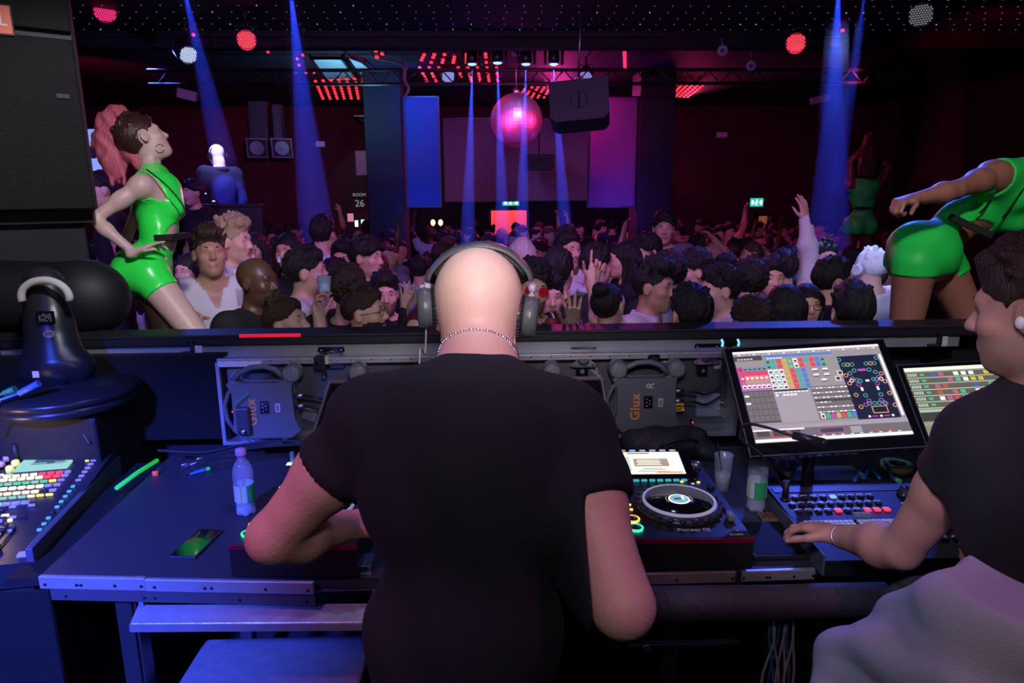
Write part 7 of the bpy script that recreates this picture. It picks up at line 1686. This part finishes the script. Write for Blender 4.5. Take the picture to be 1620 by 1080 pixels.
def stripes_mat():
    m = bpy.data.materials.new('shirt_striped'); m.use_nodes = True; nt = m.node_tree; bs = nt.nodes['Principled BSDF']; bs.inputs['Roughness'].default_value = .85
    tc = nt.nodes.new('ShaderNodeTexCoord'); wv = nt.nodes.new('ShaderNodeTexWave'); wv.inputs['Scale'].default_value = 9; wv.bands_direction = 'X'; r = nt.nodes.new('ShaderNodeValToRGB')
    r.color_ramp.elements[0].color = (.55, .53, .58, 1); r.color_ramp.elements[0].position = .06; r.color_ramp.elements[1].color = (.008, .01, .02, 1); r.color_ramp.elements[1].position = .14
    nt.links.new(tc.outputs['Object'], wv.inputs[0]); nt.links.new(wv.outputs['Fac'], r.inputs[0]); nt.links.new(r.outputs[0], bs.inputs['Base Color']); return m
def person(label, male=True, aL='down', aR='down', yaw=0, pitch=0, tilt=0, hair='short', hcol=None, skin=None, shirt=None, sleeve=.5, neckline=.0, eyes=True, beard=False, h=.0105, hands=None, lips=None, lean=0, mouth=0, brow=None, group=None, glasses=None, cat='person', hh=None, collar=False, trou=TROU, iris=None, curls=None, handdir=None):
    J = joints(male, aL, aR, lean); sk = skin or SKIN; lp = lips or LIPS
    R = Euler((math.radians(pitch), math.radians(tilt), math.radians(yaw)), 'YXZ').to_matrix()
    hc_ = Vector((0, .022+lean*.65, 1.605)); H = Matrix.Translation(hc_) @ R.to_4x4()
    hm = Human(J, H, 1.0 if male else .95, male); head_prims(hm.P, H, 1.0 if male else .95, male, mouth)
    for sd, s_, a in (('L', 1, aL), ('R', -1, aR)):
        fd = (J['wr'+sd]-J['el'+sd]).normalized(); dn = a == 'down'
        hd = (handdir or {}).get(sd, (fd, (0, 1, 0) if a in ('up', 'wave', 'point') else (0, .3, -1)))
        if len(hd) > 2: s_ = hd[2]
        hand_prims(hm.P, J['wr'+sd], hd[0], hd[1], .98 if male else .88, .5 if not hands else hands.get(sd, .4), s_ if Vector(hd[1]).y >= 0 else s_, .14, curls=(curls or {}).get(sd))
    root = thing('person', label, cat, (0, 0, 0), group=group)
    mats = [sk, lp, BEARD if beard != 'stubble' else STUBBLE]
    paint = [(1, lips_fn(H, 1.0 if male else .95))]
    if beard: paint = [(2, beard_fn(H, 1.0))] + paint
    sc = 1.0 if male else .95
    body = skin_obj('body', hm.P, h, mats, root, paint=paint)
    if eyes: face_parts(body, H, sc, iris=iris, brow=brow)
    if hair: link_mesh('hair', hair_mesh(hair, H, sc, hh or max(h*.8, .006)), hcol or HAIR_BLACK, root, True)
    T = Prims(); T.L = list(hm.torso.L) + list(hm.arms.L)
    cl, cr = arm_cut(J['shL'], J['elL'], sleeve), arm_cut(J['shR'], J['elR'], sleeve)
    if sleeve > 1: cl, cr = arm_cut(J['elL'], J['wrL'], sleeve-1), arm_cut(J['elR'], J['wrR'], sleeve-1)
    nk_ = J['neck']; w_ = J['shR'].x
    def clip(x, y, z):
        inl = ((x < -w_+.02) | (y > .2)) & (x < 0) if sleeve > 0 else x < -9; inr = ((x > w_-.02) | (y > .2)) & (x > 0)
        d = np.maximum(np.where(inl, cl(x, y, z), -1), np.where(inr, cr(x, y, z), -1))
        d = np.maximum(d, .86 - z)
        rr = np.sqrt((x*1.0)**2+(y-nk_.y-.01)**2)
        d = np.maximum(d, np.minimum(z-nk_.z+.002+neckline*.3, .085-rr))
        if neckline: d = np.maximum(d, np.minimum(np.minimum(y-.03, z-(nk_.z-.05-neckline)), (z-(nk_.z-.07-neckline))*.38-np.abs(x)))
        return d
    skin_obj('shirt', T, max(h*1.15, .010), shirt or SH_BLACK, root, off=.012, clip=clip, noise=folds(.003, 24, seed=len(label)))
    if collar:
        b = MB(); n0 = nk_+Vector((0, .01, 0)); 
        for s_ in (-1, 1):
            pts = [n0+Vector((s_*.078*math.sin(a), -.070*math.cos(a), -.012+.03*0 - .02*max(0, -math.cos(a)))) for a in [i*math.pi*.86/9 for i in range(10)]]
            rings = []
            for p in pts: rings.append((p, p+Vector(((p-n0).x*.16, (p-n0).y*.16, .040)), p+Vector(((p-n0).x*.42, (p-n0).y*.42, .008))))
            for A_, B_ in zip(rings, rings[1:]):
                for k in (0, 1): f = b.bm.faces.new([b.bm.verts.new(q) for q in (A_[k], B_[k], B_[k+1], A_[k+1])]); f.smooth = True
        bmesh.ops.remove_doubles(b.bm, verts=b.bm.verts, dist=.0005)
        bmesh.ops.solidify(b.bm, geom=list(b.bm.faces), thickness=.002)
        b.build('collar', shirt or SH_BLACK, root)
    L = Prims(); L.L = list(hm.legs.L); L.ell(J['pelvis'], (.155, .11, .12), None, .04)
    skin_obj('trousers', L, .016, trou, root, off=.014, clip=lambda x, y, z: np.maximum(z-1.0+0*x+0*y, .09-z))
    if glasses:
        b = MB(H); s_ = sc
        lens = glasses[1]
        for sx in (-1, 1):
            rim = [Vector((sx*.032*s_+.0235*s_*math.cos(k*.45), .094*s_, .004*s_+(.019 if lens else .017)*s_*math.sin(k*.45))) for k in range(14)]
            b.tube(rim, .0016, 5, closed=True); b.tube([Vector((sx*.0555*s_, .092*s_, .008*s_)), Vector((sx*.079*s_, .03*s_, .008*s_)), Vector((sx*.080*s_, -.005, .006))], .0014, 5)
        b.tube([Vector((-.009*s_, .096*s_, .007*s_)), Vector((0, .099*s_, .010*s_)), Vector((.009*s_, .096*s_, .007*s_))], .0014, 5)
        g = thing('glasses', glasses[0], 'glasses'); g.parent = None
        me = b.mesh('glasses_frame'); bpy.data.objects.remove(g)
        o = link_mesh('glasses_frame', me, glasses[2] if len(glasses) > 2 else M_gls, root)
        if lens:
            b = MB(H)
            for sx in (-1, 1): b.cyl((sx*.032*s_, .0945*s_, .004*s_), (sx*.032*s_, .0955*s_, .004*s_), .0225*s_, seg=18)
            b.build('lenses', lens, root)
    return root
def put(root, px, py, d, face=180, s=None, z0=DF, hz=None):
    p = Pd(px, py, d); k = (p.z-z0)/1.605 if s is None else s
    off = Matrix.Rotation(math.radians(face), 3, 'Z') @ Vector((0, .022, 0))*k
    root.matrix_basis = Matrix.Translation((p.x-off.x, p.y-off.y, p.z-1.605*k)) @ Matrix.Rotation(math.radians(face), 4, 'Z') @ Matrix.Scale(k, 4)
    for q in ('_h', '_male'):
        if q in root: del root[q]
    return root
# facing: 0 away, 180 to the camera, -90 to the right of the picture, 90 to the left
HR = .0075; HL = []
def hero(px, py, d, face, label, **kw): 
    kw.setdefault('h', HR); r = person(label, **kw); put(r, px, py, d, face); HL.append([r, px, py, d, face, d, px in (332, 578, 457, 840, 1272, 681, 868)]); return r
hero(332, 403, 4.1, -150, 'man with short brown hair in white henley shirt looking up, behind the left dancer', hair='quiff', hcol=HAIR_BROWN, shirt=SH_WHITE, sleeve=1.25, neckline=.07, aR='drink', aL='down', pitch=10, hands={'R': .9}, skin=SKIN_TAN)
hero(370, 383, 4.6, -100, 'blond man in open white shirt in profile beside the henley man', hair='quiff', hcol=HAIR_BLOND, shirt=SH_WHITE, sleeve=1.7, neckline=.10, collar=True, skin=SKIN, mouth=.5)
hero(408, 446, 3.75, -112, 'bald dark-skinned man in black top laughing, facing right', hair=None, skin=SKIN_DARK, lips=LIPS_DARK, shirt=SH_BLACK, sleeve=1.7, mouth=1, brow=mat('brow_black', (.01, .006, .005), .8))
hero(455, 514, 3.2, -105, 'man with thick dark eyebrows peeking just above the rail beside the red strip', hair='fade', hcol=HAIR_BROWN, shirt=SH_BLACK, pitch=14)
hero(486, 432, 4.1, -85, 'dark-haired man in white polo shirt in profile behind the raised phone hand', hair='short', shirt=SH_WHITE, sleeve=.7, collar=True, neckline=.04, pitch=4)
# raised hand holding a blue glowing cup, navy sleeve: belongs to the bearded man
hero(578, 496, 3.3, -100, 'bearded man with glasses and shaved sides at the rail, raising a cup', hair='fade', hcol=HAIR_BROWN, beard=True, shirt=SH_NAVY, sleeve=1.75, pitch=6, glasses=('glasses', None), aR=((.08, -.07, -.12), (-.006, -.12, .18)), hands={'R': .6}, handdir={'R': (Vector((0, -.1, 1)), (.2, 1, 0))})
hero(580, 408, 4.3, -112, 'young man with dark fringe and moustache in open dark shirt looking right', hair='bowl', shirt=SH_NAVY, sleeve=1.7, neckline=.12, collar=True, beard=False)
hero(608, 466, 3.9, -165, 'dark-haired man peering past the bearded man toward the booth', hair='short', beard='stubble', shirt=SH_BLACK)
hero(681, 492, 3.35, -20, 'blonde woman with straight hair hidden behind the left headphone, arm raised high', male=False, hair='long', hcol=HAIR_BLOND, shirt=SH_BLACK, sleeve=.05, aL=((.05, .10, -.12), (.0, .08, .17)), hands={'L': .08}, handdir={'L': (Vector((.12, 0, 1)), (0, -1, 0), -1)})
hero(672, 520, 3.3, 150, 'woman with dark red hair low at the rail beside the left headphone', male=False, hair='bob', hcol=mat('hair_wine', (.10, .012, .018), .45), shirt=SH_BLACK, eyes=False)
hero(840, 458, 3.35, -168, 'man with round red sunglasses in striped shirt waving, beside the right headphone', hair='curly', beard='stubble', shirt=stripes_mat(), sleeve=.8, tilt=-8, glasses=('g', mat('lens_red', (.55, .01, .02), .12), MATS['gold']), aL=((-.0, .22, -.20), (-.05, .26, .04)), hands={'L': .12}, handdir={'L': (Vector((.12, 0, 1)), (0, .9, .2))})
b = MB(); a = Pd(873, 508, 3.2); b.lathe([(.030, -.010), (.033, 0), (.030, .010)], M=frame(a), cap=False)
pr = [o for o in C.objects if o.get('label', '').startswith('man with round red')][0]; b.build('wrist_band', mat('band_wine', (.25, .03, .05), .6), pr, True)
hero(868, 470, 3.75, -172, 'man behind the red sunglasses man pointing a raised finger upward', hair='short', shirt=SH_BLACK, sleeve=.6, aL=((.06, .20, .02), (.02, .16, .28)), hands={'L': .9}, curls={'L': [.05, .95, 1.0, 1.0]}, handdir={'L': (Vector((-.25, 0, 1)), (.2, .9, 0))})
hero(962, 484, 3.45, -35, 'dark-haired woman with a hair bun and claw clip at the rail, face turned right', male=False, hair='bun', shirt=SH_WINE, eyes=True, pitch=6)
hero(1035, 455, 3.6, -128, 'smiling man in open white shirt at the rail looking right', hair='quiff', shirt=SH_WHITE, sleeve=1.7, neckline=.13, collar=True, mouth=1, aL='drink', skin=SKIN_TAN)
hero(1091, 500, 3.1, 15, 'man with short black hair from behind at the rail, left of the large monitor', hair='short', shirt=SH_BLACK, eyes=False)
hero(1138, 460, 3.65, 95, 'man in white shirt in profile facing left, above the large monitor corner', hair='short', shirt=SH_WHITE, sleeve=1.6, collar=True)
hero(1186, 512, 3.2, 20, 'woman with curly dark hair from behind, low above the large monitor', male=False, hair='curly', hcol=HAIR_BROWN, shirt=SH_BLACK, eyes=False)
hero(1238, 488, 3.35, 10, 'woman with long black hair from behind, beside the woman with glasses', male=False, hair='long', shirt=SH_BLACK, eyes=False)
hero(1276, 484, 3.55, 172, 'woman with dark fringe and thin glasses facing the booth', male=False, hair='bob', shirt=SH_BLACK, glasses=('g', None, MATS['gold']), skin=SKIN, pitch=4)
hero(1318, 446, 4.0, -95, 'man in dark suit jacket over white shirt in profile facing right', hair='short', shirt=SH_NAVY, sleeve=1.8, neckline=.14, collar=True)
hero(1347, 496, 3.05, -8, 'man with short spiky dark hair from behind at the rail, beside the right dancer', hair='short', shirt=SH_BLACK, eyes=False)
r = hero(1376, 424, 4.7, 15, 'man in glowing white shirt and white cap from behind, wearing white headphones', hair='crop', hcol=mat('cap_white', (.75, .75, .8), .7), shirt=SH_WHITE, sleeve=1.6, eyes=False)
b = MB(); b.tube([(.088*math.cos(a), .02, 1.62+.105*math.sin(a)) for a in [i*math.pi/12 for i in range(13)]], .009, 8); b.build('headband', M_white, r)
for sx in (-1, 1): b = MB(); b.cyl((sx*.082, .02, 1.60), (sx*.112, .02, 1.60), .038, .034); b.build('ear_cup', M_white, r)
hero(1238, 428, 5.0, 10, 'person in white sleeves from behind with one arm stretched straight up', hair='short', shirt=SH_WHITE, sleeve=1.85, aL='down', aR=((.0, .02, .28), (-.03, .05, .52)), eyes=False, hands={'R': .2})
r = hero(1272, 412, 5.1, 160, 'person in silver sequin hat holding a drink, blue lit', hair='short', hcol=mat('sequin_silver', (.6, .62, .7), .25, .9, bump=.8, bscale=60), shirt=SH_GREY, aL='drink')
hero(825, 402, 5.3, 5, 'woman with platinum blonde bob from behind, right of the bald head', male=False, hair='bob', hcol=HAIR_PLAT, shirt=SH_BLACK, eyes=False)
hero(457, 398, 4.9, 165, 'laughing woman with dark hair holding up a small glowing cup', male=False, hair='long', shirt=SH_BLACK, mouth=1, aR='phone')
hero(402, 396, 5.1, 175, 'woman with long curly dark hair behind the bald laughing man', male=False, hair='long', hcol=HAIR_BLACK, shirt=SH_BLACK)
hero(385, 402, 4.95, -120, 'pale young woman looking over the blond man shoulder', male=False, hair='pony', hcol=HAIR_BROWN, shirt=SH_BLACK)
hero(512, 372, 5.6, -20, 'man in tight white T-shirt from behind in front of the bar', hair='short', shirt=SH_WHITE, sleeve=.5, eyes=False)
hero(543, 411, 5.0, 178, 'man in blue hooded top facing the booth beside the fringe man', hair='short', shirt=SH_NAVY, sleeve=1.8)
hero(531, 445, 4.2, -30, 'man with black hair from behind, lower his face, below the fringe man', hair='short', shirt=SH_BLACK, eyes=False, pitch=-20)
hero(552, 462, 3.75, -20, 'brown-haired head from behind, right above the bearded man', hair='curly', hcol=HAIR_BROWN, shirt=SH_BLACK, eyes=False)
hero(898, 396, 4.9, -150, 'clean-shaven man with short hair right behind the pointing hand', hair='fade', shirt=SH_WHITE, sleeve=.6)
hero(884, 432, 4.0, -25, 'man with dark hair and visible ear from behind, left of the pointing arm', hair='short', shirt=SH_BLACK, eyes=False)
hero(944, 421, 4.6, -60, 'dark-haired man in pale collared shirt from behind, right of the pointing hand', hair='short', shirt=SH_WHITE, sleeve=1.5, collar=True, eyes=False)
hero(1022, 400, 4.9, 120, 'young man with dark fringe in profile facing left, above the smiling man', hair='bowl', shirt=SH_BLACK)
hero(985, 412, 4.9, 95, 'woman with long dark hair in profile facing left in mid crowd', male=False, hair='long', shirt=SH_BLACK)
hero(1055, 436, 4.2, 20, 'man with thick black hair from behind, right of the smiling man', hair='curly', shirt=SH_BLACK, eyes=False)
hero(1096, 430, 4.3, 100, 'man with hand at his forehead in profile facing left', hair='curly', shirt=SH_BLACK, aL='phone')
hero(1050, 362, 6.2, 170, 'tall man with dark curls facing the booth, below the right panel edge', hair='curly', shirt=SH_GREY)
hero(1220, 440, 4.4, 175, 'man lit blue on one cheek facing the booth, below the raised white arm', hair='short', shirt=SH_BLACK)
hero(1185, 448, 4.1, 5, 'man with bushy dark hair from behind in front of the exit sign wall', hair='curly', shirt=SH_NAVY, eyes=False)
hero(1305, 410, 5.0, 175, 'man with receding dark hair facing the booth, behind the suited man', hair='crop', shirt=SH_BLACK)
hero(300, 430, 4.6, 160, 'shadowed woman with dark hair right behind the left dancer back', male=False, hair='long', shirt=SH_BLACK)
# keep neighbours from standing in one another: shift them a little along the line of sight
for it in range(60):
    for a in HL:
        for b_ in HL:
            if a is b_: continue
            pa, pb = Pd(a[1], a[2], a[3]), Pd(b_[1], b_[2], b_[3])
            if (pa.xy-pb.xy).length < .36:
                s_ = .012 if a[3] >= b_[3] else -.012
                if not a[6]: a[3] = min(max(a[3]+s_, a[5]-.28, 3.05), a[5]+.30)
                if not b_[6]: b_[3] = min(max(b_[3]-s_, b_[5]-.28, 3.05), b_[5]+.30)
for a in HL: put(a[0], a[1], a[2], a[3], a[4])
# small held things
def held(name, label, cat, px, py, d, fn):
    t = thing(name, label, cat, Pd(px, py, d)); fn(t); return t
def cupfn(col, es):
    def f(t):
        b = MB(); b.lathe([(.024, -.045), (.034, .045), (.031, .043), (.022, -.042)], seg=20, cap=False); b.lathe([(.0235, -.044), (.0001, -.044)], seg=20, cap=False); b.build('cup_body', mat('cup_frost', (.7, .75, .85), .25, trans=.5), t)
        b = MB(); b.lathe([(.022, -.04), (.028, .02), (.0001, .02)], seg=18); b.build('drink', glow('drink_%s' % es, col, es), t)
    return f
held('drink_cup', 'blue glowing plastic cup held up by the bearded man', 'cup', 513, 452, 3.17, cupfn((.10, .30, 1.0), 1.0))
held('drink_cup', 'small turquoise glowing cup held by the laughing woman', 'cup', 441, 410, 4.6, cupfn((.05, .75, .75), 1.2)).scale = (.45, .45, .45)
held('drink_glass', 'glass held low by the henley man', 'glass', 383, 470, 3.9, lambda t: MB().lathe([(.028, -.05), (.033, .05), (.030, .05), (.026, -.045)], seg=20, cap=False).build('glass_body', M_clear, t))
# people on the raised balcony at the left
bx0, bx1, by0 = Pd(288, 330, 7.2).x, Pd(424, 330, 7.2).x, Pd(300, 330, 7.0).y; bfz = Pd(343, 246, 7.35).z-1.605*.98-.005; btz = Pd(340, 326, 7.2).z
b = MB(); b.box(((bx0+bx1)/2, by0+.8, (bfz+DF)/2), (bx1-bx0, 1.6, bfz-DF)); b.box(((bx0+bx1)/2, by0-.03, (btz+DF)/2), (bx1-bx0, .06, btz-DF), bev=.006); b.box(((bx0+bx1)/2, by0-.03, btz+.01), (bx1-bx0+.03, .10, .03), bev=.006)
o = link_mesh('balcony', b.mesh('balcony'), M_blk2, None, Vector(((bx0+bx1)/2, by0, DF))); tag(o, 'dark raised balcony with parapet behind the left dancer', 'balcony')
bz = Pd(340, 326, 7.2).z
r = person('pale-headed man in dark jacket lit blue from behind on the raised balcony at left', hair=None, skin=mat('skin_white_lit', (.78, .76, .80), .5), shirt=SH_NAVY, sleeve=1.8, h=.012, yaw=0, pitch=-22, collar=True); put(r, 343, 246, 7.35, 50, s=.98)  # white light on the bald head is put into the skin colour
b = MB(); b.tube([(.086*math.cos(a), .0+.05*0, 1.61+.10*math.sin(a)) for a in [i*math.pi/12 for i in range(13)]], .006, 8); 
for sx in (-1, 1): b.cyl((sx*.080, .0, 1.60), (sx*.105, .0, 1.60), .034)
b.build('headphones', M_blk, r)
spot('balcony_lamp', Pd(300, 60, 6.2), Pd(344, 250, 7.3), 24, 260, (.5, .5, 1.0), .6, .06)
r = person('woman with dark curly hair beside the balcony below the pale-headed man', male=False, hair='curly', shirt=SH_BLACK, h=.012); put(r, 305, 306, 6.6, 150, s=1.0)
r = person('person standing behind the left dancer hair, lit blue by the screen', male=True, hair='short', shirt=SH_BLACK, h=.013, eyes=False); put(r, 165, 302, 5.0, 120, s=1.02)
a = Pd(152, 265, 5.6); b = MB(); b.box((0, 0, 0), (.25, .03, .62), bev=.004); b.box((0, -.017, 0), (.235, .006, .60), mi=1); b.box((.0, -.021, -.18), (.18, .004, .05), mi=0); b.cyl((.0, -.02, .12), (.0, -.024, .12), .05, seg=20, mi=0); b.cyl((0, 0, -.30), (0, .0, -1.9), .03, mi=0)
o = link_mesh('lit_poster', b.mesh('lit_poster'), [M_blk, glow('poster_blue', (.22, .32, 1.0), 1.1)]); o.location = a; tag(o, 'blue-white lit poster panel behind the huge loudspeaker edge', 'poster')
b = MB(); 
for px, py, lab in ((321, 306, 'small glowing phone screen on the balcony, upper'), (338, 318, 'small glowing light on the balcony ledge, lower')):
    b = MB(); b.box((0, 0, 0), (.06 if py < 310 else .02, .03, .012), bev=.003); b.box((0, .02, -.01), (.05, .03, .01), mi=1); o = link_mesh('phone_light', b.mesh('phone_light'), [glow('phone_lit', (.35, .45, 1.0), 2.0), M_blk]); o.location = Pd(px, py, 6.95); tag(o, lab, 'light')

# ---- the mass of the crowd: 14 built people, copied with their parts
rs = random.Random(11)
TPL = []
specs = [dict(male=True, hair='short', aR='down'), dict(male=True, hair='quiff', aL='up', pitch=6), dict(male=True, hair='fade', yaw=25), dict(male=True, hair='curly', yaw=-30), dict(male=True, hair='bowl', tilt=8, aR='half'),
         dict(male=False, hair='long', yaw=15), dict(male=False, hair='bob', pitch=-8, aR='phone'), dict(male=False, hair='pony', yaw=-20), dict(male=False, hair='long', aL='up', aR='up', pitch=8), dict(male=True, hair='short', beard=True, yaw=-12, pitch=-6),
         dict(male=True, hair='crop', aR='point'), dict(male=True, hair='short', neckline=.10, collar=True, sleeve=1.6), dict(male=False, hair='bun', sleeve=.08), dict(male=True, hair='short', yaw=40, sleeve=1.6)]
for i, sp_ in enumerate(specs):
    kw = dict(h=.0135, hh=.0115); kw.update(sp_); eyes_ = True
    r = person('x', **kw); TPL.append((r, sp_))
HC = [('black', HAIR_BLACK), ('dark brown', HAIR_BROWN), ('black', HAIR_BLACK), ('chestnut', HAIR_CHEST), ('blond', HAIR_BLOND)]
SHC = [('black', SH_BLACK), ('white', SH_WHITE), ('black', SH_BLACK), ('navy', SH_NAVY), ('grey', SH_GREY), ('black', SH_BLACK), ('wine red', SH_WINE)]
SKC = [SKIN, SKIN_TAN, SKIN, SKIN_TAN, SKIN_DARK]
HN = {'short': 'short', 'quiff': 'swept up', 'fade': 'shaved-side', 'curly': 'curly', 'bowl': 'fringed', 'long': 'long', 'bob': 'bobbed', 'pony': 'tied back', 'bun': 'bunned', 'crop': 'cropped'}
ZN = [(260, 'behind the left dancer'), (430, 'below the balcony'), (560, 'before the bar'), (640, 'at the left pillar'), (720, 'below the blue panel'), (850, 'below the mirror ball'), (935, 'below the grey speaker'), (1010, 'below the right panel'), (1120, 'at the right pillar'), (1240, 'below the blue exit sign'), (1340, 'by the wide blue beam'), (9999, 'behind the right dancer')]
def proj(p):
    v = p-CP; z = v.dot(_f); return 810+FPX*v.dot(_r)/z, 540-FPX*v.dot(_u)/z, z
heroes = [o for o in C.objects if o.get('category') == 'person']
taken = [(WM(o).translation.x, WM(o).translation.y) for o in heroes]
spots_ = []
Y = 4.6
while Y < 12.9:
    stepx = .50 + .010*(Y-4); half = .78*Y+.3
    x = -half + rs.uniform(0, stepx)
    while x < half:
        px_ = x + rs.uniform(-.12, .12); py_ = Y + rs.uniform(-.18, .18)
        if all((px_-a)**2+(py_-b_)**2 > (.40 if py_ < 6 else .34)**2 for a, b_ in taken+spots_):
            u, v, z = proj(Vector((px_, py_, 1.3)))
            ok = 150 < u < 1420 and not (abs(px_) > WX-.7)
            for (q0, q1, w0, w1) in ((Pd(288, 330, 7.2).x-.3, Pd(424, 330, 7.2).x+.3, 6.6, 9.0), (J3['pelvis'].x-.7, J3['pelvis'].x+.7, J3['pelvis'].y-.7, J3['pelvis'].y+.8), (xat(583, 9.9)-.45, xat(640, 9.9)+.45, 9.45, 10.9), (xat(1008, 9.9)-.45, xat(1062, 9.9)+.45, 9.45, 10.9)):
                if q0 < px_ < q1 and w0 < py_ < w1: ok = False
            if ok: spots_.append((px_, py_))
        x += stepx
    Y += .40 if Y < 7 else .52
print('crowd', len(spots_))
hand_up_ok = {1, 8, 10}
for i, (x, y) in enumerate(spots_):
    k = rs.randrange(len(TPL))
    if k in hand_up_ok and rs.random() < .55: k = 0
    src, sp_ = TPL[k]
    r = src.copy(); C.objects.link(r)
    hn, hm_ = rs.choice(HC) if rs.random() < .6 else HC[0]; sn, sm_ = rs.choice(SHC); skm = rs.choice(SKC)
    if hn == 'blond' and sp_['male'] and rs.random() < .6: hn, hm_ = HC[0]
    u = rs.random(); far = y > 8.2
    if u < .42: ang, fn = 180+rs.uniform(-35, 35), 'facing the booth'
    elif u < .60: ang, fn = 90+rs.uniform(-20, 20), 'facing left'
    elif u < .78: ang, fn = -90+rs.uniform(-20, 20), 'facing right'
    else: ang, fn = rs.uniform(-35, 35), 'seen from behind'
    for ch in src.children:
        if y > 9.5 and ch.name.startswith(('collar',)): continue
        c = ch.copy(); C.objects.link(c); c.parent = r
        nm = ch.name.split('.')[0]; m_ = {'hair': hm_, 'shirt': sm_, 'collar': sm_, 'body': skm}.get(nm)
        if m_ is not None and len(c.material_slots): c.material_slots[0].link = 'OBJECT'; c.material_slots[0].material = m_
        if nm == 'body' and fn != 'seen from behind' and y < 8.5:
            for e_ in ch.children: g = e_.copy(); C.objects.link(g); g.parent = c
    sc_ = (.955 if sp_['male'] else .90) * rs.uniform(.955, 1.045)
    r.matrix_basis = Matrix.Translation((x, y, DF)) @ Matrix.Rotation(math.radians(ang), 4, 'Z') @ Matrix.Scale(sc_, 4)
    uu, vv, zz = proj(Vector((x, y, 1.3))); zn = [n for lim, n in ZN if uu < lim][0]
    arm = {1: ', arm up', 8: ', both arms up', 10: ', arm raised forward', 6: ', holding hand up'}.get(k, '')
    wh = 'front crowd' if y < 6 else ('mid crowd' if not far else 'far crowd')
    lab = '%s with %s %s hair, %s top, %s%s, %s %s' % ('man' if sp_['male'] else 'woman', HN[sp_['hair']], hn, sn, fn, arm, wh, zn)
    ws = lab.split()
    if len(ws) > 16:
        lab = lab.replace('facing the booth', 'facing us').replace(', %s %s' % (wh, zn), ', %s %s' % (wh.split()[0], zn))
        lab = lab.replace(' hair, ', ', ').replace('swept up', 'upswept').replace('tied back', 'tied')
    if len(lab.split()) > 16: lab = lab.replace('dark brown', 'brown')
    if len(lab.split()) > 16: lab = lab.replace('the ', '')
    if len(lab.split()) > 16: lab = lab.replace(', mid', '').replace(', far', '').replace(', front', '')
    if len(lab.split()) > 16: lab = lab.replace('wine red', 'wine').replace('raised forward', 'raised')
    r['label'] = lab; r['group'] = lab + ' in the dance floor crowd'
    for q in ('_h', '_male'):
        if q in r: del r[q]
cnt = {}
for o in C.objects:
    if o.get('group', '').endswith('dance floor crowd'): cnt[o['group']] = cnt.get(o['group'], 0)+1
for o in list(C.objects):
    g = o.get('group', '')
    if g.endswith('dance floor crowd') and cnt[g] == 1: o['group'] = 'crowd on the dance floor'
    elif g.endswith('dance floor crowd'): o['group'] = g.replace(' in the dance floor crowd', '')
for r, _ in TPL:     # the patterns themselves leave the scene
    for ch in list(r.children):
        for g in list(ch.children): bpy.data.objects.remove(g)
        bpy.data.objects.remove(ch)
    bpy.data.objects.remove(r)
